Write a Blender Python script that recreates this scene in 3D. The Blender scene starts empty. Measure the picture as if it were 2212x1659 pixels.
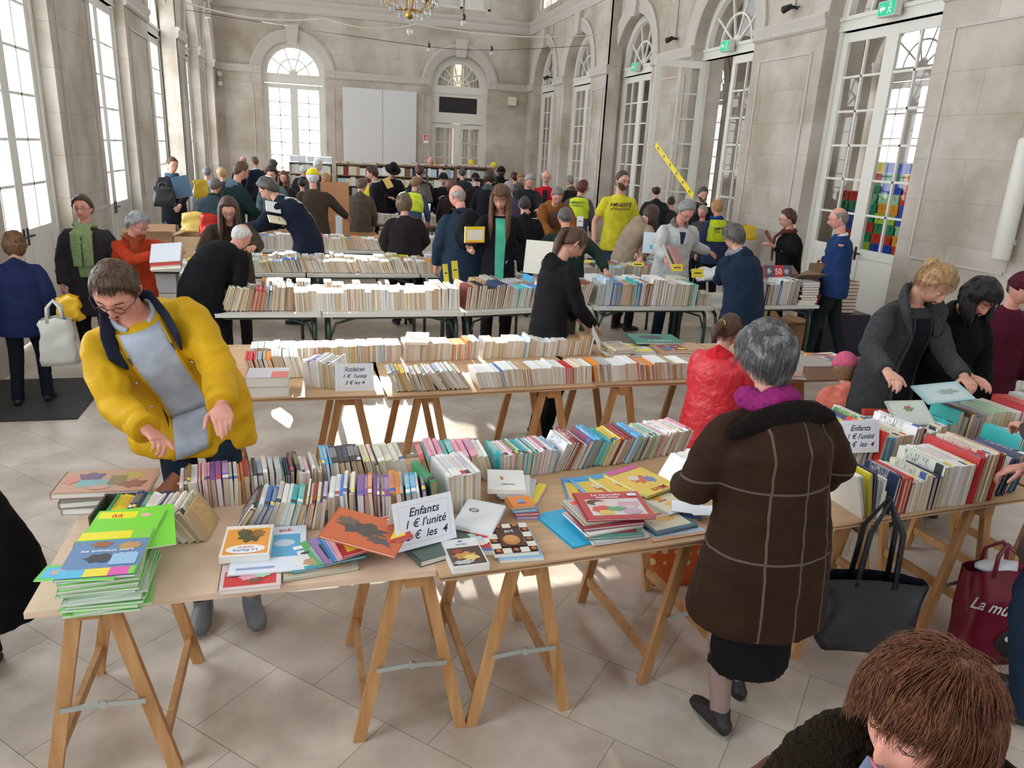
import bpy, bmesh, math, random
from math import sin, cos, pi, radians, sqrt, atan2
from mathutils import Vector, Matrix, noise
random.seed(7)
SC = bpy.context.scene
COL = SC.collection
# ---------------------------------------------------------------- camera
CH = 2.05                                   # lens height
FPX = 1603.0
def _cam_axes():
    vx, vy, nx = 665 - 1106, 308 - 829.5, 838 - 1106
    F = Vector((vx, vy, FPX)).normalized()
    ny = -(nx * vx + FPX * FPX) / vy
    D = Vector((nx, ny, FPX)).normalized()
    R = D.cross(F)
    return R, F, -D                         # world X, Y, Z seen in camera axes (x right, y down, z forward)
AX, AY, AZ = _cam_axes()
camd = bpy.data.cameras.new('camera'); cam = bpy.data.objects.new('camera', camd); COL.objects.link(cam)
camd.sensor_width = 36; camd.lens = FPX * 36 / 2212; camd.clip_start = .05; camd.clip_end = 300
right = Vector((AX.x, AY.x, AZ.x)); down = Vector((AX.y, AY.y, AZ.y)); fwd = Vector((AX.z, AY.z, AZ.z))
mw = Matrix.Identity(4)
for i in range(3):
    mw[i][0] = right[i]; mw[i][1] = -down[i]; mw[i][2] = -fwd[i]
mw[2][3] = CH
cam.matrix_world = mw
SC.camera = cam
def ray(px, py):
    return right * (px - 1106) + down * (py - 829.5) + fwd * FPX
def P(px, py, z=0.0):
    d = ray(px, py); t = (z - CH) / d.z
    return Vector((0, 0, CH)) + d * t
def PY(px, py, Y):
    d = ray(px, py); return Vector((0, 0, CH)) + d * (Y / d.y)
def PX(px, py, X):
    d = ray(px, py); return Vector((0, 0, CH)) + d * (X / d.x)
# ---------------------------------------------------------------- world, sun, exposure
SC.view_settings.view_transform = 'Standard'; SC.view_settings.look = 'None'
SC.view_settings.exposure = 0.0; SC.view_settings.gamma = 1; SC.view_settings.use_curve_mapping = False
W = bpy.data.worlds.new('sky'); SC.world = W; W.use_nodes = True
nt = W.node_tree; bg = nt.nodes['Background']
gr = nt.nodes.new('ShaderNodeTexCoord'); sp = nt.nodes.new('ShaderNodeSeparateXYZ'); cr = nt.nodes.new('ShaderNodeValToRGB')
nt.links.new(gr.outputs['Generated'], sp.inputs[0]); nt.links.new(sp.outputs['Z'], cr.inputs[0]); nt.links.new(cr.outputs[0], bg.inputs[0])
cr.color_ramp.elements[0].position = 0; cr.color_ramp.elements[0].color = (.85, .86, .86, 1)
cr.color_ramp.elements[1].position = .5; cr.color_ramp.elements[1].color = (.80, .90, 1.0, 1)
bg.inputs[1].default_value = 7.0
sund = bpy.data.lights.new('sun', 'SUN'); sund.energy = 16; sund.angle = radians(.6); sund.color = (1, .95, .86)
sun = bpy.data.objects.new('sun', sund); COL.objects.link(sun)
sun.rotation_euler = Vector((-.05, 1, .364)).to_track_quat('Z', 'Y').to_euler()
SC.cycles.use_denoising = True
SC.cycles.max_bounces = 7; SC.cycles.diffuse_bounces = 5; SC.cycles.glossy_bounces = 3
SC.cycles.transmission_bounces = 4; SC.cycles.transparent_max_bounces = 12
SC.cycles.sample_clamp_indirect = 8; SC.cycles.caustics_reflective = False; SC.cycles.caustics_refractive = False
def daylight(name, loc, rot, w, h, e):      # soft daylight entering at a window
    l = bpy.data.lights.new(name, 'AREA'); l.shape = 'RECTANGLE'; l.size = w; l.size_y = h
    l.energy = e; l.color = (.88, .95, 1.0); l.spread = radians(150)
    o = bpy.data.objects.new(name, l); COL.objects.link(o); o.location = loc; o.rotation_euler = rot
    return o
BAYS = [.97, 4.70, 8.43, 12.15, 15.87]
DAY = .30
for yb in [-2.76] + BAYS:
    daylight('daylight_left', (-3.6, yb, 3.0), (0, radians(-90), 0), 4.2, 2.0, 430 * DAY)      # tall windows of the left wall
for yb in (1.0, 8.4, 15.9):
    daylight('daylight_upper_left', (-3.6, yb, 7.2), (0, radians(-90), 0), 2.2, 2.2, 110 * DAY)
    daylight('daylight_upper_right', (7.8, yb, 7.2), (0, radians(90), 0), 2.2, 2.2, 50 * DAY)
for yb in (4.7, 12.15, 19.0):
    daylight('daylight_gallery', (11.35, yb, 3.0), (0, radians(90), 0), 4.0, 1.9, 14 * DAY)
for xb in (-.34, 4.41):
    daylight('daylight_rear', (xb, -4.3, 3.4), (radians(90), 0, 0), 2.6, 4.6, 170 * DAY)
# ---------------------------------------------------------------- materials
MATS = {}
def nodes(name):
    m = bpy.data.materials.new(name); m.use_nodes = True; MATS[name] = m
    n = m.node_tree; b = n.nodes['Principled BSDF']
    return m, n, b
def N(n, t, **k):
    x = n.nodes.new(t)
    for a, v in k.items():
        if a.startswith('i_'):
            key = a[2:]; x.inputs[int(key) if key.isdigit() else key].default_value = v
        else: setattr(x, a, v)
    return x
def L(n, a, b): n.links.new(a, b)
def plain(name, col, rough=.6, metal=0, spec=.5, bump=0, scale=60, var=0, coat=0):
    if name in MATS: return MATS[name]
    m, n, b = nodes(name)
    b.inputs['Base Color'].default_value = (*col, 1); b.inputs['Roughness'].default_value = rough
    b.inputs['Metallic'].default_value = metal; b.inputs['Specular IOR Level'].default_value = spec
    b.inputs['Coat Weight'].default_value = coat
    if bump or var:
        tc = N(n, 'ShaderNodeTexCoord'); ns = N(n, 'ShaderNodeTexNoise', i_Scale=scale, i_Detail=3.0)
        L(n, tc.outputs['Object'], ns.inputs['Vector'])
        if bump:
            bp = N(n, 'ShaderNodeBump', i_Strength=bump, i_Distance=.01); L(n, ns.outputs['Fac'], bp.inputs['Height']); L(n, bp.outputs[0], b.inputs['Normal'])
        if var:
            r = N(n, 'ShaderNodeValToRGB'); r.color_ramp.elements[0].position = .3; r.color_ramp.elements[1].position = .7
            r.color_ramp.elements[0].color = (*[c * (1 - var) for c in col], 1); r.color_ramp.elements[1].color = (*[min(1, c * (1 + var)) for c in col], 1)
            L(n, ns.outputs['Fac'], r.inputs[0]); L(n, r.outputs[0], b.inputs['Base Color'])
    return m
def stone(name, axis, c1=(.51, .475, .435), c2=(.44, .405, .36)):
    m, n, b = nodes(name)
    g = N(n, 'ShaderNodeNewGeometry'); s = N(n, 'ShaderNodeSeparateXYZ'); L(n, g.outputs['Position'], s.inputs[0])
    c = N(n, 'ShaderNodeCombineXYZ'); L(n, s.outputs[axis], c.inputs[0]); L(n, s.outputs['Z'], c.inputs[1])
    br = N(n, 'ShaderNodeTexBrick', i_Scale=1.0); br.offset = .43
    br.inputs['Brick Width'].default_value = 1.02; br.inputs['Row Height'].default_value = .445
    br.inputs['Mortar Size'].default_value = .0028; br.inputs['Mortar Smooth'].default_value = .5; br.inputs['Bias'].default_value = -.2
    br.inputs['Color1'].default_value = (*c1, 1); br.inputs['Color2'].default_value = (*c2, 1); br.inputs['Mortar'].default_value = (.34, .3, .26, 1)
    L(n, c.outputs[0], br.inputs['Vector'])
    n1 = N(n, 'ShaderNodeTexNoise', i_Scale=1.1, i_Detail=6.0, i_Roughness=.6); L(n, g.outputs['Position'], n1.inputs['Vector'])
    n2 = N(n, 'ShaderNodeTexNoise', i_Scale=22.0, i_Detail=5.0); L(n, g.outputs['Position'], n2.inputs['Vector'])
    r = N(n, 'ShaderNodeValToRGB'); r.color_ramp.elements[0].position = .35; r.color_ramp.elements[0].color = (.74, .69, .62, 1)
    r.color_ramp.elements[1].position = .65; r.color_ramp.elements[1].color = (1.12, 1.1, 1.08, 1)
    L(n, n1.outputs['Fac'], r.inputs[0])
    mx = N(n, 'ShaderNodeMix', data_type='RGBA', blend_type='MULTIPLY'); mx.inputs[0].default_value = 1
    L(n, br.outputs['Color'], mx.inputs[6]); L(n, r.outputs[0], mx.inputs[7]); L(n, mx.outputs[2], b.inputs['Base Color'])
    b.inputs['Roughness'].default_value = .8; b.inputs['Specular IOR Level'].default_value = .25
    bp = N(n, 'ShaderNodeBump', i_Strength=.25, i_Distance=.01); L(n, n2.outputs['Fac'], bp.inputs['Height'])
    bp2 = N(n, 'ShaderNodeBump', i_Strength=.5, i_Distance=.008, invert=True); L(n, br.outputs['Fac'], bp2.inputs['Height']); L(n, bp.outputs[0], bp2.inputs['Normal'])
    L(n, bp2.outputs[0], b.inputs['Normal'])
    return m
STONE_Y = stone('limestone side walls', 'Y'); STONE_X = stone('limestone end walls', 'X')
MOULD = plain('limestone moulding', (.49, .455, .41), .8, bump=.2, scale=25, var=.07)
def floor_mat():
    m, n, b = nodes('polished stone tiles')
    g = N(n, 'ShaderNodeNewGeometry'); mp = N(n, 'ShaderNodeMapping'); mp.inputs['Rotation'].default_value = (0, 0, radians(45)); mp.inputs['Location'].default_value = (.15, .23, 0)
    L(n, g.outputs['Position'], mp.inputs[0])
    br = N(n, 'ShaderNodeTexBrick', i_Scale=1.0); br.offset = .35
    br.inputs['Brick Width'].default_value = .56; br.inputs['Row Height'].default_value = .40; br.inputs['Mortar Size'].default_value = .0016; br.inputs['Mortar Smooth'].default_value = .3
    br.inputs['Color1'].default_value = (.63, .56, .49, 1); br.inputs['Color2'].default_value = (.52, .455, .395, 1); br.inputs['Mortar'].default_value = (.20, .17, .14, 1)
    L(n, mp.outputs[0], br.inputs['Vector'])
    n1 = N(n, 'ShaderNodeTexNoise', i_Scale=3.5, i_Detail=7.0, i_Roughness=.62); L(n, g.outputs['Position'], n1.inputs['Vector'])
    r = N(n, 'ShaderNodeValToRGB'); r.color_ramp.elements[0].position = .3; r.color_ramp.elements[0].color = (.72, .68, .64, 1)
    r.color_ramp.elements[1].position = .7; r.color_ramp.elements[1].color = (1.15, 1.14, 1.12, 1); L(n, n1.outputs['Fac'], r.inputs[0])
    mx = N(n, 'ShaderNodeMix', data_type='RGBA', blend_type='MULTIPLY'); mx.inputs[0].default_value = 1
    L(n, br.outputs['Color'], mx.inputs[6]); L(n, r.outputs[0], mx.inputs[7]); L(n, mx.outputs[2], b.inputs['Base Color'])
    rr = N(n, 'ShaderNodeMapRange', i_3=.22, i_4=.42); L(n, n1.outputs['Fac'], rr.inputs[0]); L(n, rr.outputs[0], b.inputs['Roughness'])
    b.inputs['Specular IOR Level'].default_value = .5
    return m
FLOOR = floor_mat()
WHITE = plain('aged white paint', (.66, .65, .60), .45, bump=.05, scale=40, var=.03)
PLASTER = plain('pale plaster', (.82, .8, .76), .9)
IRON = plain('dark iron', (.03, .03, .035), .5, .6)
BRASS = plain('brass', (.55, .38, .12), .3, 1)
BLACKM = plain('black matt', (.012, .012, .013), .6)
def glass(name, refl=.07, tint=(1, 1, 1)):
    m = bpy.data.materials.new(name); m.use_nodes = True; n = m.node_tree; n.nodes.clear(); MATS[name] = m
    o = N(n, 'ShaderNodeOutputMaterial'); mx = N(n, 'ShaderNodeMixShader'); mx.inputs[0].default_value = refl
    t = N(n, 'ShaderNodeBsdfTransparent'); t.inputs[0].default_value = (*tint, 1); g = N(n, 'ShaderNodeBsdfGlossy'); g.inputs['Roughness'].default_value = .02
    L(n, t.outputs[0], mx.inputs[1]); L(n, g.outputs[0], mx.inputs[2]); L(n, mx.outputs[0], o.inputs[0])
    return m
GLASS = glass('window glass')
# ---------------------------------------------------------------- mesh builder
I4 = Matrix.Identity(4)
def T(x=0, y=0, z=0): return Matrix.Translation((x, y, z))
def R(a, ax='Z'): return Matrix.Rotation(radians(a), 4, ax)
def S(x, y, z): return Matrix.Diagonal((x, y, z, 1))
class MB:
    def __init__(s): s.v = []; s.f = []; s.m = []; s.c = []
    def add(s, vs, fs, mat=0, xf=None, col=None):
        k = len(s.v)
        s.v += [tuple(xf @ Vector(p)) for p in vs] if xf is not None else [tuple(p) for p in vs]
        for f in fs: s.f.append([i + k for i in f]); s.m.append(mat); s.c.append(col)
        return s
    def box(s, a, b, mat=0, xf=None, col=None):
        (x0, y0, z0), (x1, y1, z1) = a, b
        return s.add([(x0, y0, z0), (x1, y0, z0), (x1, y1, z0), (x0, y1, z0), (x0, y0, z1), (x1, y0, z1), (x1, y1, z1), (x0, y1, z1)],
                     [(0, 3, 2, 1), (4, 5, 6, 7), (0, 1, 5, 4), (1, 2, 6, 5), (2, 3, 7, 6), (3, 0, 4, 7)], mat, xf, col)
    def bar(s, p, q, w, h, mat=0, up=(0, 0, 1), xf=None):   # square-section bar from p to q
        p = Vector(p); q = Vector(q); d = (q - p); l = d.length; d.normalize()
        u = Vector(up); x = d.cross(u)
        if x.length < 1e-4: x = d.cross(Vector((1, 0, 0)))
        x.normalize(); u = x.cross(d)
        vs = []
        for t in (p, q):
            for a, b in ((-1, -1), (1, -1), (1, 1), (-1, 1)): vs.append(t + x * (a * w / 2) + u * (b * h / 2))
        return s.add(vs, [(0, 1, 2, 3), (7, 6, 5, 4), (0, 4, 5, 1), (1, 5, 6, 2), (2, 6, 7, 3), (3, 7, 4, 0)], mat, xf)
    def tube(s, pts, r, n=8, mat=0, xf=None, caps=True, flat=1.0, up=None):
        pts = [Vector(p) for p in pts]; rs = r if isinstance(r, (list, tuple)) else [r] * len(pts)
        vs = []; fs = []; px = None
        for i, p in enumerate(pts):
            d = (pts[min(i + 1, len(pts) - 1)] - pts[max(i - 1, 0)])
            if d.length < 1e-7: d = Vector((0, 0, 1))
            d.normalize()
            if px is None:
                a = Vector(up) if up else (Vector((1, 0, 0)) if abs(d.x) < .9 else Vector((0, 1, 0)))
                px = (a - d * a.dot(d)).normalized()
            else:
                px = (px - d * px.dot(d)); px = px.normalized() if px.length > 1e-6 else d.orthogonal().normalized()
            py = d.cross(px)
            rr = rs[i]; ra, rb = (rr if isinstance(rr, (list, tuple)) else (rr, rr * flat))
            for k in range(n):
                t = 2 * pi * k / n; vs.append(p + px * (cos(t) * ra) + py * (sin(t) * rb))
        for i in range(len(pts) - 1):
            for k in range(n):
                a = i * n + k; b = i * n + (k + 1) % n; fs.append((a, b, b + n, a + n))
        if caps: fs.append(tuple(range(n))[::-1]); fs.append(tuple(range((len(pts) - 1) * n, len(pts) * n)))
        return s.add(vs, fs, mat, xf)
    def ell(s, c, r, n=12, mat=0, xf=None, rot=None):
        vs = []; fs = []; h = n // 2 + 1
        M_ = T(*c) @ (rot if rot is not None else I4) @ S(*r)
        for i in range(1, h):
            for k in range(n):
                a = pi * i / h; b = 2 * pi * k / n; vs.append(M_ @ Vector((sin(a) * cos(b), sin(a) * sin(b), cos(a))))
        vs.append(M_ @ Vector((0, 0, 1))); vs.append(M_ @ Vector((0, 0, -1))); t = len(vs) - 2
        for i in range(h - 2):
            for k in range(n):
                a = i * n + k; b = i * n + (k + 1) % n; fs.append((a, a + n, b + n, b))
        for k in range(n):
            fs.append((t, k, (k + 1) % n)); q = (h - 2) * n; fs.append((t + 1, q + (k + 1) % n, q + k))
        return s.add(vs, fs, mat, xf)
    def lathe(s, prof, n=16, mat=0, xf=None):
        vs = []; fs = []
        for r_, z in prof:
            for k in range(n): vs.append((r_ * cos(2 * pi * k / n), r_ * sin(2 * pi * k / n), z))
        for i in range(len(prof) - 1):
            for k in range(n):
                a = i * n + k; b = i * n + (k + 1) % n; fs.append((a, b, b + n, a + n))
        fs.append(tuple(range(n))[::-1]); fs.append(tuple(range((len(prof) - 1) * n, len(prof) * n)))
        return s.add(vs, fs, mat, xf)
    def prism(s, poly, z0, z1, mat=0, xf=None, col=None):
        n = len(poly); vs = [(x, y, z0) for x, y in poly] + [(x, y, z1) for x, y in poly]
        fs = [tuple(range(n))[::-1], tuple(range(n, 2 * n))] + [(i, (i + 1) % n, n + (i + 1) % n, n + i) for i in range(n)]
        return s.add(vs, fs, mat, xf, col)
    def mesh(s, name, mats, smooth=False):
        me = bpy.data.meshes.new(name); me.from_pydata(s.v, [], s.f)
        for m_ in (mats if isinstance(mats, (list, tuple)) else [mats]): me.materials.append(m_)
        me.polygons.foreach_set('material_index', s.m)
        if smooth: me.polygons.foreach_set('use_smooth', [True] * len(s.f))
        if any(c is not None for c in s.c):
            ca = me.color_attributes.new('Col', 'FLOAT_COLOR', 'CORNER')
            buf = []
            for f, c in zip(s.f, s.c): buf += list((*(c or (1, 1, 1)), 1)) * len(f)
            ca.data.foreach_set('color', buf)
        me.update(); return me
    def obj(s, name, mats, parent=None, smooth=False, **props):
        return mkobj(name, s.mesh(name, mats, smooth), parent, **props)
def mkobj(name, data, parent=None, **props):
    o = bpy.data.objects.new(name, data); COL.objects.link(o)
    if parent is not None: o.parent = parent
    for k, v in props.items():
        if v is not None: o[k] = v
    return o
def empty(name, loc=(0, 0, 0), rz=0, **props):
    o = mkobj(name, None, None, **props); o.location = loc; o.rotation_euler = (0, 0, radians(rz)); o.empty_display_size = .1; return o
def autosmooth(me, ang=40):
    me.polygons.foreach_set('use_smooth', [True] * len(me.polygons))
    try: me.set_sharp_from_angle(angle=radians(ang))
    except Exception: pass
def struct(mb, name, mats, parent=None, smooth=False): return mb.obj(name, mats, parent, smooth, **({} if parent is not None else {'kind': 'structure'}))
# ---------------------------------------------------------------- room shell
XR, XRM, XD = 6.52, 6.71, 6.96          # right wall: end-section face, middle face, door plane
XL, XLM, XW = -2.39, -2.56, -2.75       # left wall
YE, YST, YB, ZC = 23.3, 16.75, -4.0, 9.3
def arch_wall(mb, u0, u1, z0, z1, ops, fn, th, mat=0, seg=20):
    """ops: (centre, halfwidth, spring z, sill z); fn(u,w,z)->xyz ; w = 0 face, th back"""
    ops = sorted(ops)
    def quad(ua, za, ub, zb, uc, zc_, ud, zd):
        for w, fl in ((0, 0), (th, 1)):
            vs = [fn(ua, w, za), fn(ub, w, zb), fn(uc, w, zc_), fn(ud, w, zd)]
            mb.add(vs, [(0, 1, 2, 3) if not fl else (3, 2, 1, 0)], mat)
    cur = u0
    for c, hw, zs, sill in ops:
        a, b = c - hw, c + hw
        quad(cur, z0, a, z0, a, z1, cur, z1)
        if sill > z0: quad(a, z0, b, z0, b, sill, a, sill); mb.add([fn(a, 0, sill), fn(b, 0, sill), fn(b, th, sill), fn(a, th, sill)], [(0, 1, 2, 3)], mat)
        pts = [(c - hw * cos(pi * i / seg), zs + hw * sin(pi * i / seg)) for i in range(seg + 1)] if zs > 0 else [(a, -zs), (b, -zs)]
        for (ua, za), (ub, zb) in zip(pts, pts[1:]):
            quad(ua, za, ub, zb, ub, z1, ua, z1)
            mb.add([fn(ua, 0, za), fn(ua, th, za), fn(ub, th, zb), fn(ub, 0, zb)], [(0, 1, 2, 3)], mat)
        zt = abs(pts[0][1])
        mb.add([fn(a, 0, sill), fn(a, th, sill), fn(a, th, zt), fn(a, 0, zt)], [(0, 1, 2, 3)], mat)
        mb.add([fn(b, 0, sill), fn(b, 0, zt), fn(b, th, zt), fn(b, th, sill)], [(0, 1, 2, 3)], mat)
        cur = b
    quad(cur, z0, u1, z0, u1, z1, cur, z1)
def moulding(mb, pts, prof, fn, mat=0):
    """sweep a profile [(out, along-normal)] over wall points (u,z); out = towards the room"""
    n = len(pts); m = len(prof); vs = []; fs = []
    for i, (u, z) in enumerate(pts):
        a = Vector(pts[max(i - 1, 0)]); b = Vector(pts[min(i + 1, n - 1)]); d = (b - a).normalized(); nn = Vector((-d.y, d.x))
        for o, q in prof: vs.append(fn(u + nn.x * q, -o, z + nn.y * q))
    for i in range(n - 1):
        for k in range(m):
            k2 = (k + 1) % m; fs.append((i * m + k, i * m + k2, (i + 1) * m + k2, (i + 1) * m + k))
    fs.append(tuple(range(m))); fs.append(tuple(range((n - 1) * m, n * m))[::-1])
    mb.add(vs, fs, mat)
PR_ARCH = [(0, .30), (.05, .30), (.07, .24), (.045, .19), (.05, .05), (.02, 0), (0, 0)]
PR_IMP = [(0, .2), (.07, .2), (.075, .15), (.045, .10), (.05, .03), (.02, 0), (0, 0)]
PR_COR = [(0, .34), (.10, .34), (.10, .26), (.05, .20), (.06, .08), (.025, 0), (0, 0)]
ZS = 3.96                                 # spring of the arches
def trim_for(mb, fn, ops, u0, u1, zi=3.84, panels=True):
    ops = sorted(ops); cur = u0
    for c, hw, zs, sill in ops:
        pts = [(c + hw * 1.0 * cos(pi * i / 22), zs + hw * sin(pi * i / 22)) for i in range(23)][::-1]
        # archivolt
        moulding(mb, pts, PR_ARCH, fn)
        # keystone
        k = [(c - .13, zs + hw - .06), (c + .13, zs + hw - .06), (c + .19, zs + hw + .42), (c - .19, zs + hw + .42)]
        vs = [fn(u, 0, z) for u, z in k] + [fn(u, -.12, z) for u, z in k]
        mb.add(vs, [(0, 1, 2, 3), (7, 6, 5, 4), (0, 4, 5, 1), (1, 5, 6, 2), (2, 6, 7, 3), (3, 7, 4, 0)], 0)
        if c - hw - cur > .15:
            moulding(mb, [(cur, zi), (c - hw, zi)], PR_IMP, fn)
            a, b = cur + .25, c - hw - .25
            if panels and b - a > .3:
                for q in (((a, 1.15), (a, 3.55)), ((a, 3.55), (b, 3.55)), ((b, 3.55), (b, 1.15)), ((b, 1.15), (a, 1.15))):
                    moulding(mb, list(q), [(0, .03), (.018, .03), (.018, 0), (0, 0)], fn)
        cur = c + hw
    if u1 - cur > .15: moulding(mb, [(cur, zi), (u1, zi)], PR_IMP, fn)
HW = .99
fR = lambda u, w, z: (XR + w, u, z); fRM = lambda u, w, z: (XRM + w, u, z)
fL = lambda u, w, z: (XL - w, u, z); fLM = lambda u, w, z: (XLM - w, u, z)
fE = lambda u, w, z: (u, YE + w, z); fB = lambda u, w, z: (u, YB - w, z)
opsM = [(y, HW, ZS, 0) for y in BAYS]; opsEnd = [(18.85, 1.0, ZS, 0), (21.7, 1.0, ZS, 0)]
opsE = [(-.34, .86, 3.85, 0), (4.41, .86, 3.85, 0)]
upM = [(y, .9, -8.3, 5.95) for y in BAYS]; upEnd = [(18.85, .8, -8.3, 5.95), (21.7, .8, -8.3, 5.95)]; upE = [(-.34, .86, -7.8, 5.95), (4.41, .86, -7.8, 5.95)]
def wall(name, parts, mat, trims, flip=False):
    mb = MB()
    for u0, u1, z0, z1, ops, fn, th in parts: arch_wall(mb, u0, u1, z0, z1, ops, fn, th)
    o = struct(mb, name, mat)
    t = MB()
    for a in trims:
        if callable(a[0]): trim_for(t, *a)
        else: moulding(t, a[0], PR_COR, a[1])
    me = t.mesh(name.replace('wall', 'trim'), MOULD); autosmooth(me)
    mkobj('trim_' + name.split('_')[1], me, None, kind='structure')
    return o
ZM = 5.75
wall('wall_right', [(YB, YST, 0, ZM, opsM, fRM, .62), (YST, YE + .5, 0, ZM, opsEnd, fR, .81), (YB, YST, ZM, ZC, upM, fRM, .3), (YST, YE + .5, ZM, ZC, upEnd, fR, .49)], STONE_Y,
     [(fRM, opsM, YB, YST), (fR, opsEnd, YST, YE), ([(YB, 5.42), (YST, 5.42)], fRM), ([(YST, 5.42), (YE, 5.42)], fR)])
wall('wall_left', [(YB, YST, 0, ZM, opsM, fLM, .40), (YST, YE + .5, 0, ZM, opsEnd, fL, .57), (YB, YST, ZM, ZC, upM, fLM, .3), (YST, YE + .5, ZM, ZC, upEnd, fL, .47)], STONE_Y,
     [(fLM, opsM, YB, YST), (fL, opsEnd, YST, YE), ([(YB, 5.42), (YST, 5.42)], fLM), ([(YST, 5.42), (YE, 5.42)], fL)])
wall('wall_end', [(-3.2, 7.6, 0, ZM, opsE, fE, .45), (-3.2, 7.6, ZM, ZC, upE, fE, .3)], STONE_X, [(fE, opsE, XL, XR, 3.82), ([(XL, 5.42), (XR, 5.42)], fE)])
wall('wall_rear', [(-3.2, 7.6, 0, ZM, opsE, fB, .45), (-3.2, 7.6, ZM, ZC, upE, fB, .3)], STONE_X, [([(XL, 5.42), (XR, 5.42)], fB)])
st = MB(); st.box((XR, YST, 0), (XRM + .1, YST + .1, ZC)); st.box((XLM - .1, YST, 0), (XL, YST + .1, ZC)); struct(st, 'trim_pilasters', STONE_X)
fl = MB(); fl.box((-3.0, YB - .4, -.2), (11.2, YE + 6, 0)); struct(fl, 'floor', FLOOR)
ce = MB(); ce.box((-3.4, YB - .5, ZC), (7.6, YE + .5, ZC + .2)); struct(ce, 'ceiling', PLASTER)
# gallery behind the right-hand doors
GX = 10.5
gw = MB(); opsG = [(y, .95, 3.9, .0) for y in [.97, 4.70, 8.43, 12.15, 15.87, 19.6]]
arch_wall(gw, YB, YE + .5, 0, 5.75, opsG, lambda u, w, z: (GX + w, u, z), .5); struct(gw, 'wall_gallery', STONE_Y)
gm = MB(); trim_for(gm, lambda u, w, z: (GX + w, u, z), opsG, YB, YE, panels=False); struct(gm, 'trim_gallery', MOULD)
gc = MB(); gc.box((XRM + .6, YB - .4, 5.75), (GX + .5, YE + .5, 5.95)); gc.box((XRM + .62, YB - .5, 0), (GX + .5, YB - .4, 5.8)); gc.box((XRM + .62, YE + .4, 0), (GX + .5, YE + .5, 5.8)); struct(gc, 'ceiling_gallery', STONE_X)
# ---------------------------------------------------------------- arched doors and windows
def xfw(ux, uy, o):  # columns: u axis, w axis, z axis
    m = Matrix.Identity(4)
    for i in range(3): m[i][0] = ux[i]; m[i][1] = uy[i]; m[i][3] = o[i]
    return m
def leaf(parent, w, h, sill, rows, xf, name='door_leaf', cols=2, hand=1, mirror=False):
    """glazed leaf, hinge at u=0, extends to u=w, from z=.02 to h, local w thickness .045"""
    m = MB(); t = .045; sgn = -1 if mirror else 1
    B = lambda a, b, c, d, tt=t, off=0: m.box((min(a * sgn, c * sgn), off - tt / 2, b), (max(a * sgn, c * sgn), off + tt / 2, d), 0, xf)
    st_ = .105
    B(0, .02, st_, h); B(w - st_, .02, w, h); B(st_, .02, w - st_, .17, .044); B(st_, h - .12, w - st_, h, .044); B(st_, sill - .11, w - st_, sill, .044)
    B(st_, .17, w - st_, sill - .11, .018); B(st_ + .06, .25, w - st_ - .06, sill - .19, .03)
    g0, g1 = sill, h - .12
    for i in range(1, cols): u = st_ + (w - 2 * st_) * i / cols; B(u - .014, g0, u + .014, g1, .032)
    for j in range(1, rows): z = g0 + (g1 - g0) * j / rows; B(st_, z - .014, w - st_, z + .014, .032)
    o = m.obj(name, WHITE, parent)
    g = MB(); a, b = sorted((st_ * sgn, (w - st_) * sgn)); g.add([(a, 0, g0), (b, 0, g0), (b, 0, g1), (a, 0, g1)], [(0, 1, 2, 3)], 0, xf); g.obj('glass_panes', GLASS, o)
    k = MB(); k.bar((sgn * (w - .05), -.05, 1.02), (sgn * (w - .16), -.05, 1.02), .018, .018, 0, xf=xf); k.box((sgn * (w - .05) - .02, -.03, .93), (sgn * (w - .05) + .02, -.02, 1.1), 0, xf); k.obj('handle', IRON, o)
    return o
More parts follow.
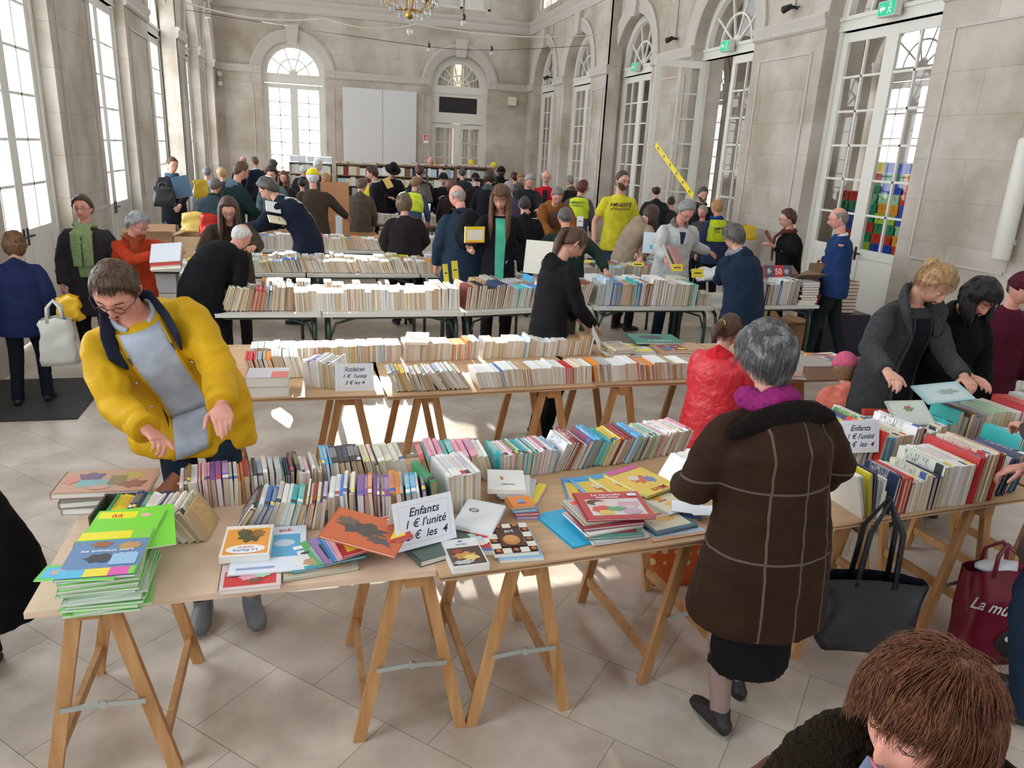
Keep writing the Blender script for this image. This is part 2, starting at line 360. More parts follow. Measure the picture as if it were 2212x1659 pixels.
def arched(name, n, hw, zs, xf, rows=6, sill=1.08, open_left=False, ztr=3.80, spokes=5, solid=None, thin=False):
    """arched glazed door set; u axis along the wall, w axis out of the room"""
    root = empty('%s_%d' % (name, n), kind='structure')
    m = MB(); fw = .07
    for s_ in (-1, 1): m.box((s_ * hw - (fw if s_ > 0 else 0), -.05, 0), (s_ * hw + (fw if s_ < 0 else 0), .05, zs), 0, xf)
    m.box((-hw, -.055, ztr), (hw, .055, zs + .02), 0, xf); m.box((-hw, -.075, zs - .03), (hw, .06, zs + .02), 0, xf); m.box((-hw, -.07, ztr), (hw, .06, ztr + .03), 0, xf)
    K = 24; ro, ri = hw, hw - (.13 if not thin else .16)
    for i in range(K):
        a, b = pi * i / K, pi * (i + 1) / K
        vs = [(r * cos(t), w, zs + r * sin(t)) for w in (-.05, .05) for r, t in ((ri, a), (ro, a), (ro, b), (ri, b))]
        m.add(vs, [(0, 1, 2, 3), (7, 6, 5, 4), (0, 3, 7, 4), (0, 4, 5, 1), (1, 5, 6, 2), (2, 6, 7, 3)], 0, xf)
        r1, r2 = hw * .47, hw * .47 + .035
        vs = [(r * cos(t), w, zs + r * sin(t)) for w in (-.02, .02) for r, t in ((r1, a), (r2, a), (r2, b), (r1, b))]
        m.add(vs, [(0, 1, 2, 3), (7, 6, 5, 4), (0, 3, 7, 4), (0, 4, 5, 1), (1, 5, 6, 2), (2, 6, 7, 3)], 0, xf)
    for i in range(1, spokes):
        t = pi * i / spokes; m.bar((.1 * cos(t), 0, zs + .1 * sin(t)), (ri * cos(t), 0, zs + ri * sin(t)), .035, .035, 0, (0, 1, 0), xf)
    m.lathe([(.09, -.03), (.12, 0), (.09, .03)], 12, 0, xf @ T(0, 0, zs + .05) @ R(90, 'X'))
    m.obj('frame', WHITE, root)
    g = MB(); g.add([(ri * cos(pi * i / K), 0, zs + ri * sin(pi * i / K)) for i in range(K + 1)], [tuple(range(K + 1))], 0, xf); g.obj('fanlight_glass', GLASS, root)
    lw = hw - fw
    if solid == 'panel': pass
    leaf(root, lw, ztr - .02, sill, rows, xf @ T(-lw, 0, 0) if not open_left else xf @ open_left, 'door_leaf' if name == 'door' else 'casement')
    leaf(root, lw, ztr - .02, sill, rows, xf @ T(lw, 0, 0), 'door_leaf' if name == 'door' else 'casement', mirror=True)
    return root
xr = lambda y, x: xfw((0, -1, 0), (1, 0, 0), (x, y, 0))     # right wall: u runs towards the camera
xl = lambda y, x: xfw((0, 1, 0), (-1, 0, 0), (x, y, 0))
xe = lambda x: xfw((1, 0, 0), (0, 1, 0), (x, YE + .22, 0))
for i, y in enumerate(BAYS):
    opn = None
    if i == 3: opn = T(-(HW - .07), -.02, 0) @ R(-100)       # hinged at its far jamb, swung into the hall
    arched('door', i + 1, HW, ZS, xr(y, XD), open_left=opn)
    arched('window', i + 1, HW, ZS, xl(y, XW))
arched('door', 6, 1.0, ZS, xr(18.85, XR + .3)); arched('door', 7, 1.0, ZS, xr(21.7, XR + .3))
arched('window', 6, 1.0, ZS, xl(18.85, XL - .25)); arched('window', 7, 1.0, ZS, xl(21.7, XL - .25))
arched('window', 8, .86, 3.85, xe(-.34), sill=.95, rows=7, ztr=3.62, spokes=5, thin=True)
# end door with a dark transom panel
def end_door():
    root = empty('door_8', kind='structure'); xf = xe(4.41); hw = .86; zs = 3.85; m = MB()
    for s_ in (-1, 1): m.box((s_ * hw - (.09 if s_ > 0 else 0), -.05, 0), (s_ * hw + (.09 if s_ < 0 else 0), .05, zs), 0, xf)
    K = 24; ri = hw - .22
    for i in range(K):
        a, b = pi * i / K, pi * (i + 1) / K
        for r1, r2, d in ((ri, hw, .05), (.30, .34, .02)):
            vs = [(r * cos(t), w, zs + r * sin(t)) for w in (-d, d) for r, t in ((r1, a), (r2, a), (r2, b), (r1, b))]
            m.add(vs, [(0, 1, 2, 3), (7, 6, 5, 4), (0, 3, 7, 4), (0, 4, 5, 1), (1, 5, 6, 2), (2, 6, 7, 3)], 0, xf)
    for i in range(1, 7):
        t = pi * i / 7; m.bar((.1 * cos(t), 0, zs + .1 * sin(t)), (ri * cos(t), 0, zs + ri * sin(t)), .035, .035, 0, (0, 1, 0), xf)
    m.box((-hw, -.06, 3.66), (hw, .05, zs + .02), 0, xf); m.box((-hw, -.055, 2.82), (hw, .05, 3.02), 0, xf)
    m.box((-hw + .09, -.03, 3.02), (-.58, .03, 3.66), 0, xf); m.box((.58, -.03, 3.02), (hw - .09, .03, 3.66), 0, xf)
    m.box((-.58, -.03, 3.02), (.58, .03, 3.12), 0, xf); m.box((-.58, -.03, 3.56), (.58, .03, 3.66), 0, xf)
    m.obj('frame', WHITE, root)
    k = MB(); k.box((-.58, -.01, 3.12), (.58, .01, 3.56), 0, xf); k.obj('transom_panel', BLACKM, root)
    g = MB(); g.add([(ri * cos(pi * i / K), 0, zs + ri * sin(pi * i / K)) for i in range(K + 1)], [tuple(range(K + 1))], 0, xf); g.obj('fanlight_glass', GLASS, root)
    leaf(root, .77, 2.8, 1.0, 4, xf @ T(-.77, 0, 0)); leaf(root, .77, 2.8, 1.0, 4, xf @ T(.77, 0, 0), mirror=True)
    # pale curtains behind the panes
    c = MB()
    for s_ in (-1, 1):
        pts = [(s_ * (.12 + .7 * i / 40), .22 + .045 * sin(i * 1.1), 0) for i in range(41)]
        for (a, b) in zip(pts, pts[1:]): c.add([(a[0], a[1], .05), (b[0], b[1], .05), (b[0], b[1], 4.7), (a[0], a[1], 4.7)], [(0, 1, 2, 3)], 0, xf)
    c.obj('curtain', plain('sheer curtain', (.8, .76, .68), .9), root)
end_door()
bw = MB(); bw.box((3.0, YE + 1.6, 0), (5.9, YE + 1.7, 5.6)); struct(bw, 'wall_lobby', STONE_X)
# upper windows: plain casements with glazing bars
def upper(n, hw, xf, z0=5.95, z1=8.3):
    m = MB()
    for a, b, c, d in ((-hw, z0, -hw + .07, z1), (hw - .07, z0, hw, z1), (-hw, z0, hw, z0 + .07), (-hw, z1 - .07, hw, z1), (-.04, z0, .04, z1)): m.box((a, -.03, b), (c, .03, d), 0, xf)
    for j in (1, 2): z = z0 + (z1 - z0) * j / 3; m.box((-hw, -.015, z - .015), (hw, .015, z + .015), 0, xf)
    o = struct(m, 'window_%d' % n, WHITE)
    g = MB(); g.add([(-hw, 0, z0), (hw, 0, z0), (hw, 0, z1), (-hw, 0, z1)], [(0, 1, 2, 3)], 0, xf); g.obj('glass_panes', GLASS, o)
k = 9
for y in BAYS: upper(k, .9, xr(y, XRM + .12)); upper(k + 1, .9, xl(y, XLM - .12)); k += 2
for y in (18.85, 21.7): upper(k, .8, xr(y, XR + .12)); upper(k + 1, .8, xl(y, XL - .12)); k += 2
upper(k, .86, xe(-.34) @ T(0, -.1, 0), 5.95, 7.8); upper(k + 1, .86, xe(4.41) @ T(0, -.1, 0), 5.95, 7.8); k += 2
bl = MB(); bl.box((4.41 - .84, YE + .2, 5.95), (4.41 + .84, YE + .23, 7.8)); struct(bl, 'trim_shutter', WHITE)   # closed shutter behind the second upper window
for i, y in enumerate([.97, 4.70, 8.43, 12.15, 15.87, 19.6]): arched('window', k, .95, 3.9, xr(y, GX + .25), sill=.9, ztr=3.7); k += 1
for x in (-.34, 4.41): arched('window', k, .86, 3.85, xfw((1, 0, 0), (0, -1, 0), (x, YB - .22, 0)), ztr=3.62); k += 1
# ================================================================ tables, books, signs, props
TZ = .72                                   # table top height
def wood(name, c1, c2, rough=.5, sc=(3, 40, 40)):
    m, n, b = nodes(name)
    tc = N(n, 'ShaderNodeTexCoord'); mp = N(n, 'ShaderNodeMapping'); mp.inputs['Scale'].default_value = sc; L(n, tc.outputs['Object'], mp.inputs[0])
    ns = N(n, 'ShaderNodeTexNoise', i_Scale=1.0, i_Detail=5.0, i_Distortion=.6); L(n, mp.outputs[0], ns.inputs['Vector'])
    r = N(n, 'ShaderNodeValToRGB'); r.color_ramp.elements[0].position = .3; r.color_ramp.elements[0].color = (*c1, 1); r.color_ramp.elements[1].position = .72; r.color_ramp.elements[1].color = (*c2, 1)
    L(n, ns.outputs['Fac'], r.inputs[0]); L(n, r.outputs[0], b.inputs['Base Color']); b.inputs['Roughness'].default_value = rough
    return m
PINE = wood('pine', (.40, .19, .065), (.62, .35, .15), .45, (25, 25, 2.2))
BOARD1 = wood('pale chipboard', (.64, .46, .32), (.74, .56, .41), .5, (9, 9, 60))
BOARD2 = wood('plywood', (.46, .28, .15), (.62, .42, .25), .5, (3, 26, 60))
PLYEDGE = wood('plywood edge', (.16, .07, .03), (.40, .23, .12), .7, (3, 3, 300))
DKWOOD = wood('varnished wood', (.25, .11, .045), (.38, .19, .08), .35, (3, 30, 30))
STEEL = plain('zinc stay', (.55, .62, .62), .35, .9)
GREYTOP = plain('grey laminate', (.62, .62, .58), .35); GREYEDGE = plain('grey table edge', (.58, .58, .54), .5)
GREEN = plain('dark green steel', (.035, .06, .045), .4, .3)
PAGE = None
def page_mat():
    m, n, b = nodes('page edges')
    tc = N(n, 'ShaderNodeTexCoord'); mp = N(n, 'ShaderNodeMapping'); mp.inputs['Scale'].default_value = (520, 3, 3); L(n, tc.outputs['Object'], mp.inputs[0])
    ns = N(n, 'ShaderNodeTexNoise', i_Scale=1.0, i_Detail=2.0); L(n, mp.outputs[0], ns.inputs['Vector'])
    oi = N(n, 'ShaderNodeObjectInfo'); r = N(n, 'ShaderNodeValToRGB'); e = r.color_ramp.elements
    e[0].color = (.74, .71, .66, 1); e[0].position = 0; e[1].color = (.47, .33, .19, 1); e[1].position = 1
    x = e.new(.45); x.color = (.64, .57, .46, 1); x = e.new(.7); x.color = (.56, .43, .28, 1)
    L(n, oi.outputs['Random'], r.inputs[0])
    r2 = N(n, 'ShaderNodeMapRange', i_1=.3, i_2=.7, i_3=.78, i_4=1.1); L(n, ns.outputs['Fac'], r2.inputs[0])
    mx = N(n, 'ShaderNodeMix', data_type='RGBA', blend_type='MULTIPLY'); mx.inputs[0].default_value = 1
    L(n, r.outputs[0], mx.inputs[6]); L(n, r2.outputs[0], mx.inputs[7]); L(n, mx.outputs[2], b.inputs['Base Color']); b.inputs['Roughness'].default_value = .85
    return m
PAGE = page_mat()
def cover_mat():
    m, n, b = nodes('printed cover')
    oi = N(n, 'ShaderNodeObjectInfo'); tc = N(n, 'ShaderNodeTexCoord'); s = N(n, 'ShaderNodeSeparateXYZ'); L(n, tc.outputs['Generated'], s.inputs[0])
    # title marks along the spine, in white or in a darker ink, and one publisher band
    mp = N(n, 'ShaderNodeMapping'); mp.inputs['Scale'].default_value = (330, 620, 60); L(n, tc.outputs['Object'], mp.inputs[0])
    ad = N(n, 'ShaderNodeVectorMath', operation='ADD'); cx = N(n, 'ShaderNodeCombineXYZ'); mu = N(n, 'ShaderNodeMath', operation='MULTIPLY', i_1=97.0)
    L(n, oi.outputs['Random'], mu.inputs[0]); L(n, mu.outputs[0], cx.inputs[1]); L(n, cx.outputs[0], ad.inputs[0]); L(n, mp.outputs[0], ad.inputs[1])
    ns = N(n, 'ShaderNodeTexNoise', i_Scale=1.0, i_Detail=1.0); L(n, ad.outputs[0], ns.inputs['Vector'])
    gt = N(n, 'ShaderNodeMath', operation='GREATER_THAN', i_1=.57); L(n, ns.outputs['Fac'], gt.inputs[0])
    def band(lo, hi):
        a = N(n, 'ShaderNodeMath', operation='GREATER_THAN', i_1=lo); c = N(n, 'ShaderNodeMath', operation='LESS_THAN', i_1=hi); d = N(n, 'ShaderNodeMath', operation='MULTIPLY')
        L(n, s.outputs['Y'], a.inputs[0]); L(n, s.outputs['Y'], c.inputs[0]); L(n, a.outputs[0], d.inputs[0]); L(n, c.outputs[0], d.inputs[1]); return d
    t = N(n, 'ShaderNodeMath', operation='MULTIPLY'); L(n, band(.3, .86).outputs[0], t.inputs[0]); L(n, gt.outputs[0], t.inputs[1])
    ink = N(n, 'ShaderNodeValToRGB'); ink.color_ramp.interpolation = 'CONSTANT'; e = ink.color_ramp.elements
    e[0].color = (.05, .05, .06, 1); e[1].position = .3; e[1].color = (.85, .85, .83, 1); x = e.new(.6); x.color = (.8, .62, .1, 1); x = e.new(.72); x.color = (.55, .06, .05, 1); x = e.new(.84); x.color = (.06, .12, .4, 1)
    L(n, oi.outputs['Random'], ink.inputs[0])
    m1 = N(n, 'ShaderNodeMix', data_type='RGBA'); L(n, t.outputs[0], m1.inputs[0]); L(n, oi.outputs['Color'], m1.inputs[6]); L(n, ink.outputs[0], m1.inputs[7])
    m2 = N(n, 'ShaderNodeMix', data_type='RGBA'); g2 = N(n, 'ShaderNodeMath', operation='GREATER_THAN', i_1=.45); g3 = N(n, 'ShaderNodeMath', operation='MULTIPLY')
    fr = N(n, 'ShaderNodeMath', operation='FRACT'); mm = N(n, 'ShaderNodeMath', operation='MULTIPLY', i_1=13.7); L(n, oi.outputs['Random'], mm.inputs[0]); L(n, mm.outputs[0], fr.inputs[0]); L(n, fr.outputs[0], g2.inputs[0])
    L(n, band(.04, .2).outputs[0], g3.inputs[0]); L(n, g2.outputs[0], g3.inputs[1]); L(n, g3.outputs[0], m2.inputs[0]); L(n, m1.outputs[2], m2.inputs[6]); L(n, ink.outputs[0], m2.inputs[7])
    L(n, m2.outputs[2], b.inputs['Base Color']); b.inputs['Roughness'].default_value = .32; b.inputs['Specular IOR Level'].default_value = .5
    return m
COVER = cover_mat()
def attr_mat(name, rough=.4):
    m, n, b = nodes(name); a = N(n, 'ShaderNodeAttribute', attribute_name='Col'); L(n, a.outputs['Color'], b.inputs['Base Color']); b.inputs['Roughness'].default_value = rough; return m
PRINT = attr_mat('printed paper', .38)
INK = plain('black ink', (.01, .01, .03), .6); CARD = plain('white card', (.80, .84, .92), .5); YCARD = plain('yellow card', (.85, .72, .06), .6)
COLN = {'white': (.78, .78, .76), 'cream': (.72, .66, .52), 'grey': (.42, .43, .43), 'pale blue': (.45, .62, .78), 'blue': (.05, .2, .55), 'light blue': (.08, .42, .72), 'navy': (.02, .04, .13), 'red': (.58, .04, .04),
        'dark red': (.25, .02, .03), 'orange': (.78, .26, .03), 'yellow': (.82, .62, .05), 'green': (.05, .32, .12), 'pale green': (.42, .62, .42), 'turquoise': (.05, .5, .5), 'purple': (.25, .1, .35), 'pink': (.75, .35, .45),
        'brown': (.2, .09, .04), 'tan': (.5, .33, .18), 'black': (.02, .02, .025), 'lilac': (.55, .45, .68)}
PAL_KIDS = ['white'] * 6 + ['light blue', 'red', 'yellow', 'blue', 'turquoise', 'orange', 'cream', 'purple', 'black', 'pale blue', 'navy', 'green', 'brown', 'grey', 'dark red', 'pink', 'lilac', 'pale green', 'white', 'cream']
PAL_WHITE = ['white'] * 12 + ['cream'] * 5 + ['pale blue', 'grey', 'red', 'yellow', 'tan', 'pale green', 'blue', 'orange']
PAL_ART = ['white'] * 4 + ['grey'] * 3 + ['navy', 'blue', 'light blue', 'black', 'brown', 'dark red', 'cream', 'turquoise', 'pale blue', 'white', 'tan']
def jit(c, a=.12):
    k = 1 + random.uniform(-a, a); return tuple(min(.85, max(.005, x * k * (1 + random.uniform(-a, a) * .5))) for x in c)
# ---- unit upright book: thickness x, spine length y, page width z (spine on top)
def proto_book(hard):
    t, l, h = .02, .18, .115; e = .0016 if not hard else .0026; ins = .0006 if not hard else .004
    m = MB(); m.box((-t / 2, 0, 0), (-t / 2 + e, l, h)); m.box((t / 2 - e, 0, 0), (t / 2, l, h))
    n = 6
    for i in range(n):
        a, b = pi * i / n, pi * (i + 1) / n; bul = .0025 if hard else .001
        f = lambda q: (-t / 2 * cos(q), h + bul * sin(q))
        (x0, z0), (x1, z1) = f(a), f(b); m.add([(x0, 0, z0), (x1, 0, z1), (x1, l, z1), (x0, l, z0)], [(0, 1, 2, 3)]); m.add([(x0, 0, z0), (x0, 0, h - e), (x1, 0, h - e), (x1, 0, z1)], [(0, 1, 2, 3)])
    me = m.mesh('cover', COVER)
    p = MB(); p.box((-t / 2 + e, ins, ins * .8), (t / 2 - e, l - ins, h - e))
    return me, p.mesh('page_block', PAGE)
PB = proto_book(False); HB = proto_book(True)
MASS = MB()
def ordn(i):
    return '%d%s' % (i, 'th' if 10 <= i % 100 <= 20 else {1: 'st', 2: 'nd', 3: 'rd'}.get(i % 10, 'th'))
def upright(i, x, y, z, rz, lean, t, l, h, cn, hard, where, group, yaw=0):
    me, pg = HB if hard else PB
    o = bpy.data.objects.new('hardback_book' if hard else 'paperback_book', me); COL.objects.link(o)
    o.location = (x, y, z + abs(sin(lean)) * t / 2); o.rotation_euler = (0, lean, rz + yaw); o.scale = (t / .02, l / .18, h / .115)
    o.color = (*jit(COLN[cn]), 1)
    c = bpy.data.objects.new('page_block', pg); COL.objects.link(c); c.parent = o
    th = 'thick ' if t > .026 else ('thin ' if t < .013 else '')
    ln = ' leaning left' if lean < -.22 else (' leaning right' if lean > .22 else '')
    o['label'] = '%s%s %s%s, %s from left in %s' % (th, cn, 'hardback' if hard else 'paperback', ln, ordn(i), where)
    o['category'] = 'book'; o['group'] = group
    return o
def row(x0, y0, x1, y1, where, group, pal, tr=(.009, .03), hr=(.105, .14), lr=(.17, .2), lean=0, lvar=.12, hard=.2, z=TZ, fixed=None, i0=0, mass=False):
    """upright books between two floor points; lean may be a function of 0..1"""
    if mass: return mass_row(x0, y0, x1, y1, pal, z, tr, hr, lr, lean, lvar)
    d = Vector((x1 - x0, y1 - y0)); Ln = d.length; d.normalize(); rz = atan2(d.y, d.x); s = 0; i = i0; cur = None; run = 0; out = []
    while True:
        if run <= 0:
            run = random.choice([1, 1, 1, 2, 2, 3] if hard < .5 else [1, 2, 3, 5]); cn = random.choice(pal); tt = random.uniform(*tr); hh = random.uniform(*hr); ll = random.uniform(*lr); hd = random.random() < hard
        run -= 1
        u = s / Ln; a = (lean(u) if callable(lean) else lean) + (random.uniform(-.5, .5) * lvar * (1 if run == 0 else .2))
        t = tt * random.uniform(.85, 1.15)
        if fixed and i - i0 < len(fixed): cn, t, hh, ll, a, hd = fixed[i - i0]; run = 0
        st_ = t / max(.5, cos(a)) + .0012
        if s + st_ > Ln: break
        i += 1
        out.append(upright(i, x0 + d.x * (s + st_ / 2), y0 + d.y * (s + st_ / 2) + random.uniform(-.004, .012), z, rz, a, t, ll, hh, cn, hd, where, group))
        s += st_
    return out
def mass_row(x0, y0, x1, y1, pal, z=TZ, tr=(.012, .03), hr=(.105, .135), lr=(.15, .19), lean=0, lvar=.12, spine_front=False):
    d = Vector((x1 - x0, y1 - y0)); Ln = d.length; d.normalize(); rz = math.degrees(atan2(d.y, d.x)); s = 0; run = 0
    while True:
        if run <= 0:
            run = random.choice([1, 2, 3, 4, 6]); tt = random.uniform(*tr); cn = random.choice(pal); hh = random.uniform(*hr); ll = random.uniform(*lr)
        run -= 1; t = tt * random.uniform(.85, 1.15)
        a = (lean(s / Ln) if callable(lean) else lean) + random.uniform(-.5, .5) * lvar * (1 if run == 0 else .25); st_ = t / cos(a) + .001
        if s + st_ > Ln: break
        c = jit(COLN[cn]); pgc = random.choice([(.72, .69, .63), (.62, .53, .40), (.52, .38, .24), (.66, .6, .5)])
        xf = T(x0 + d.x * (s + st_ / 2), y0 + d.y * (s + st_ / 2) + random.uniform(-.004, .01), z + abs(sin(a)) * t / 2) @ R(rz) @ R(math.degrees(a), 'Y')
        if spine_front:
            MASS.box((-t / 2, 0, 0), (t / 2, ll, hh), 0, xf, c)
        else:
            MASS.box((-t / 2, 0, 0), (t / 2, ll, hh), 0, xf, c); MASS.box((-t / 2 + .0018, -.0008, .001), (t / 2 - .0018, ll + .0008, hh - .002), 0, xf, pgc)
        s += st_
# ---- text
_txt = {}
def text_mb(mb, s, size, xf, mat=0, shear=.25, align='CENTER', bold=0.0):
    key = (s, shear, align, bold)
    if key not in _txt:
        cu = bpy.data.curves.new('t', 'FONT'); cu.body = s; cu.size = 1; cu.align_x = align; cu.align_y = 'CENTER'; cu.shear = shear; cu.offset = bold; cu.resolution_u = 3
        ob = bpy.data.objects.new('t', cu); COL.objects.link(ob)
        dg = bpy.context.evaluated_depsgraph_get(); me = bpy.data.meshes.new_from_object(ob.evaluated_get(dg))
        _txt[key] = ([v.co.copy() for v in me.vertices], [tuple(p.vertices) for p in me.polygons])
        bpy.data.objects.remove(ob); bpy.data.curves.remove(cu); bpy.data.meshes.remove(me)
    vs, fs = _txt[key]; mb.add(vs, fs, mat, xf @ S(size, size, size))
def disc(mb, cx, cy, rx, ry, z, col, xf, n=18, a0=0, wob=0):
    vs = [(cx, cy, z)] + [(cx + rx * cos(2 * pi * i / n + a0) * (1 + wob * sin(i * 2.3 + cx * 40)), cy + ry * sin(2 * pi * i / n + a0) * (1 + wob * sin(i * 2.3 + cx * 40)), z) for i in range(n)]
    mb.add(vs, [(0, i + 1, (i + 1) % n + 1) for i in range(n)], 0, xf, col)
def rect(mb, x0, y0, x1, y1, z, col, xf): mb.add([(x0, y0, z), (x1, y0, z), (x1, y1, z), (x0, y1, z)], [(0, 1, 2, 3)], 0, xf, col)
def pic(shapes, w, l, z):
    m = MB(); k = 0
    for s_ in shapes:
        k += 1; zz = z + .00025 * k
        if s_[0] == 'r': rect(m, s_[1] * w, s_[2] * l, s_[3] * w, s_[4] * l, zz, s_[5], I4)
        elif s_[0] == 'e': disc(m, s_[1] * w, s_[2] * l, s_[3] * w, s_[4] * l, zz, s_[5], I4, wob=s_[6] if len(s_) > 6 else 0)
        elif s_[0] == 'p': m.add([(x * w, y * l, zz) for x, y in s_[1]], [tuple(range(len(s_[1])))], 0, I4, s_[2])
    return m, z + .00025 * (k + 1)
def rnd_art(seed):
    r = random.Random(seed); cs = list(COLN.values()); s = [('r', -.42, -.40, .42, .2, r.choice(cs)), ('r', -.36, .27, .36, .40, r.choice([(.85, .8, .2), (.8, .1, .1), (.1, .1, .3), (.85, .85, .85)]))]
    for _ in range(r.randint(4, 8)): a = r.uniform(.05, .18); s.append(('e', r.uniform(-.25, .25), r.uniform(-.3, .1), a, a * r.uniform(.5, 1.0), r.choice(cs), .15))
    return s
def flat(name, label, loc, rz, size, cov, shapes=None, texts=(), hard=True, group=None, tilt=None, cat='book', page=(.8, .78, .72), curl=0):
    """book lying on its back: cover (root) with page block, picture and lettering"""
    w, l, t = size; e = .0025 if hard else .0012; ins = .003 if hard else 0
    m = MB(); c = cov
    m.box((-w / 2, -l / 2, 0), (w / 2, l / 2, e), 0, None, c); m.box((-w / 2, -l / 2, t - e), (w / 2, l / 2, t), 0, None, c); m.box((-w / 2 - .001, -l / 2, 0), (-w / 2 + e, l / 2, t), 0, None, c)
    o = m.obj(name, PRINT, None, label=label, category=cat, group=group)
    p = MB(); p.box((-w / 2 + e, -l / 2 + ins, e), (w / 2 - ins, l / 2 - ins, t - e), 0, None, page); p.obj('page_block', PRINT, o)
    zt = t + .0002
    if shapes: q, zt = pic(shapes, w, l, zt); q.obj('cover_picture', PRINT, o)
    if texts:
        q = MB(); mats = []
        for (s_, x, y, sz, mt, ang) in texts:
            if mt not in mats: mats.append(mt)
            text_mb(q, s_, sz, T(x * w, y * l, zt) @ R(ang), mats.index(mt), 0, bold=.01)
        q.obj('title_lettering', mats, o)
    o.location = loc; o.rotation_euler = (0, 0, radians(rz)) if tilt is None else (radians(tilt[0]), radians(tilt[1]), radians(rz))
    return o
WINK = plain('white ink', (.85, .85, .85), .5); RINK = plain('red ink', (.6, .03, .03), .5); BINK = plain('blue ink', (.03, .12, .5), .5)
# ---- trestles
def trestle(x, y, rz, label, ln=.56, sp=.37, zt=TZ - .021, mat=PINE):
    root = empty('trestle', (x, y, 0), rz, label=label, category='trestle', group='wooden trestles under the boards')
    b = MB(); b.box((-.03, -ln / 2 - .05, zt - .055), (.03, ln / 2 + .05, zt)); b.obj('top_beam', mat, root)
    for sx in (-1, 1):
        for sy in (-1, 1):
            g = MB(); yy = sy * ln / 2
            g.bar((sx * .045, yy, zt - .02), (sx * sp / 2, yy, .0 + .002), .042, .026, 0, (0, 1, 0)); g.obj('leg', mat, root)
        s_ = MB(); zz = .12; xx = sx * (.045 + (sp / 2 - .045) * (1 - zz / zt)); s_.bar((xx, -ln / 2, zz), (xx, ln / 2, zz), .022, .042); s_.obj('stretcher', mat, root)
    st_ = MB(); zz = .31; xx = .045 + (sp / 2 - .045) * (1 - zz / zt)
    st_.bar((-xx, -ln / 2 - .028, zz), (.01, -ln / 2 - .03, zz + .012), .004, .018, 0); st_.bar((-.01, -ln / 2 - .034, zz + .012), (xx, -ln / 2 - .028, zz), .004, .018, 0)
    st_.lathe([(.014, -.006), (.014, .006)], 10, 0, T(0, -ln / 2 - .034, zz + .012) @ R(90, 'X')); st_.obj('folding_stay', STEEL, root)
    return root
def board(x0, y0, x1, y1, depth, label, mat, edge=None, t=.021, z=TZ):
    d = Vector((x1 - x0, y1 - y0)); ln = d.length; m = MB()
    m.box((0, 0, -t), (ln, depth, 0))
    o = m.obj('table_board', [mat], None, label=label, category='table board')
    if edge: e = MB(); e.box((-.0006, -.0006, -t * .66), (ln + .0006, depth + .0006, -t * .33)); e.obj('ply_edge', edge, o)
    o.location = (x0, y0, z); o.rotation_euler = (0, 0, atan2(d.y, d.x)); return o
board(-.83, 2.12, .37, 2.14, .82, 'pale chipboard table board carrying the green magazine pile', BOARD1)
board(.375, 2.10, 1.70, 2.205, .98, 'plywood table board at the front under the checkered book', BOARD2, PLYEDGE)
trestle(-.68, 2.50, 0, 'reddish pine trestle at the left end of the front pale board')
trestle(.30, 2.50, 0, 'pine trestle at the right end of the front pale board')
trestle(.70, 2.52, 2, 'pine trestle at the left end of the front plywood board', ln=.6)
trestle(1.42, 2.62, 5, 'pale pine trestle beside the woman in the brown coat', ln=.6)
board(1.92, 2.19, 3.10, 2.285, .86, 'wooden board at right carrying the white-spined row', BOARD2, PLYEDGE)
board(3.12, 2.35, 4.30, 2.45, .86, 'wooden board at the right edge of the picture', BOARD2, PLYEDGE)
trestle(2.16, 2.62, 4, 'pine trestle seen behind the dark handbag'); trestle(2.78, 2.60, 5, 'pine trestle beside the dark red shopping bag'); trestle(3.45, 2.8, 5, 'pine trestle at the right edge behind the red bag')
# row two
board(-.86, 4.01, .375, 4.0, 1.17, 'brown board with the Scolaires sign', BOARD2, PLYEDGE)  # boards of this row extended at the unseen rear to shade the floor
board(.39, 3.965, 1.66, 4.045, .97, 'brown board under the leaning row of white paperbacks', BOARD2, PLYEDGE)
board(1.665, 4.06, 2.85, 4.06, .97, 'brown board left of the girl in the red jacket', BOARD2, PLYEDGE)
board(2.86, 4.03, 3.42, 4.03, .97, 'brown board with the large grey dictionary', BOARD2, PLYEDGE)
for x, w_ in ((-.62, 'left end of the Scolaires board'), (.18, 'right end of the Scolaires board'), (.62, 'left end of the white paperback board'), (1.38, 'right end of the white paperback board, by the maroon shoes'), (1.85, 'table behind the maroon shoes'), (2.62, 'table hidden by the red jacket'), (3.1, 'board with the large grey dictionary')):
    trestle(x, 4.40, 2 if x > .3 else 0, 'pine trestle under the ' + w_, ln=.58)
# ---- green-legged folding tables
def folding(x0, y0, x1, y1, depth, label, top=GREYTOP):
    d = Vector((x1 - x0, y1 - y0)); ln = d.length
    root = empty('folding_table', (x0, y0, 0), math.degrees(atan2(d.y, d.x)), label=label, category='table', group='grey folding tables')
    m = MB(); m.box((0, 0, TZ - .032), (ln, depth, TZ)); m.obj('tabletop', top, root)
    for s_ in (0, 1):
        x = .05 if not s_ else ln - .05
        g = MB(); z1 = TZ - .05
        g.tube([(x, .05, 0), (x, .05, z1 - .12), (x, .075, z1 - .04), (x, .14, z1), (x, depth - .14, z1), (x, depth - .075, z1 - .04), (x, depth - .05, z1 - .12), (x, depth - .05, 0)], .017, 8); g.obj('leg_frame', GREEN, root, True)
        k = MB(); q = .16 if not s_ else -.16
        k.tube([(x, .05, z1 - .2), (x + q * .35, .06, z1 - .05), (x + q * 1.5, .08, z1)], .011, 6); k.obj('brace', GREEN, root, True)
    for y_ in (.03, depth - .055): r = MB(); r.box((.08, y_, TZ - .055), (ln - .08, y_ + .025, TZ - .033)); r.obj('side_rail', GREEN, root)
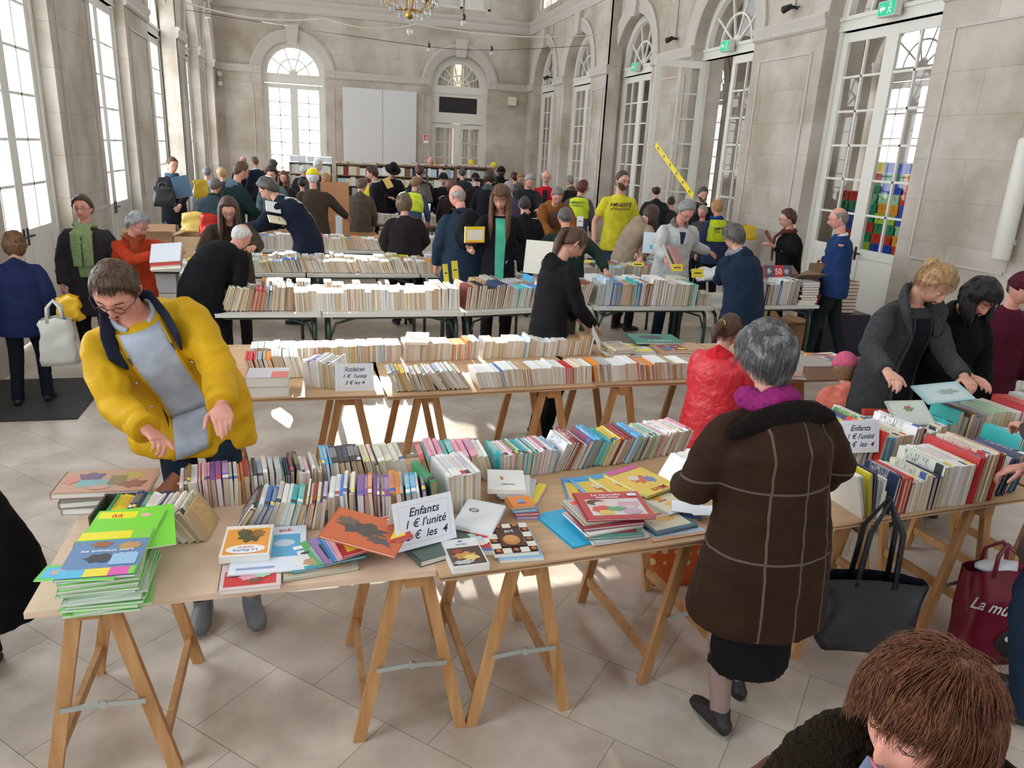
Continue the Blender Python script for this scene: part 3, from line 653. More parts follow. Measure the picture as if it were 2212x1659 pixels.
for a in [(-1.15, 6.17, .06, 6.16, 'left, behind the man in the yellow jacket'), (.075, 6.155, 1.255, 6.17, 'beneath the white books hit by sun'), (1.27, 6.17, 2.52, 6.40, 'in front of the long-haired girl'),
          (2.54, 6.38, 3.76, 6.35, 'with the large art books'), (3.79, 6.36, 5.01, 6.43, 'right, beside the man in the blue sweater')]:
    folding(*a[:4], .76, 'grey folding table with dark green legs ' + a[4])
for a in [(-1.30, 8.12, -.065, 8.13, 'second rank, far left'), (-.05, 8.13, 1.15, 8.15, 'second rank, middle, before the woman in black'), (1.17, 8.15, 2.36, 8.2, 'second rank, behind the backpack'), (2.9, 7.75, 4.1, 7.72, 'second rank, by the beige coat woman')]:
    folding(*a[:4], .76, 'grey folding table ' + a[4])
for a in [(-1.1, 9.95, .1, 10.0, 'third rank, left'), (.12, 10.0, 1.75, 10.05, 'third rank, right of the lectern')]:
    folding(*a[:4], .7, 'grey folding table ' + a[4])
folding(-.75, 11.7, 1.05, 11.85, .8, 'long varnished table with the wooden lectern board', DKWOOD)
folding(.55, 13.7, 1.9, 13.8, .6, 'varnished table behind the woman in the olive coat', DKWOOD); folding(1.95, 13.6, 3.3, 13.5, .6, 'varnished table with the white slip', DKWOOD)
folding(.9, 16.2, 2.6, 16.2, .6, 'far table before the bookcases', DKWOOD); folding(3.7, 9.9, 5.0, 9.9, .7, 'grey table before the brown-jacketed man')
# ---------------------------------------------------------------- upright rows at the front
G1 = 'childrens books in the back row of the front left table'
row(-.49, 2.70, .02, 2.76, 'back row of front pale table', G1, PAL_KIDS, (.008, .02), (.095, .125), (.16, .19), lambda u: -.05 + .1 * u, .12, .12)
row(.03, 2.775, .40, 2.80, 'back row behind price sign', G1, ['white', 'cream', 'light blue', 'black', 'black', 'turquoise', 'red', 'orange'], (.012, .03), (.11, .13), (.17, .2), lambda u: -.1 - .2 * u, .1, .5)
G2 = 'childrens books in the middle row of the front left table'
row(-.29, 2.50, .02, 2.48, 'middle row of front pale table', G2, PAL_KIDS, (.008, .02), (.10, .125), (.15, .19), lambda u: .55 - .5 * u, .15, .15)
row(.03, 2.49, .40, 2.46, 'middle row by large sign', G2, ['white', 'light blue', 'red', 'orange', 'blue', 'grey', 'cream', 'purple', 'white'], (.009, .022), (.12, .14), (.17, .2), lambda u: .02 - .15 * u, .12, .2)
row(.41, 2.49, .45, 2.50, 'pair left of white volumes', 'green hardback and neighbour', ['green'], fixed=[('green', .028, .155, .2, -.05, True)])
row(.475, 2.515, .62, 2.54, 'set with red labels', 'tall white volumes with red labels', ['white'], fixed=[('white', .018, .16, .21, -.02, False)] * 7)
G3 = 'childrens books in the back row of the front plywood table'
ln3 = lambda u: -.12 + .65 * min(1, max(0, (u - .08) * 3.2)) if u < .8 else .5
row(.44, 2.80, .74, 2.80, 'row behind white volumes', G3, ['red', 'white', 'light blue', 'pale blue', 'pink', 'turquoise'], (.012, .028), (.11, .13), (.18, .2), lambda u: -.3, .1, .1)
row(.75, 2.79, 1.00, 2.83, 'green-striped back row series', G3, ['white', 'turquoise', 'green', 'white', 'pink', 'pale blue'], (.006, .012), (.105, .115), (.17, .18), lambda u: -.05 + .3 * u, .05, 0)
row(1.005, 2.835, 1.40, 2.89, 'leaning back row near brown coat', G3, ['white', 'black', 'yellow', 'orange', 'turquoise', 'brown', 'light blue', 'white', 'dark red'], (.008, .022), (.12, .145), (.17, .2), lambda u: .42, .1, .2)
row(1.41, 2.90, 1.72, 2.985, 'back row touching brown coat', G3, ['white', 'white', 'cream', 'pink', 'pale green', 'white'], (.006, .012), (.11, .12), (.17, .18), lambda u: .42, .05, 0)
row(1.42, 2.52, 1.60, 2.58, 'booklets beside brown coat', 'white booklets beside the brown coat', ['white'], (.009, .013), (.15, .16), (.12, .13), .62, .04, 0)
# short leaning fan at the left
row(-.575, 2.47, -.36, 2.44, 'slumped group at far left', 'slumped books at the left of the pale table', ['tan', 'pale green', 'cream', 'light blue', 'white', 'tan'], (.012, .022), (.11, .13), (.14, .18), lambda u: -.72 + .2 * u, .1, .1)
# box of small books at far left
bx = MB(); bx.box((-.12, -.09, 0), (.12, .09, .006)); bx.box((-.12, -.09, 0), (-.113, .09, .085)); bx.box((.113, -.09, 0), (.12, .09, .05)); bx.box((-.12, .083, 0), (.12, .09, .085)); bx.box((-.12, -.09, 0), (.12, -.083, .035))
o = bx.obj('open_box', plain('dark olive card', (.06, .055, .035), .6), None, label='low dark box of small books at the left end of the front table', category='box'); o.location = (-.63, 2.62, TZ); o.rotation_euler = (0, 0, radians(-4))
row(-.74, 2.545, -.53, 2.53, 'dark box at left', 'small books in the dark box', ['yellow', 'green', 'white', 'white', 'grey', 'black', 'navy', 'navy'], (.012, .022), (.085, .10), (.13, .145), lambda u: .35 - .1 * u, .1, .2, z=TZ + .007)
flat('picture_book', 'large old picture album with a pink and teal painted cover, left end', (-.77, 2.86, TZ + .052), -2, (.33, .20, .022), (.52, .30, .22), [('r', -.48, -.46, .48, .46, (.55, .32, .22)), ('e', -.2, .2, .16, .18, (.16, .1, .2), .2), ('r', -.3, -.25, .1, .05, (.2, .42, .42)), ('e', .22, .18, .14, .16, (.5, .4, .1), .2), ('r', .02, -.2, .2, .2, (.25, .2, .08)), ('e', -.38, .1, .08, .2, (.6, .25, .2), .2), ('e', .3, -.2, .14, .16, (.3, .12, .1), .3), ('e', -.05, -.3, .12, .1, (.55, .35, .3), .2)])
flat('picture_book', 'closed album under the painted album at the far left', (-.78, 2.84, TZ + .027), 3, (.26, .2, .024), (.2, .2, .17)); flat('picture_book', 'lowest grey album of the far left pile', (-.77, 2.83, TZ), -3, (.25, .2, .026), (.35, .33, .3))
flat('hardback_book', 'plain brown hardback propped open against the back row', (-.525, 2.74, TZ + .035), -12, (.13, .19, .022), (.26, .085, .03), [('r', -.2, .28, .2, .34, (.7, .66, .6))], hard=True, tilt=(12, 36))
# ---------------------------------------------------------------- green magazine pile
random.seed(21)
for i in range(15):
    zz = TZ + i * .0086; w_ = .205
    c = random.choice([(.18, .55, .1), (.25, .62, .15), (.2, .5, .15), (.5, .6, .5)])
    sh = None; tx = ()
    if i == 14:
        c = (.14, .2, .3)
        sh = [('r', -.5, -.5, .5, .5, (.13, .24, .42)), ('r', -.5, .28, .5, .5, (.22, .62, .06)), ('r', -.5, .3, .22, .48, (.82, .72, .03)), ('e', -.12, .18, .14, .07, (.3, .12, .05), .2), ('e', .27, .12, .16, .08, (.5, .28, .1), .2),
              ('e', -.05, -.12, .2, .09, (.05, .05, .06), .2), ('r', .1, -.28, .45, -.05, (.3, .5, .72)), ('r', -.5, -.5, .5, -.34, (.1, .45, .7)), ('r', -.16, -.5, .16, -.34, (.8, .66, .05)), ('r', .16, -.5, .42, -.34, (.7, .1, .4)), ('r', .42, -.5, .5, -.34, (.2, .62, .06))]
        tx = [('les animaux stars', 0, .03, .021, WINK, 0), ('du cinéma', .3, -.05, .011, WINK, 0)]
    flat('magazine', 'top magazine with animal photographs and a yellow title, on the green pile' if i == 14 else 'green-edged magazine, %s from the bottom of the front left pile' % ordn(i + 1), (-.615 + random.uniform(-.012, .012), 2.21 + random.uniform(-.008, .008), zz), random.uniform(-5, 5) + 3,
         (w_, .275, .0082), c, sh, tx, hard=False, group='magazines in the green pile', cat='magazine', page=(.62, .66, .6))
for i, (dx, dy, a) in enumerate([(-.02, .125, -8), (.03, .15, 6), (.01, .165, 2)]):
    flat('magazine', ['bright green magazine sticking out behind the top one, left', 'bright green magazine with a yellow logo, right of the fan', 'rearmost bright green magazine of the fan'][i], (-.59 + dx, 2.22 + dy, TZ + .118 - .006 * i), a + 4, (.205, .27, .006), (.2, .66, .05),
         [('r', -.5, .22, .5, .5, (.2, .66, .05)), ('r', -.46, .30, .1, .46, (.85, .75, .03)), ('e', .24, .36, .08, .05, (.8, .45, .4))], [('aa', -.18, .37, .04, RINK, 0)], hard=False, cat='magazine', tilt=(2, 0))
flat('magazine', 'small magazine sliding off the front of the green pile, three photographs', (-.665, 2.10, TZ + .124), -8, (.21, .08, .004), (.15, .6, .1), [('r', -.46, -.35, -.1, .35, (.1, .45, .75)), ('r', -.1, -.35, .2, .35, (.85, .65, .05)), ('r', .2, -.35, .46, .35, (.7, .1, .35)), ('e', -.28, 0, .1, .2, (.5, .4, .4), .2), ('e', .05, 0, .1, .2, (.4, .3, .15), .2)], hard=False, cat='magazine')
# ---------------------------------------------------------------- flat books near the pile
FX = lambda px, py, z=TZ: P(px, py, z)
flat('picture_book', 'grey-white hardback at the bottom of the pile in front of the orange book', (-.215, 2.19, TZ), 1, (.185, .15, .016), (.7, .55, .52), rnd_art(3))
flat('booklet', 'large white booklet with a blue picture under the orange-covered book', (-.165, 2.335, TZ + .018), -1, (.235, .30, .005), (.72, .76, .85), [('r', -.05, -.2, .42, .3, (.10, .38, .62)), ('e', .2, .1, .15, .08, (.5, .6, .7)), ('r', -.4, -.42, .1, -.38, (.3, .35, .6))], [('que', .2, .38, .03, RINK, 180)], hard=False)
flat('paperback_book', 'orange book upside down titled La flèche noire, on the white booklet', (-.235, 2.36, TZ + .024), 178, (.155, .205, .024), (.82, .78, .7), [('r', -.45, -.38, .45, .45, (.80, .34, .05)), ('e', -.05, -.12, .24, .2, (.09, .08, .03), .25), ('e', .12, -.25, .1, .12, (.1, .1, .04), .3), ('e', -.2, -.2, .14, .12, (.3, .14, .04), .3), ('e', .0, .3, .4, .14, (.82, .8, .75))],
     [('La flèche', 0, .34, .022, BINK, 0), ('noire', 0, .25, .022, RINK, 0)], hard=False)
# fan of thin albums with the orange-red cover on top
for i, (dx, dy, z_, a, tl, c, nm) in enumerate([(-.11, .0, .0, 8, 0, (.5, .47, .35), 'old cream album at the bottom of the fan'), (-.09, .035, .012, 14, 2, (.05, .35, .42), 'teal album with a pink shape, lower left of the fan'),
        (-.03, .065, .022, 20, 14, (.1, .42, .12), 'green and blue comic in the fan'), (.0, .06, .032, 18, 16, (.3, .2, .42), 'purple album in the fan'), (.03, .055, .042, 16, 18, (.08, .25, .55), 'blue album in the fan'), (.05, .045, .052, 15, 18, (.75, .45, .5), 'pink album in the fan'), (.07, .035, .062, 12, 18, (.5, .05, .05), 'red album just under the topmost orange one')]):
    flat('picture_book', nm, (.10 + dx, 2.25 + dy, TZ + z_ + .002), a, (.24, .17, .010), c, rnd_art(30 + i), tilt=(0, -tl * .35))
flat('picture_book', 'orange-red album with a dark grey bird, on top of the fan', (.150, 2.275, TZ + .085), -22, (.26, .19, .010), (.62, .13, .05), [('r', -.49, -.49, .49, .49, (.62, .15, .06)), ('e', -.05, .02, .3, .2, (.10, .085, .075), .3), ('e', .2, -.2, .14, .1, (.12, .1, .09), .3), ('e', -.28, .15, .14, .12, (.18, .13, .1), .3), ('p', ((.2, -.22), (.42, -.34), (.3, -.16)), (.1, .12, .16))], tilt=(3, 10))
# ---------------------------------------------------------------- price signs
def tent_sign(name, label, loc, rz, w, h, lines, tilt=24, size=.032, border=(.75, .6, .35), under=False):
    root = empty(name, loc, rz, label=label, category='sign')
    a = radians(tilt); m = MB(); xf = R(-tilt, 'X')
    m.box((-w / 2, 0, 0), (w / 2, .0012, h), 0, xf); m.obj('front_panel', CARD, root)
    xb = T(0, 2 * h * sin(a), 0) @ R(tilt, 'X'); b = MB(); b.box((-w / 2, -.0012, 0), (w / 2, 0, h), 0, xb); b.obj('rear_panel', CARD, root)
    f = MB(); e = .0016; q = .018
    for x0, z0, x1, z1 in ((-w / 2 + q, q, w / 2 - q, q + e), (-w / 2 + q, h - q - e, w / 2 - q, h - q), (-w / 2 + q, q, -w / 2 + q + e, h - q), (w / 2 - q - e, q, w / 2 - q, h - q)): f.box((x0, -.0004, z0), (x1, .0001, z1), 0, xf)
    f.obj('printed_border', plain('tan ink', border, .6), root)
    t = MB()
    for (s_, x, z, sz) in lines: text_mb(t, s_, sz, xf @ T(x, -.0008, z) @ R(90, 'X'), 0, .35, bold=.012)
    if under: t.box((-.04, -.001, h * .70), (.04, -.0006, h * .70 + .0016), 0, xf)
    t.obj('lettering', INK, root)
    return root
tent_sign('price_sign', 'large white price sign reading Enfants 1 € l\'unité on the front table', (.36, 2.26, TZ + .028), 18, .225, .165, [('Enfants', 0, .122, .040), ('1 € l\'unité', 0, .082, .038), ('3 €  les  4', 0, .042, .038)], 20)
flat('hardback_book', 'dark green marbled book under the large price sign', (.405, 2.27, TZ), 20, (.23, .14, .022), (.09, .13, .11))
tent_sign('price_sign', 'white Scolaires price sign on the second row of tables', (.215, 4.09, TZ), -2, .215, .155, [('Scolaires', 0, .122, .032), ('1 €  l\'unité', 0, .082, .03), ('3 € les 4', 0, .045, .03)], 16, under=True, border=(.5, .55, .7))
tent_sign('price_sign', 'white Enfants price sign on books right of the brown coat', (2.40, 2.63, TZ + .10), -3, .20, .15, [('Enfants', 0, .113, .036), ('1 € l\'unité', 0, .075, .034), ('3 €  les  4', 0, .038, .034)], 14)
# white volumes' neighbours and flat books on the plywood board
for i, (nm, c, dx, dy, a) in enumerate([('black and yellow paperback at the bottom of the pile by the white volumes', (.03, .03, .03), .07, .0, -30), ('grey paperback in the pile by the white volumes', (.5, .53, .56), .04, .01, -22), ('white paperback in the pile by the white volumes', (.72, .72, .7), .02, .01, -16)]):
    flat('paperback_book', nm, (.75 + dx, 2.645 + dy, TZ + .016 * i), a, (.13, .19, .015), c, [('r', .2, -.5, .5, .5, (.8, .62, .05))] if i == 0 else None, hard=False)
flat('paperback_book', 'white book with a small yellow figure on top of the pile by the white volumes', (.735, 2.655, TZ + .049), -12, (.15, .19, .02), (.76, .76, .72), [('e', -.12, .1, .06, .07, (.6, .5, .12), .3), ('r', -.14, -.03, -.08, .1, (.5, .1, .05))], [('contes', .05, -.25, .02, INK, 180)], hard=False)
for i, (nm, c) in enumerate([('lilac mini book at the bottom of the small pile', (.3, .2, .42)), ('red mini book in the small pile', (.6, .05, .06)), ('light blue mini book in the small pile', (.06, .42, .7)), ('orange mini book with a blue bird on top of the small pile', (.75, .24, .04))]):
    flat('board_book', nm, (.775 - .008 * i, 2.475 + .004 * i, TZ + i * .0135), -6 + 3 * i, (.095, .085, .013), c, [('e', 0, .05, .16, .12, (.1, .4, .7), .3), ('e', 0, -.2, .2, .08, (.12, .15, .3))] if i == 3 else None, page=(.6, .6, .58))
flat('paperback_book', 'light blue paperback under the checkered book', (.668, 2.245, TZ), -2, (.155, .205, .012), (.3, .55, .75), hard=False)
ck = [('r', -.5, -.5, .5, .5, (.07, .03, .025))] + [('r', -.5 + i * .2, .5 - (j + 1) * .1667, -.3 + i * .2, .5 - j * .1667, (.76, .7, .62)) for i in range(5) for j in range(6) if (i + j) % 2 == 0 and (i in (0, 4) or j in (0, 5) or (i in (0, 3, 4)))] + [('e', -.5 + (i + .5) * .2, .5 - (j + .5) * .1667, .06, .055, (.45, .14, .03)) for i in range(5) for j in range(6) if (i + j) % 2 and (i in (0, 4) or j in (0, 5))] + [('r', -.3, -.32, .28, .32, (.07, .02, .015)), ('e', -.02, -.1, .2, .17, (.5, .2, .05)), ('e', -.02, -.06, .15, .12, (.6, .3, .1), .1)]
flat('paperback_book', 'brown and cream checkered paperback at the front edge of the plywood board', (.655, 2.26, TZ + .013), -2, (.155, .205, .014), (.72, .66, .58), ck, [('art', .0, .2, .03, WINK, 0)], hard=False)
flat('paperback_book', 'white-blue paperback lying askew with an oval portrait', (.575, 2.415, TZ + .03), -28, (.15, .20, .016), (.62, .7, .8), [('r', -.45, -.46, .45, .46, (.74, .75, .74)), ('e', -.2, .12, .13, .07, (.1, .11, .12)), ('e', -.2, .12, .09, .05, (.45, .45, .45), .2)], hard=False, tilt=(4, 3))
flat('paperback_book', 'blue and red paperback behind the feast cover', (.545, 2.30, TZ), -8, (.13, .19, .02), (.10, .14, .35), rnd_art(8), hard=False)
flat('paperback_book', 'white-topped paperback with a feast picture at the front edge', (.475, 2.195, TZ + .002), 3, (.125, .18, .025), (.76, .76, .76), [('r', -.46, -.46, .46, .18, (.09, .05, .035)), ('e', -.05, -.12, .3, .12, (.6, .3, .08), .3), ('e', .1, -.22, .2, .1, (.75, .6, .2), .3), ('e', -.15, -.36, .28, .07, (.5, .52, .5), .2), ('e', -.2, .03, .14, .08, (.35, .06, .03), .3), ('p', ((0, .37), (.09, .4), (0, .43), (-.09, .4)), (.1, .2, .6))], [('PIETRO', 0, .27, .012, INK, 0)], hard=False)
# pile with the red album
RB = [((.93, 2.35), 14, (.20, .27, .006), (.03, .42, .70), 'bright blue paper folder at the left of the red album', 0), ((1.05, 2.30), 6, (.23, .19, .012), (.62, .64, .66), 'grey picture book at the bottom of the red album pile', .004), ((1.04, 2.31), -3, (.22, .2, .010), (.08, .25, .2), 'green-bordered picture book in the red album pile', .017),
      ((1.03, 2.33), 10, (.24, .19, .008), (.75, .75, .73), 'white booklet in the red album pile', .028), ((1.04, 2.35), 3, (.25, .20, .012), (.35, .05, .06), 'dark red album under the red album', .037), ((1.015, 2.37), 8, (.2, .2, .008), (.5, .5, .4), 'pale album edge sticking out left of the red album', .050)]
for i, (p_, a, sz, c, nm, z_) in enumerate(RB): flat('picture_book', nm, (*p_, TZ + z_), a, sz, c, rnd_art(50 + i) if i else None)
flat('picture_book', 'red square album titled La nouvelle maîtresse on top of the pile', (1.085, 2.37, TZ + .060), -5, (.265, .22, .010), (.50, .05, .055), [('r', -.38, -.38, .42, .22, (.66, .6, .55)), ('e', -.24, .1, .14, .11, (.12, .04, .03)), ('e', -.17, .04, .1, .09, (.72, .55, .48)), ('e', -.18, -.16, .17, .13, (.6, .08, .05), .1), ('r', -.26, -.36, -.06, -.2, (.72, .5, .1)), ('e', .0, -.16, .14, .08, (.12, .35, .15), .3), ('e', .22, -.02, .16, .1, (.70, .35, .45), .12),
     ('e', .23, -.12, .08, .08, (.65, .5, .45)), ('e', .22, -.27, .13, .1, (.55, .35, .5), .1), ('r', .1, .06, .38, .18, (.62, .6, .58)), ('r', .3, .3, .44, .4, (.75, .75, .75)), ('e', .38, .44, .03, .03, (.1, .3, .6))], [('La nouvelle', -.03, .36, .026, WINK, 0), ('maîtresse', -.03, .27, .024, WINK, 0)])
DS = [((1.29, 2.30), 6, (.26, .2, .006), (.62, .34, .2), 'orange-edged album at the board edge right of the red album', 0), ((1.27, 2.36), 12, (.2, .25, .010), (.03, .12, .17), 'dark blue framed book with a duck picture', .007), ((1.40, 2.46), -22, (.18, .24, .008), (.06, .2, .5), 'blue book beneath loose papers', 0), ((1.345, 2.455), 20, (.15, .2, .008), (.7, .72, .74), 'white picture book with a teddy, right of the red album', .018)]
for i, (p_, a, sz, c, nm, z_) in enumerate(DS): flat('picture_book', nm, (*p_, TZ + z_), a, sz, c, [('r', -.42, -.42, .42, .42, (.7, .62, .42)), ('e', -.1, .15, .15, .1, (.75, .42, .06)), ('e', .05, -.15, .22, .08, (.75, .4, .08)), ('r', -.2, -.02, .1, .04, (.55, .08, .05))] if i in (1, 3) else rnd_art(70 + i))
pp = MB(); pp.box((-.06, -.05, 0), (.06, .05, .0012)); pp.box((.0, -.07, .0014), (.11, .01, .0024), 0, R(18)); o = pp.obj('loose_paper', CARD, None, label='loose white sheets on the duck book beside the brown coat', category='paper'); o.location = (1.405, 2.375, TZ + .03); o.rotation_euler = (0, 0, radians(-25))
CM = [((1.08, 2.62), -10, (.19, .25, .010), (.1, .3, .6), 'blue comic album at left of the three comics', 0), ((1.15, 2.615), 8, (.2, .25, .010), (.10, .42, .72), 'light blue comic album with an orange character', .012), ((1.245, 2.615), 20, (.2, .25, .012), (.65, .58, .1), 'yellow comic album in the middle of the comics', .022), ((1.315, 2.62), 24, (.2, .25, .012), (.72, .58, .08), 'yellow and magenta comic album on top', .034), ((1.30, 2.53), -30, (.17, .23, .006), (.8, .72, .1), 'bright yellow booklet under the comics', 0)]
for i, (p_, a, sz, c, nm, z_) in enumerate(CM): flat('picture_book', nm, (*p_, TZ + z_), a + 180, sz, c, [('r', -.46, -.3, .46, .3, (.75, .5, .08)), ('e', 0, .0, .2, .14, (.55, .12, .05), .3), ('e', .1, -.1, .12, .1, (.7, .6, .5), .2), ('e', -.18, .08, .1, .12, (.1, .2, .5), .3), ('r', -.46, -.5, .46, -.36, (.6, .1, .3) if i in (3,) else (.1, .35, .6))], [('Mini', 0, .4, .05, RINK if i > 1 else BINK, 0)])
# ---------------------------------------------------------------- right-hand table
random.seed(5)
G4 = 'books in the front row of the right table'
row(2.10, 2.215, 2.22, 2.22, 'album group of right table', G4, ['white', 'pale green', 'yellow', 'dark red'], fixed=[('white', .012, .20, .26, -.35, True), ('pale green', .012, .19, .25, -.3, True), ('yellow', .014, .20, .25, -.2, True), ('navy', .01, .2, .25, -.15, True), ('grey', .012, .17, .25, -.1, True), ('white', .01, .17, .22, .02, False)])
row(2.235, 2.225, 2.48, 2.245, 'front row of right table', G4, ['white', 'white', 'cream', 'red', 'white', 'navy'], (.008, .022), (.13, .17), (.17, .21), .04, .06, .3)
row(2.485, 2.25, 2.66, 2.26, 'white set on right table', G4, ['white'], (.011, .014), (.18, .185), (.24, .25), .06, .02, 0)
row(2.665, 2.262, 2.83, 2.28, 'tall group on right table', G4, ['red', 'yellow', 'white', 'tan', 'brown', 'cream'], (.008, .018), (.2, .225), (.25, .28), .08, .03, .6)
row(2.86, 2.30, 3.02, 2.34, 'end group of right table', G4, ['navy', 'blue', 'yellow', 'cream'], (.012, .028), (.16, .19), (.2, .24), .4, .03, .5)
G5 = 'books in the rear rows of the right table'
row(2.02, 2.62, 2.50, 2.66, 'second row by right sign', G5, PAL_KIDS, (.008, .022), (.11, .15), (.17, .22), .1, .15, .2)
row(2.50, 2.62, 2.98, 2.68, 'row under reaching hand', G5, ['white', 'red', 'cream', 'light blue', 'turquoise', 'dark red'], (.014, .03), (.16, .2), (.22, .26), .1, .1, .6)
row(3.16, 2.50, 3.9, 2.58, 'row at the right edge of the picture', G5, PAL_KIDS, (.01, .03), (.13, .19), (.17, .24), .1, .15, .4, mass=True)
row(3.16, 2.85, 4.0, 2.92, 'rear row at the right edge of the picture', G5, PAL_KIDS, (.01, .03), (.13, .19), (.17, .24), .1, .15, .4, mass=True)
row(2.10, 2.865, 2.66, 2.91, 'row before charcoal coat woman', G5, ['white', 'white', 'pale blue', 'dark red', 'yellow', 'light blue', 'cream', 'grey', 'navy', 'green'], (.008, .02), (.11, .15), (.17, .24), .3, .2, .3)
flat('picture_book', 'pale blue album with a fish skeleton standing above the rear books', (2.82, 2.97, TZ + .002), -10, (.30, .26, .012), (.55, .7, .75), [('e', .1, .05, .15, .1, (.08, .08, .1), .4), ('e', .2, -.05, .1, .16, (.1, .1, .12), .4)], tilt=(76, 0))
flat('hardback_book', 'thick red-topped album standing at right, one hand on it', (2.93, 3.03, TZ + .002), -12, (.32, .28, .03), (.62, .06, .03), None, tilt=(78, 0))
# ---------------------------------------------------------------- second row of tables
random.seed(11)
G6 = 'paperbacks in the front row of the second rank'
row(.44, 4.03, .68, 4.035, 'second rank front, left end', G6, ['white', 'yellow', 'white', 'cream', 'grey'], (.010, .022), (.10, .125), (.17, .19), -.38, .15, .05)
row(.69, 4.035, .90, 4.045, 'second rank slumped stretch', G6, ['white', 'white', 'pale blue', 'cream'], (.012, .022), (.12, .135), (.18, .2), -.62, .15, .05)
row(.93, 4.045, 1.66, 4.10, 'front row of the second rank, middle', G6, PAL_WHITE, (.008, .022), (.10, .12), (.165, .185), lambda u: -.3 + .25 * u, .12, .05, mass=True)
row(1.68, 4.10, 2.36, 4.12, 'front row of the second rank, right end', G6, PAL_WHITE, (.008, .022), (.10, .125), (.165, .185), -.2, .12, .05, mass=True)
G7 = 'paperbacks in the back row of the second rank'
row(-.38, 4.655, .55, 4.665, 'back row of the second rank, left part', G7, PAL_WHITE, (.009, .02), (.105, .12), (.165, .18), 0, .08, .03, mass=True)
mass_row(.56, 4.665, 1.08, 4.69, PAL_WHITE, tr=(.009, .02), lean=.05); mass_row(1.09, 4.69, 1.88, 4.72, PAL_WHITE, tr=(.009, .02), lean=.12)
row(-.06, 4.19, .12, 4.11, 'group left of Scolaires sign', 'textbooks left of the Scolaires sign', ['white', 'cream', 'lilac', 'white'], (.012, .02), (.13, .16), (.18, .2), -.1, .1, .1)
row(-.36, 4.36, -.06, 4.37, 'row behind the thick dictionaries', 'textbooks behind the dictionaries', PAL_WHITE, (.01, .02), (.12, .15), (.18, .2), -.25, .15, .1, mass=True)
for i, c in enumerate([(.55, .5, .45), (.45, .4, .42)]): flat('hardback_book', ['huge white dictionary lying at the left of the second rank', 'grey dictionary with a red corner on the huge dictionary'][i], (-.25, 4.12, TZ + .056 * i), -2 * i, (.22, .19, .055), (.7, .68, .66) if i == 0 else (.5, .46, .48), [('r', .1, -.5, .5, .1, (.6, .1, .07))] if i else None)
for i in range(5): flat('paperback_book', 'white paperback, %s from bottom of the pile by the Scolaires sign' % ordn(i + 1), (.03 + .01 * (i % 2), 4.42, TZ + .017 * i), 5 * (i % 2) + 28, (.13, .19, .016), (.78, .76, .7), hard=False, group='white pile by the Scolaires sign')
flat('paperback_book', 'red and white book lying on the back row of the second rank', (.66, 4.75, TZ + .125), -10, (.15, .2, .018), (.72, .6, .5), [('e', 0, 0, .3, .25, (.6, .12, .08)), ('e', 0, 0, .2, .16, (.7, .55, .4))], tilt=(6, 0))
flat('magazine', 'white card standing at the right end of the second rank back row', (1.92, 4.75, TZ + .12), -12, (.14, .2, .003), (.8, .8, .76), tilt=(10, 62), hard=False)
sx = [(2.05, 4.66, 5, 'paperback'), (2.22, 4.72, 3, 'magazine'), (2.45, 4.66, 4, 'magazine')]
for x, y, n_, nm in sx:
    for i in range(n_): flat(nm + ('_book' if nm == 'paperback' else ''), 'flat %s, %s from bottom, %s second rank' % (nm, ordn(i + 1), {2.05: 'short pile on', 2.22: 'beside green atlas on', 2.45: 'under green atlas on'}[x]), (x, y, TZ + .018 * i), random.uniform(-12, 12), (.15 if nm == 'paperback' else .22, .2 if nm == 'paperback' else .26, .017), jit(COLN[random.choice(['white', 'cream', 'tan', 'grey'])]), rnd_art(i * 7 + int(x * 10)) if i == n_ - 1 else None, cat='magazine' if nm == 'magazine' else 'book', group='flat piles on the second rank')
flat('hardback_book', 'green atlas with a dark globe lying on the second rank', (2.42, 4.86, TZ + .07), -6, (.36, .26, .014), (.03, .22, .16), [('e', -.05, .1, .25, .2, (.02, .03, .05))], [('PLANETES', .05, -.3, .04, WINK, 0)])
random.seed(31)
for i in range(16):
    x = 2.75 + (i % 8) * .14 + random.uniform(-.03, .03); y = 4.18 + (i // 8) * .33 + random.uniform(-.04, .04)
    if y < 4.3 and x > 3.1: continue
    flat('magazine', '%s flat magazine from the left, %s line, right end of the second rank' % (ordn(i % 8 + 1), ['front', 'back'][i // 8]), (x, y, TZ + .004 * (i % 3)), random.uniform(-20, 20), (.2, .27, .004), jit(COLN[random.choice(['white', 'orange', 'light blue', 'grey', 'cream', 'yellow'])]), rnd_art(200 + i), cat='magazine', hard=False, group='magazines at the right end of the second rank')
flat('hardback_book', 'large grey dictionary lying at the right end of the second rank', (3.26, 4.17, TZ), -4, (.27, .26, .085), (.36, .33, .28), page=(.52, .38, .27)); flat('hardback_book', 'tan hardback beneath the edge of the grey dictionary', (3.05, 4.12, TZ), -6, (.15, .2, .03), (.45, .28, .18)); flat('hardback_book', 'small orange-brown hardback behind the grey dictionary', (3.32, 4.50, TZ + .02), 8, (.17, .14, .05), (.6, .25, .16))
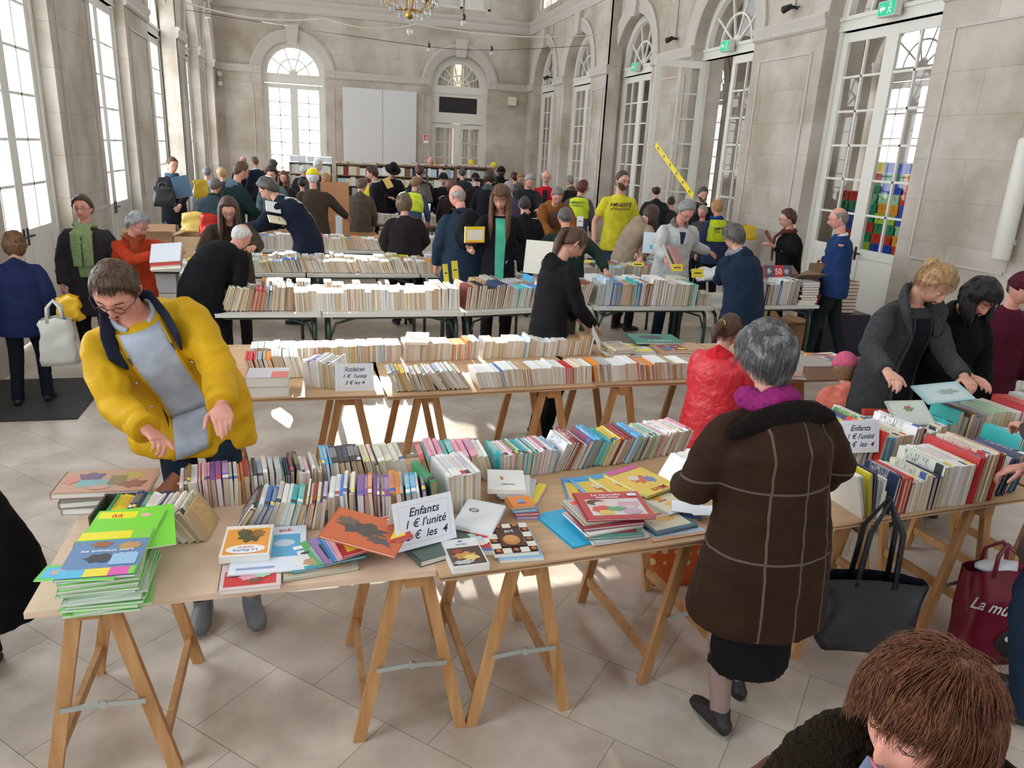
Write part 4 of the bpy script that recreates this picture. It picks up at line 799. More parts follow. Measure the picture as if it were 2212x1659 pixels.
# ---------------------------------------------------------------- green-legged tables: books
random.seed(13)
G8 = 'hardbacks in the front row of the third rank'
row(-.72, 6.22, -.15, 6.25, 'third rank, left end', G8, ['navy', 'grey', 'cream', 'pale blue', 'tan', 'white', 'red'], (.014, .034), (.16, .23), (.2, .26), lambda u: .38 - .35 * u, .1, .7)
mass_row(-.14, 6.24, 1.24, 6.28, PAL_WHITE + ['pale blue'] * 4 + ['grey'] * 3, tr=(.012, .03), hr=(.15, .19), lr=(.2, .25), lean=-.04)
mass_row(-1.0, 6.58, 1.24, 6.60, PAL_WHITE + ['tan', 'brown'], tr=(.012, .03), hr=(.12, .19), lean=-.05)
mass_row(1.29, 6.28, 2.50, 6.46, PAL_ART + ['green', 'tan'], tr=(.01, .028), hr=(.17, .22), lr=(.2, .26), lean=lambda u: .08 + .22 * u)
mass_row(1.29, 6.62, 2.45, 6.78, PAL_ART, tr=(.01, .028), hr=(.15, .22), lr=(.2, .25), lean=.25)
row(2.58, 6.43, 3.60, 6.40, 'art books, third rank', G8, PAL_ART, (.018, .04), (.19, .25), (.24, .3), .08, .08, .9)
mass_row(2.56, 6.80, 3.7, 6.77, PAL_ART, tr=(.014, .035), hr=(.15, .21), lr=(.2, .25), lean=.05)
mass_row(3.62, 6.45, 3.76, 6.43, ['red', 'cream', 'grey'], hr=(.12, .14))
row(4.14, 6.42, 4.76, 6.46, 'third rank, right end', G8, ['grey', 'grey', 'cream', 'navy', 'blue', 'black', 'white', 'dark red'], (.014, .03), (.19, .26), (.24, .3), lambda u: .02 + .1 * u, .04, .9)
for i in range(9): flat('hardback_book', 'hardback, %s from bottom of flat stack at third rank right end' % ordn(i + 1), (4.88 + random.uniform(-.01, .01), 6.58, TZ + .026 * i), random.uniform(-3, 3), (.2, .27, .025), jit(COLN[random.choice(['black', 'grey', 'cream', 'tan', 'navy'])]), group='flat stack beside the man in blue')
b50 = flat('hardback_book', 'tall album with a white 50 on red and blue, standing behind the stack', (4.66, 6.74, TZ + .29), 4, (.34, .13, .03), (.6, .05, .04), [('r', -.5, -.5, .5, .5, (.09, .09, .13)), ('r', -.14, -.5, .18, .5, (.6, .04, .04)), ('e', -.34, .05, .07, .2, (.6, .6, .6), .4), ('e', .3, .0, .09, .2, (.5, .5, .55), .4)], [('50', 0, -.02, .085, WINK, 0)], tilt=(72, 0))
# second rank behind
mass_row(-1.2, 8.2, -.4, 8.2, PAL_WHITE, lean=-.3); mass_row(-.4, 8.2, .5, 8.21, PAL_WHITE, lean=-.32, lvar=.3, hr=(.12, .16)); mass_row(.5, 8.21, 1.14, 8.22, PAL_WHITE, lean=-.35, lvar=.4, hr=(.13, .17)); mass_row(1.15, 8.22, 2.3, 8.25, PAL_WHITE, lean=-.12, hr=(.12, .16))
mass_row(-1.2, 8.55, 2.3, 8.58, PAL_WHITE, hr=(.12, .16), lean=-.1)
mass_row(2.95, 7.82, 4.05, 7.8, PAL_ART + ['red', 'white'], hr=(.14, .19), lean=.05); mass_row(2.95, 8.15, 4.0, 8.12, PAL_ART + ['yellow', 'white'], hr=(.14, .18))
mass_row(-1.05, 10.05, -.2, 10.1, PAL_WHITE, hr=(.15, .2)); mass_row(-.2, 10.1, 1.7, 10.12, PAL_WHITE, hr=(.14, .19), lean=lambda u: -.25 + .2 * sin(u * 9))
mass_row(-1.05, 10.35, 1.7, 10.4, PAL_WHITE, hr=(.13, .18))
mass_row(3.75, 10.0, 4.9, 10.0, PAL_ART, hr=(.14, .2))
mass_row(.6, 13.75, 1.85, 13.82, PAL_WHITE + ['cream'] * 6, hr=(.16, .2)); mass_row(2.0, 13.62, 3.25, 13.55, PAL_WHITE, hr=(.14, .2)); mass_row(2.0, 13.85, 3.25, 13.8, PAL_WHITE, hr=(.14, .2)); mass_row(.95, 16.25, 2.5, 16.25, PAL_WHITE, hr=(.16, .2))
# ---------------------------------------------------------------- bookcases at the back
def bookcase(x, y, w, h, n, label, frame, pal, lr=(.14, .17)):
    root = empty('bookcase', (x, y, 0), 0, label=label, category='bookcase')
    for x_ in (-w / 2, w / 2 - .02): m = MB(); m.box((x_, 0, 0), (x_ + .02, .26, h)); m.obj('side_panel', frame, root)
    k = MB(); k.box((-w / 2, .25, 0), (w / 2, .26, h)); k.obj('back_panel', frame, root)
    for i in range(n + 1):
        z = .04 + (h - .06) * i / n; s_ = MB(); s_.box((-w / 2 + .02, 0, z - .01), (w / 2 - .02, .25, z + .01)); s_.obj('shelf', frame, root)
        if i < n: mass_row(x - w / 2 + .03, y + .03, x + w / 2 - .03, y + .03, pal, z=z + .01, tr=(.018, .034), hr=(.17, .215), lr=lr, lean=0, lvar=.03, spine_front=True)
SHF = plain('brown shelf board', (.25, .15, .09), .5); SHW = plain('pale shelf board', (.6, .6, .57), .5)
PS = ['white'] * 7 + ['cream'] * 8 + ['grey'] * 6 + ['tan'] * 4 + ['brown', 'dark red', 'pale green', 'navy', 'black', 'pale blue', 'brown']
bookcase(-.66, 20.3, .9, 1.35, 5, 'far left brown bookcase below the bright window', SHF, ['brown', 'dark red', 'orange', 'tan'] * 2 + PS)
bookcase(.06, 19.5, 1.04, 1.60, 6, 'pale bookcase stacked with white boxes', SHW, ['white', 'cream', 'white', 'cream'])
for i, x in enumerate([1.14, 2.14, 3.14, 4.14]): bookcase(x, 19.5, .99, 1.60 + .02 * i, 6, ['brown bookcase right of the pale one, under the screen', 'brown bookcase behind the man in the hat', 'brown bookcase left of the end door', 'rightmost brown bookcase at the back'][i], SHF, PS)
random.seed(3)
for i in range(5): m = MB(); m.box((-.09, -.1, 0), (.09, .1, .13)); m.box((-.095, -.105, .1), (.095, .105, .135)); o = m.obj('white_box', CARD, None, label='white lidded box, %s from left on top of the pale bookcase' % ordn(i + 1), category='box', group='white boxes on the pale bookcase'); o.location = (-.34 + i * .2, 19.62, 1.60)
for i in range(46):
    x = .68 + (i // 2) * .175; z = 1.60 + .02 * int((x - .6)) + .026 * (i % 2) + .011
    if i % 2 and random.random() < .35: continue
    cn = random.choice(['white', 'grey', 'tan', 'red', 'orange', 'cream', 'yellow', 'brown', 'light blue', 'dark red', 'white'])
    xf = T(x + random.uniform(-.01, .01), 19.63, z) @ R(random.uniform(-12, 12)); MASS.box((-.075, -.1, 0), (.075, .1, .025), 0, xf, jit(COLN[cn])); MASS.box((-.073, -.101, .003), (.073, .101, .022), 0, xf, (.66, .6, .5))
MASS.obj('books', PRINT, None, label='hundreds of further books in rows on the back tables and shelves', category='books', kind='stuff')
# ---------------------------------------------------------------- screen, lectern, signs on walls
m = MB(); m.box((0, 0, 0), (1.13, .04, 2.1)); m.box((1.14, 0, 0), (2.12, .04, 2.1)); o = m.obj('white_screen_panel', plain('matt white panel', (.62, .62, .63), .8), None, label='large white screen panel on the end wall between the two arches', category='screen'); o.location = (1.0, YE - .06, 1.52)
m = MB(); m.box((0, 0, 0), (.42, .03, .78)); o = m.obj('lectern_board', wood('orange wood', (.42, .19, .08), (.52, .26, .12), .4), None, label='upright orange-brown wooden board standing on the varnished table', category='lectern'); o.location = (.17, 11.95, TZ); o.rotation_euler = (radians(-4), 0, radians(4))
m = MB(); m.box((-.05, -.02, 0), (.05, .02, .30)); o = m.obj('white_stand', CARD, None, label='small white block sign on the varnished table by the hand', category='sign'); o.location = (.42, 11.75, TZ)
def wallbox(name, label, cat, loc, rz, size, mat):
    m = MB(); w, d, h = size; m.box((-w / 2, -d / 2, -h / 2), (w / 2, d / 2, h / 2)); o = m.obj(name, mat, None, label=label, category=cat); o.location = loc; o.rotation_euler = (0, 0, radians(rz)); return o
EXG = plain('exit green', (.0, .42, .22), .4); 
EXG.node_tree.nodes['Principled BSDF'].inputs['Emission Color'].default_value = (0, .6, .3, 1); EXG.node_tree.nodes['Principled BSDF'].inputs['Emission Strength'].default_value = .35
for i, (yy, xx, lb) in enumerate([(8.40, XD - .16, 'nearest exit sign, above the door with the coloured crates'), (12.15, XD - .16, 'exit sign above the half-open door'), (15.9, XD - .16, 'farthest exit sign above the third door')]):
    o = wallbox('exit_sign', lb, 'exit sign', (xx, yy, 3.93), 90, (.30, .09, .17), WHITE)
    g = MB(); g.add([(-.14, -.048, -.075), (.14, -.048, -.075), (.14, -.048, .075), (-.14, -.048, .075)], [(0, 1, 2, 3)]); g.obj('green_panel', EXG, o)
    a = MB(); z = -.05
    a.add([(-.115, z, 0), (-.075, z, .045), (-.075, z, .018), (-.02, z, .018), (-.02, z, -.018), (-.075, z, -.018), (-.075, z, -.045)], [(6, 5, 4, 3, 2, 1, 0)]); a.ell((.06, z, .045), (.016, .001, .016), 10); a.bar((.06, z, .03), (.05, z, -.01), .002, .022, 0, (0, 0, 1)); a.bar((.05, z, -.01), (.085, z, -.055), .002, .014); a.bar((.05, z, -.01), (.025, z, -.055), .002, .014); a.bar((.055, z, .02), (.09, z, .0), .002, .01); a.bar((.055, z, .02), (.025, z, .0), .002, .01)
    a.obj('running_figure_and_arrow', WINK, o); o.rotation_euler = (0, 0, radians(-90)) ; 
wallbox('wall_box', 'square cream box on the end wall right of the dark panel', 'wall box', (6.02, YE - .05, 3.55), 0, (.24, .1, .24), plain('cream plastic', (.7, .66, .55), .5))
o = wallbox('fire_call_sign', 'small red and white safety sign left of the end door', 'sign', (3.42, YE - .015, 2.33), 0, (.15, .02, .24), WINK); g = MB(); g.add([(-.06, -.012, -.04), (.06, -.012, -.04), (.06, -.012, .11), (-.06, -.012, .11)], [(0, 1, 2, 3)]); g.obj('red_symbol', RINK, o)
g = MB(); g.box((-.02, -.0135, -.02), (.0, -.0125, .08)); g.box((.015, -.0135, -.02), (.035, -.0125, .08)); g.obj('white_marks', WINK, o)
# cylinder loudspeaker at the right
q = PX(2182, 475, XRM - .12); m = MB(); m.lathe([(.001, 0), (.075, 0), (.085, .02), (.085, 1.12), (.07, 1.15), (.001, 1.15)], 20); o = m.obj('column_loudspeaker', WHITE, None, True, label='white cylindrical column on the right wall', category='loudspeaker'); o.location = (XRM - .13, q.y, 1.28)
m = MB(); m.box((.06, -.02, .15), (.14, .02, .2)); m.box((.06, -.02, .95), (.14, .02, 1.0)); m.obj('bracket', WHITE, o)
# security camera, left
o = wallbox('security_camera', 'double security camera high in the far left corner', 'camera', (XL + .12, YE - .15, 3.72), 0, (.1, .14, .1), WHITE); m = MB(); m.box((-.05, -.07, -.3), (.05, .07, -.2)); m.obj('second_camera', WHITE, o); m = MB(); m.bar((-.06, 0, .05), (-.06, 0, -.3), .02, .02); m.obj('bracket', IRON, o)
# yellow tape strips
TAPE = plain('yellow tape', (.82, .66, .02), .4)
def tape(label, a, b, w):
    a = Vector(a); b = Vector(b); m = MB(); m.bar(a, b, .004, w, 0, (0, 0, 1)); o = m.obj('barrier_tape', TAPE, None, label=label, category='tape')
    k = MB(); d = (b - a); n_ = 6; uz = Vector((0, 0, 1)); x = d.normalized().cross(uz).normalized(); u = x.cross(d.normalized())
    for i in range(n_):
        c = a + d * ((i + .5) / n_); s_ = w * .3
        for sg in (-1, 1):
            e = c + x * (.003 * sg)
            k.add([e - d.normalized() * s_, e + u * s_, e + d.normalized() * s_, e - u * s_], [(0, 1, 2, 3)])
    k.obj('black_marks', BLACKM, o)
tape('long diagonal yellow tape on the open door leaf', PX(1416, 312, 6.02), PX(1497, 424, 6.02), .095); tape('short yellow tape behind the glass of the half-open door', PX(1606, 348, 7.25), PX(1616, 432, 7.25), .11)
# chandelier and wires
ch = empty('chandelier', (1.56, 12.5, 3.92), 0, label='crystal chandelier hanging at the top of the picture', category='chandelier')
GOLD = plain('gilt metal', (.55, .33, .08), .3, 1); CRYS = bpy.data.materials.new('crystal'); CRYS.use_nodes = True; b_ = CRYS.node_tree.nodes['Principled BSDF']; b_.inputs['Transmission Weight'].default_value = .55; b_.inputs['Roughness'].default_value = .05; b_.inputs['IOR'].default_value = 1.5
m = MB(); m.lathe([(.001, .0), (.05, .02), (.075, .07), (.06, .12), (.02, .15), (.02, .5), (.05, .55), (.02, .6), (.015, 1.2), (.01, 5.3)], 12); m.obj('gilt_stem', GOLD, ch, True)
for i in range(8):
    a = 2 * pi * i / 8; m = MB(); m.tube([(.03 * cos(a), .03 * sin(a), .14), (.2 * cos(a), .2 * sin(a), .12), (.36 * cos(a), .36 * sin(a), .2), (.42 * cos(a), .42 * sin(a), .32)], .01, 6); m.lathe([(.001, .32), (.05, .33), (.06, .36), (.02, .37), (.014, .47), (.001, .48)], 8, 0, T(.42 * cos(a), .42 * sin(a), 0)); m.obj('arm', GOLD, ch, True)
dm = MB(); dm.ell((0, 0, -.035), (.02, .02, .036), 6); dm.ell((0, 0, .012), (.009, .009, .009), 5); dme = dm.mesh('crystal_drop', CRYS)
random.seed(2)
for r_, n_, z_ in ((.42, 26, .28), (.3, 22, .16), (.17, 14, .10), (.36, 16, .36)):
    for i in range(n_):
        a = 2 * pi * i / n_; o = mkobj('crystal_drop', dme, ch); o.location = (r_ * cos(a), r_ * sin(a), z_ + random.uniform(-.02, .02)); o.scale = (1, 1, random.uniform(.8, 1.5))
m = MB(); m.ell((0, 0, -.17), (.045, .045, .05), 12); m.tube([(0, 0, 0), (0, 0, -.13)], .006, 6); m.obj('pendant_ball', CRYS, ch, True)
def wire(name, label, pts, r, mat, cat='cable', sag=.12):
    P0 = []
    for a, b in zip(pts, pts[1:]):
        a = Vector(a); b = Vector(b)
        for i in range(9): t = i / 9; q = a.lerp(b, t); q.z -= sag * 4 * t * (1 - t); P0.append(q)
    P0.append(Vector(pts[-1])); m = MB(); m.tube(P0, r, 5); return m.obj(name, mat, None, label=label, category=cat)
wire('cable', 'pale cable slung across the hall below the chandelier', [PY(400, 5, 14.5), PY(700, 40, 15), PY(900, 52, 15.5), PY(1290, 75, 15.8)], .012, plain('pale cable', (.6, .58, .5), .6)); qa, qb = PY(926, 101, 18), PY(1061, 108, 18); wire('cable', 'thin wire across the hall carrying two small bulbs', [(XL, 18, qa.z + .3), qa, qb, (XR, 18, qb.z + .3)], .006, IRON, sag=.02)
def bulb(i, px, py, Y, label):
    q = PY(px, py, Y); r = empty('spot_bulb', q, label=label, category='lamp', group=None); m = MB(); m.ell((0, 0, 0), (.045, .045, .05), 10); m.obj('glass_bulb', CRYS, r, True); m = MB(); m.tube([(0, 0, .04), (.02, 0, .1), (0, 0, .14)], .025, 8); m.obj('socket', BLACKM, r)
    if i == 0: m = MB(); m.tube([(0, 0, .12), (.02, 0, 1.2), (0, 0, ZC - q.z)], .008, 5); m.obj('cord', BLACKM, r)
    else: m = MB(); m.tube([(0, 0, .12), (0, 0, .16)], .008, 5); m.obj('cord', BLACKM, r)
bulb(0, 1001, 50, 14, 'clear bulb hanging on black cords right of the chandelier'); bulb(1, 926, 108, 18, 'small bulb left of the keystone over the end door'); bulb(1, 1061, 115, 18, 'small bulb right of the keystone over the end door')
def spot(label, px, py, Xw):
    q = PX(px, py, Xw); r = empty('clamp_spotlight', q, label=label, category='lamp'); m = MB(); m.tube([(-.14, 0, -.06), (-.02, 0, 0)], [.05, .035], 10); m.obj('lamp_head', BLACKM, r, True); m = MB(); m.bar((.0, 0, 0), (.1, 0, -.02), .03, .03); m.bar((.02, -.14, -.02), (.02, .14, -.02), .015, .015); m.obj('clamp', IRON, r)
    m = MB(); m.tube([(.05, 0, 0), (.06, .03, .3), (.03, -.02, .7), (.06, .02, 1.3)], .006, 5); m.obj('lead', IRON, r)
spot('black clamp lamp on the impost between the two right doors', 1455, 82, XRM - .08); spot('black clamp lamp at the far pair of arches', 1186, 166, XR - .08); spot('black clamp lamp above the panelled pier, top right', 1712, 14, XRM - .08)
# ---------------------------------------------------------------- coloured crates behind the glass
random.seed(8); CC = {'red': (.55, .03, .02), 'green': (.01, .25, .12), 'blue': (.02, .08, .5), 'lime': (.35, .6, .05), 'orange': (.8, .35, .02), 'yellow': (.7, .6, .05), 'pale green': (.35, .65, .35)}
cm = MB(); cm.box((-.15, -.19, 0), (.15, .19, .012)); 
for a, b in (((-.15, -.19, 0), (-.138, .19, .13)), ((.138, -.19, 0), (.15, .19, .13)), ((-.15, -.19, 0), (.15, -.178, .13)), ((-.15, .178, 0), (.15, .19, .13)), ((-.162, -.2, .11), (.162, .2, .135)), ((-.165, -.12, .05), (-.14, -.10, .13)), ((-.165, .10, .05), (-.14, .12, .13)), ((-.165, -.01, .0), (-.14, .01, .13))): cm.box(a, b)
CR = {k: plain('crate plastic ' + k, v, .35) for k, v in CC.items()}; cmes = {k: cm.mesh('plastic_crate', CR[k]) for k in CC}
for c in range(6):
    for lv in range(16):
        y = 7.62 + c * .41; z = lv * .136 + .002
        if c == 5 and lv > 12: continue
        cn = random.choice(['red'] * 4 + ['blue'] * 3 + ['green'] * 4 + ['lime'] * 2 + ['yellow', 'pale green', 'orange', 'pale green']) 
        if lv < 2: continue
        o = mkobj('plastic_crate', cmes[cn], None, label='%s plastic crate, %s up in the %s stack behind the glass door' % (cn, ordn(lv + 1), ordn(6 - c)), category='crate', group='stacked coloured crates behind the near door'); o.location = (7.85 + .02 * (lv % 2), y, z)
pl = MB(); pl.box((7.62, 7.35, 0), (8.1, 9.9, .27)); o = pl.obj('wooden_platform', DKWOOD, None, label='low platform under the coloured crates behind the door', category='platform')
# ---------------------------------------------------------------- floor mat, boxes and bags
m = MB(); m.box((-2.56, 5.82, .001), (-1.72, 6.87, .012)); m.obj('doormat', plain('dark rubber mat', (.035, .035, .035), .8), None, label='dark rectangular mat by the left wall', category='mat')
def carton(label, loc, rz, w, d, h, col=(.42, .25, .13), flaps=True):
    r = empty('cardboard_box', loc, rz, label=label, category='box'); mt = plain('cardboard %d' % int(col[0] * 100), col, .8, var=.06, scale=8)
    m = MB(); t = .006
    for a, b in (((-w / 2, -d / 2, 0), (w / 2, d / 2, t)), ((-w / 2, -d / 2, 0), (-w / 2 + t, d / 2, h)), ((w / 2 - t, -d / 2, 0), (w / 2, d / 2, h)), ((-w / 2, -d / 2, 0), (w / 2, -d / 2 + t, h)), ((-w / 2, d / 2 - t, 0), (w / 2, d / 2, h))): m.box(a, b)
    m.obj('box_body', mt, r)
    if flaps:
        for xf, l_ in ((T(0, -d / 2, h) @ R(-28, 'X'), w), (T(0, d / 2, h) @ R(180) @ R(-35, 'X'), w)): f = MB(); f.box((-l_ / 2, -.14, 0), (l_ / 2, 0, t), 0, xf); f.obj('flap', mt, r)
        for xf, l_ in ((T(-w / 2, 0, h) @ R(-90) @ R(-30, 'X'), d), (T(w / 2, 0, h) @ R(90) @ R(-20, 'X'), d)): f = MB(); f.box((-l_ / 2, -.12, 0), (l_ / 2, 0, t), 0, xf); f.obj('flap', mt, r)
    return r
carton('open cardboard box on the floor beside the blue-sweater man', (5.15, 7.3, 0), 10, .5, .4, .34); carton('cardboard box against the right wall behind the blue-sweater man', (6.02, 7.75, .0), 5, .22, .3, .95, (.4, .25, .14), False)
carton('brown cardboard box against the left wall behind the red coat', (-1.72, 9.3, .55), 4, .42, .36, .42, (.34, .2, .11)); carton('tan carton beside it, near the red bag', (-1.30, 9.3, .55), -4, .36, .36, .42, (.46, .3, .17), False); carton('white storage carton in front of the tan cartons', (-1.55, 8.6, .45), 0, .34, .3, .34, (.62, .63, .66), False)
folding(-1.95, 8.4, -1.05, 8.4, .0 + 1.2, 'low table under the cartons at the left', GREYTOP)
for i in range(9): flat('hardback_book', 'red-edged volume, %s from the bottom of the stack at the right door' % ordn(i + 1), (5.86, 7.25, .5 + .04 * i), random.uniform(-5, 5), (.28, .34, .036), (.32, .03, .03), page=(.72, .66, .56), group='red volumes stacked by the right door')
m = MB(); m.box((-.3, -.25, 0), (.3, .25, .49)); o = m.obj('dark_crate', plain('dark blue plastic', (.015, .015, .035), .4), None, label='dark blue crate under the stack of red volumes', category='crate'); o.location = (5.86, 7.25, 0)
def bag(name, label, loc, rz, w, d, h, mat, handle=None, shapes=None, lean=0, flare=.9, sag=.03):
    r = empty(name, loc, rz, label=label, category='bag'); r.rotation_euler = (radians(lean), 0, radians(rz))
    m = MB(); n_ = 24; vs = []; K = 9
    for k in range(K):
        t = k / (K - 1); ww = w / 2 * (1 + (flare - 1) * t); dd = d / 2 * (1 - .35 * t)
        for i in range(n_):
            a = 2 * pi * i / n_; cx = abs(cos(a)) ** .35 * (1 if cos(a) > 0 else -1); sy = abs(sin(a)) ** .5 * (1 if sin(a) > 0 else -1)
            wob = sag * noise.noise(Vector((cx * 2 + loc[0], sy * 2, t * 4))); vs.append((cx * ww + wob, sy * dd + wob, h * t + (0 if k < K - 1 else -.02 * abs(cx))))
    fs = [(k * n_ + i, k * n_ + (i + 1) % n_, (k + 1) * n_ + (i + 1) % n_, (k + 1) * n_ + i) for k in range(K - 1) for i in range(n_)] + [tuple(range(n_))[::-1]]
    m.add(vs, fs); m.obj('bag_body', mat, r, True)
    if handle:
        for s_ in (-1, 1): g = MB(); g.tube([(-w * .2, s_ * d * .3, h - .04), (-w * .17, s_ * d * .26, h + handle * .6), (0, s_ * d * .1, h + handle), (w * .17, s_ * d * .26, h + handle * .6), (w * .2, s_ * d * .3, h - .04)], .012, 6, flat=.4); g.obj('handle', mat, r, True)
    return r
def dots_mat():
    m, n, b = nodes('orange with cream dots'); tc = N(n, 'ShaderNodeTexCoord'); vo = N(n, 'ShaderNodeTexVoronoi', i_Scale=17.0, i_Randomness=.1); L(n, tc.outputs['Object'], vo.inputs['Vector'])
    lt = N(n, 'ShaderNodeMath', operation='LESS_THAN', i_1=.3); L(n, vo.outputs['Distance'], lt.inputs[0]); mx = N(n, 'ShaderNodeMix', data_type='RGBA'); mx.inputs[6].default_value = (.72, .14, .015, 1); mx.inputs[7].default_value = (.75, .68, .35, 1); L(n, lt.outputs[0], mx.inputs[0]); L(n, mx.outputs[2], b.inputs['Base Color']); return m
bag('shopping_bag', 'orange shopping bag with cream dots under the plywood table', (1.80, 3.02, 0), -10, .40, .16, .34, dots_mat(), flare=1.0)
NAVYB = plain('black nylon', (.012, .014, .02), .35, bump=.2, scale=30)
bag('handbag', 'large black handbag hanging beside the brown coat', (2.13, 2.13, .20), -20, .36, .13, .32, NAVYB, .33, flare=1.15)
MAROON = plain('maroon coated bag', (.20, .012, .035), .3)
bm = bag('shopping_bag', 'dark red shopping bag reading La mûre on the floor at right', (2.87, 2.18, .0), -12, .30, .16, .44, MAROON, .1, flare=1.05, lean=-4)
t = MB(); text_mb(t, 'La mûre.', .075, T(-.035, -.083, .27) @ R(90, 'X') @ R(-14), 0, .2, bold=.015); t.obj('lettering', WINK, bm)
f = MB(); f.ell((.06, -.075, .10), (.075, .012, .07), 16); f.obj('dark_berry_print', plain('charcoal print', (.02, .018, .02), .7), bm)
f = MB(); f.ell((.035, -.088, .13), (.018, .004, .014), 10); f.ell((.075, -.088, .125), (.018, .004, .014), 10); f.obj('white_eye_print', WINK, bm); f = MB(); f.ell((.038, -.0915, .128), (.008, .002, .007), 8); f.ell((.078, -.0915, .123), (.008, .002, .007), 8); f.obj('red_pupil_print', RINK, bm)
f = MB(); f.ell((0, 0, .43), (.12, .05, .03), 12); f.obj('tissue_paper', CARD, bm, True)
bag('plastic_bag', 'red plastic bag on the cartons at the left', (-1.12, 9.25, .97), 20, .22, .16, .26, plain('red plastic', (.6, .02, .02), .3), flare=.7); bag('plastic_bag', 'white plastic bag carried low beside the navy jacket', (-1.86, 6.10, .36), 10, .25, .16, .36, plain('translucent white plastic', (.55, .56, .52), .3), .12, flare=.8)
bag('plastic_bag', 'yellow plastic bag above the white one by the green scarf woman', (-1.80, 6.25, .66), 0, .16, .12, .2, plain('yellow plastic', (.75, .45, .02), .3), flare=.8); bag('plastic_bag', 'yellow and white plastic bag behind the red plastic bag', (-1.32, 9.6, .97), 0, .3, .16, .24, plain('yellow-white plastic', (.7, .5, .12), .3), flare=.8)
bag('shopping_bag', 'dark red bag with a white label at the lower right edge', (3.02, 1.72, 0), 0, .3, .2, .2, MAROON)
for i, (x, y) in enumerate([(4.15, 7.05), (4.38, 7.1)]): m = MB(); m.lathe([(.001, 0), (.1, 0), (.13, .34), (.12, .34), (.095, .01)], 16); o = m.obj('white_basket', WHITE, None, True, label=['left', 'right'][i] + ' white plastic bin under the art book table', category='bin'); o.location = (x, y, 0)
# yellow and white index cards between the books
def slip(label, px, py, Y, w, h, mat, rz=0, tilt=10, lines=True):
    q = PY(px, py, Y); m = MB(); m.box((-w / 2, -.001, -h / 2), (w / 2, .001, h / 2)); o = m.obj('index_card', mat, None, label=label, category='card'); o.location = q; o.rotation_euler = (radians(-tilt), 0, radians(rz))
    if lines: k = MB(); k.box((-w * .3, -.0022, -.005), (w * .3, -.0012, .005)); k.obj('written_line', INK, o)
slip('yellow card standing left in the third rank of books', 963, 590, 6.45, .06, .16, YCARD, 35); slip('yellow card right beside its twin in the third rank', 983, 583, 6.5, .07, .16, YCARD, 30)
slip('yellow card in front of the man in the grey jacket', 1463, 578, 6.6, .12, .07, YCARD); slip('yellow card at the right end of the art books', 1507, 590, 6.55, .13, .085, YCARD); slip('long yellow card among the art books, left', 1378, 571, 6.85, .13, .035, YCARD)
slip('white card standing on the far table left of the backpack', 921, 452, 13.6, .14, .22, CARD, -20, 25); slip('small white card by the yellow vest woman', 1253, 478, 9.9, .09, .14, CARD, -10, 15); slip('white paper leaning among the back paperbacks', 832, 430, 16.2, .24, .12, CARD, 0, 10); slip('yellow tag behind the navy coat at left', 655, 512, 10.1, .06, .1, YCARD, 0, 5, False)
# ================================================================ people
def fabric(name, col, rough=.85, bump=.35, scale=14, sheen=.3, fine=350, var=.1, extra=None, spec=.12):
    if name in MATS: return MATS[name]
    m, n, b = nodes(name)
    tc = N(n, 'ShaderNodeTexCoord'); a = N(n, 'ShaderNodeTexNoise', i_Scale=float(scale), i_Detail=3.0, i_Distortion=.4); f = N(n, 'ShaderNodeTexNoise', i_Scale=float(fine), i_Detail=1.0)
    L(n, tc.outputs['Object'], a.inputs['Vector']); L(n, tc.outputs['Object'], f.inputs['Vector'])
    b1 = N(n, 'ShaderNodeBump', i_Strength=bump, i_Distance=.02); b2 = N(n, 'ShaderNodeBump', i_Strength=.25, i_Distance=.002)
    L(n, a.outputs['Fac'], b1.inputs['Height']); L(n, f.outputs['Fac'], b2.inputs['Height']); L(n, b1.outputs[0], b2.inputs['Normal']); L(n, b2.outputs[0], b.inputs['Normal'])
    r = N(n, 'ShaderNodeValToRGB'); r.color_ramp.elements[0].color = (*[c * (1 - var * 1.5) for c in col], 1); r.color_ramp.elements[1].color = (*[min(1, c * (1 + var * 1.5)) for c in col], 1)
    r.color_ramp.elements[0].position = .3; r.color_ramp.elements[1].position = .7
    L(n, (f if var > .15 else a).outputs['Fac'], r.inputs[0]); L(n, r.outputs[0], b.inputs['Base Color']); b.inputs['Roughness'].default_value = rough; b.inputs['Specular IOR Level'].default_value = spec; b.inputs['Sheen Weight'].default_value = sheen * .03
    if extra: extra(n, r.outputs[0], b, tc)
    return m
def skin_mat(name, col):
    if name in MATS: return MATS[name]
    m, n, b = nodes(name); tc = N(n, 'ShaderNodeTexCoord'); a = N(n, 'ShaderNodeTexNoise', i_Scale=18.0, i_Detail=4.0); L(n, tc.outputs['Object'], a.inputs['Vector'])
    r = N(n, 'ShaderNodeValToRGB'); r.color_ramp.elements[0].position = .3; r.color_ramp.elements[1].position = .72
    r.color_ramp.elements[0].color = (col[0] * .95, col[1] * .8, col[2] * .78, 1); r.color_ramp.elements[1].color = (*[min(1, c * 1.08) for c in col], 1)
    L(n, a.outputs['Fac'], r.inputs[0]); L(n, r.outputs[0], b.inputs['Base Color']); b.inputs['Roughness'].default_value = .5; b.inputs['Specular IOR Level'].default_value = .35
    b.inputs['Subsurface Weight'].default_value = .12; b.inputs['Subsurface Radius'].default_value = (.01, .004, .002); b.inputs['Subsurface Scale'].default_value = 1
    return m
SKIN = skin_mat('skin', (.62, .36, .27)); SKIN2 = skin_mat('rosy skin', (.66, .34, .27)); LIPS = plain('lips', (.42, .13, .12), .4); EYEW = plain('eye white', (.7, .68, .66), .2); EYED = plain('iris', (.035, .02, .015), .15)
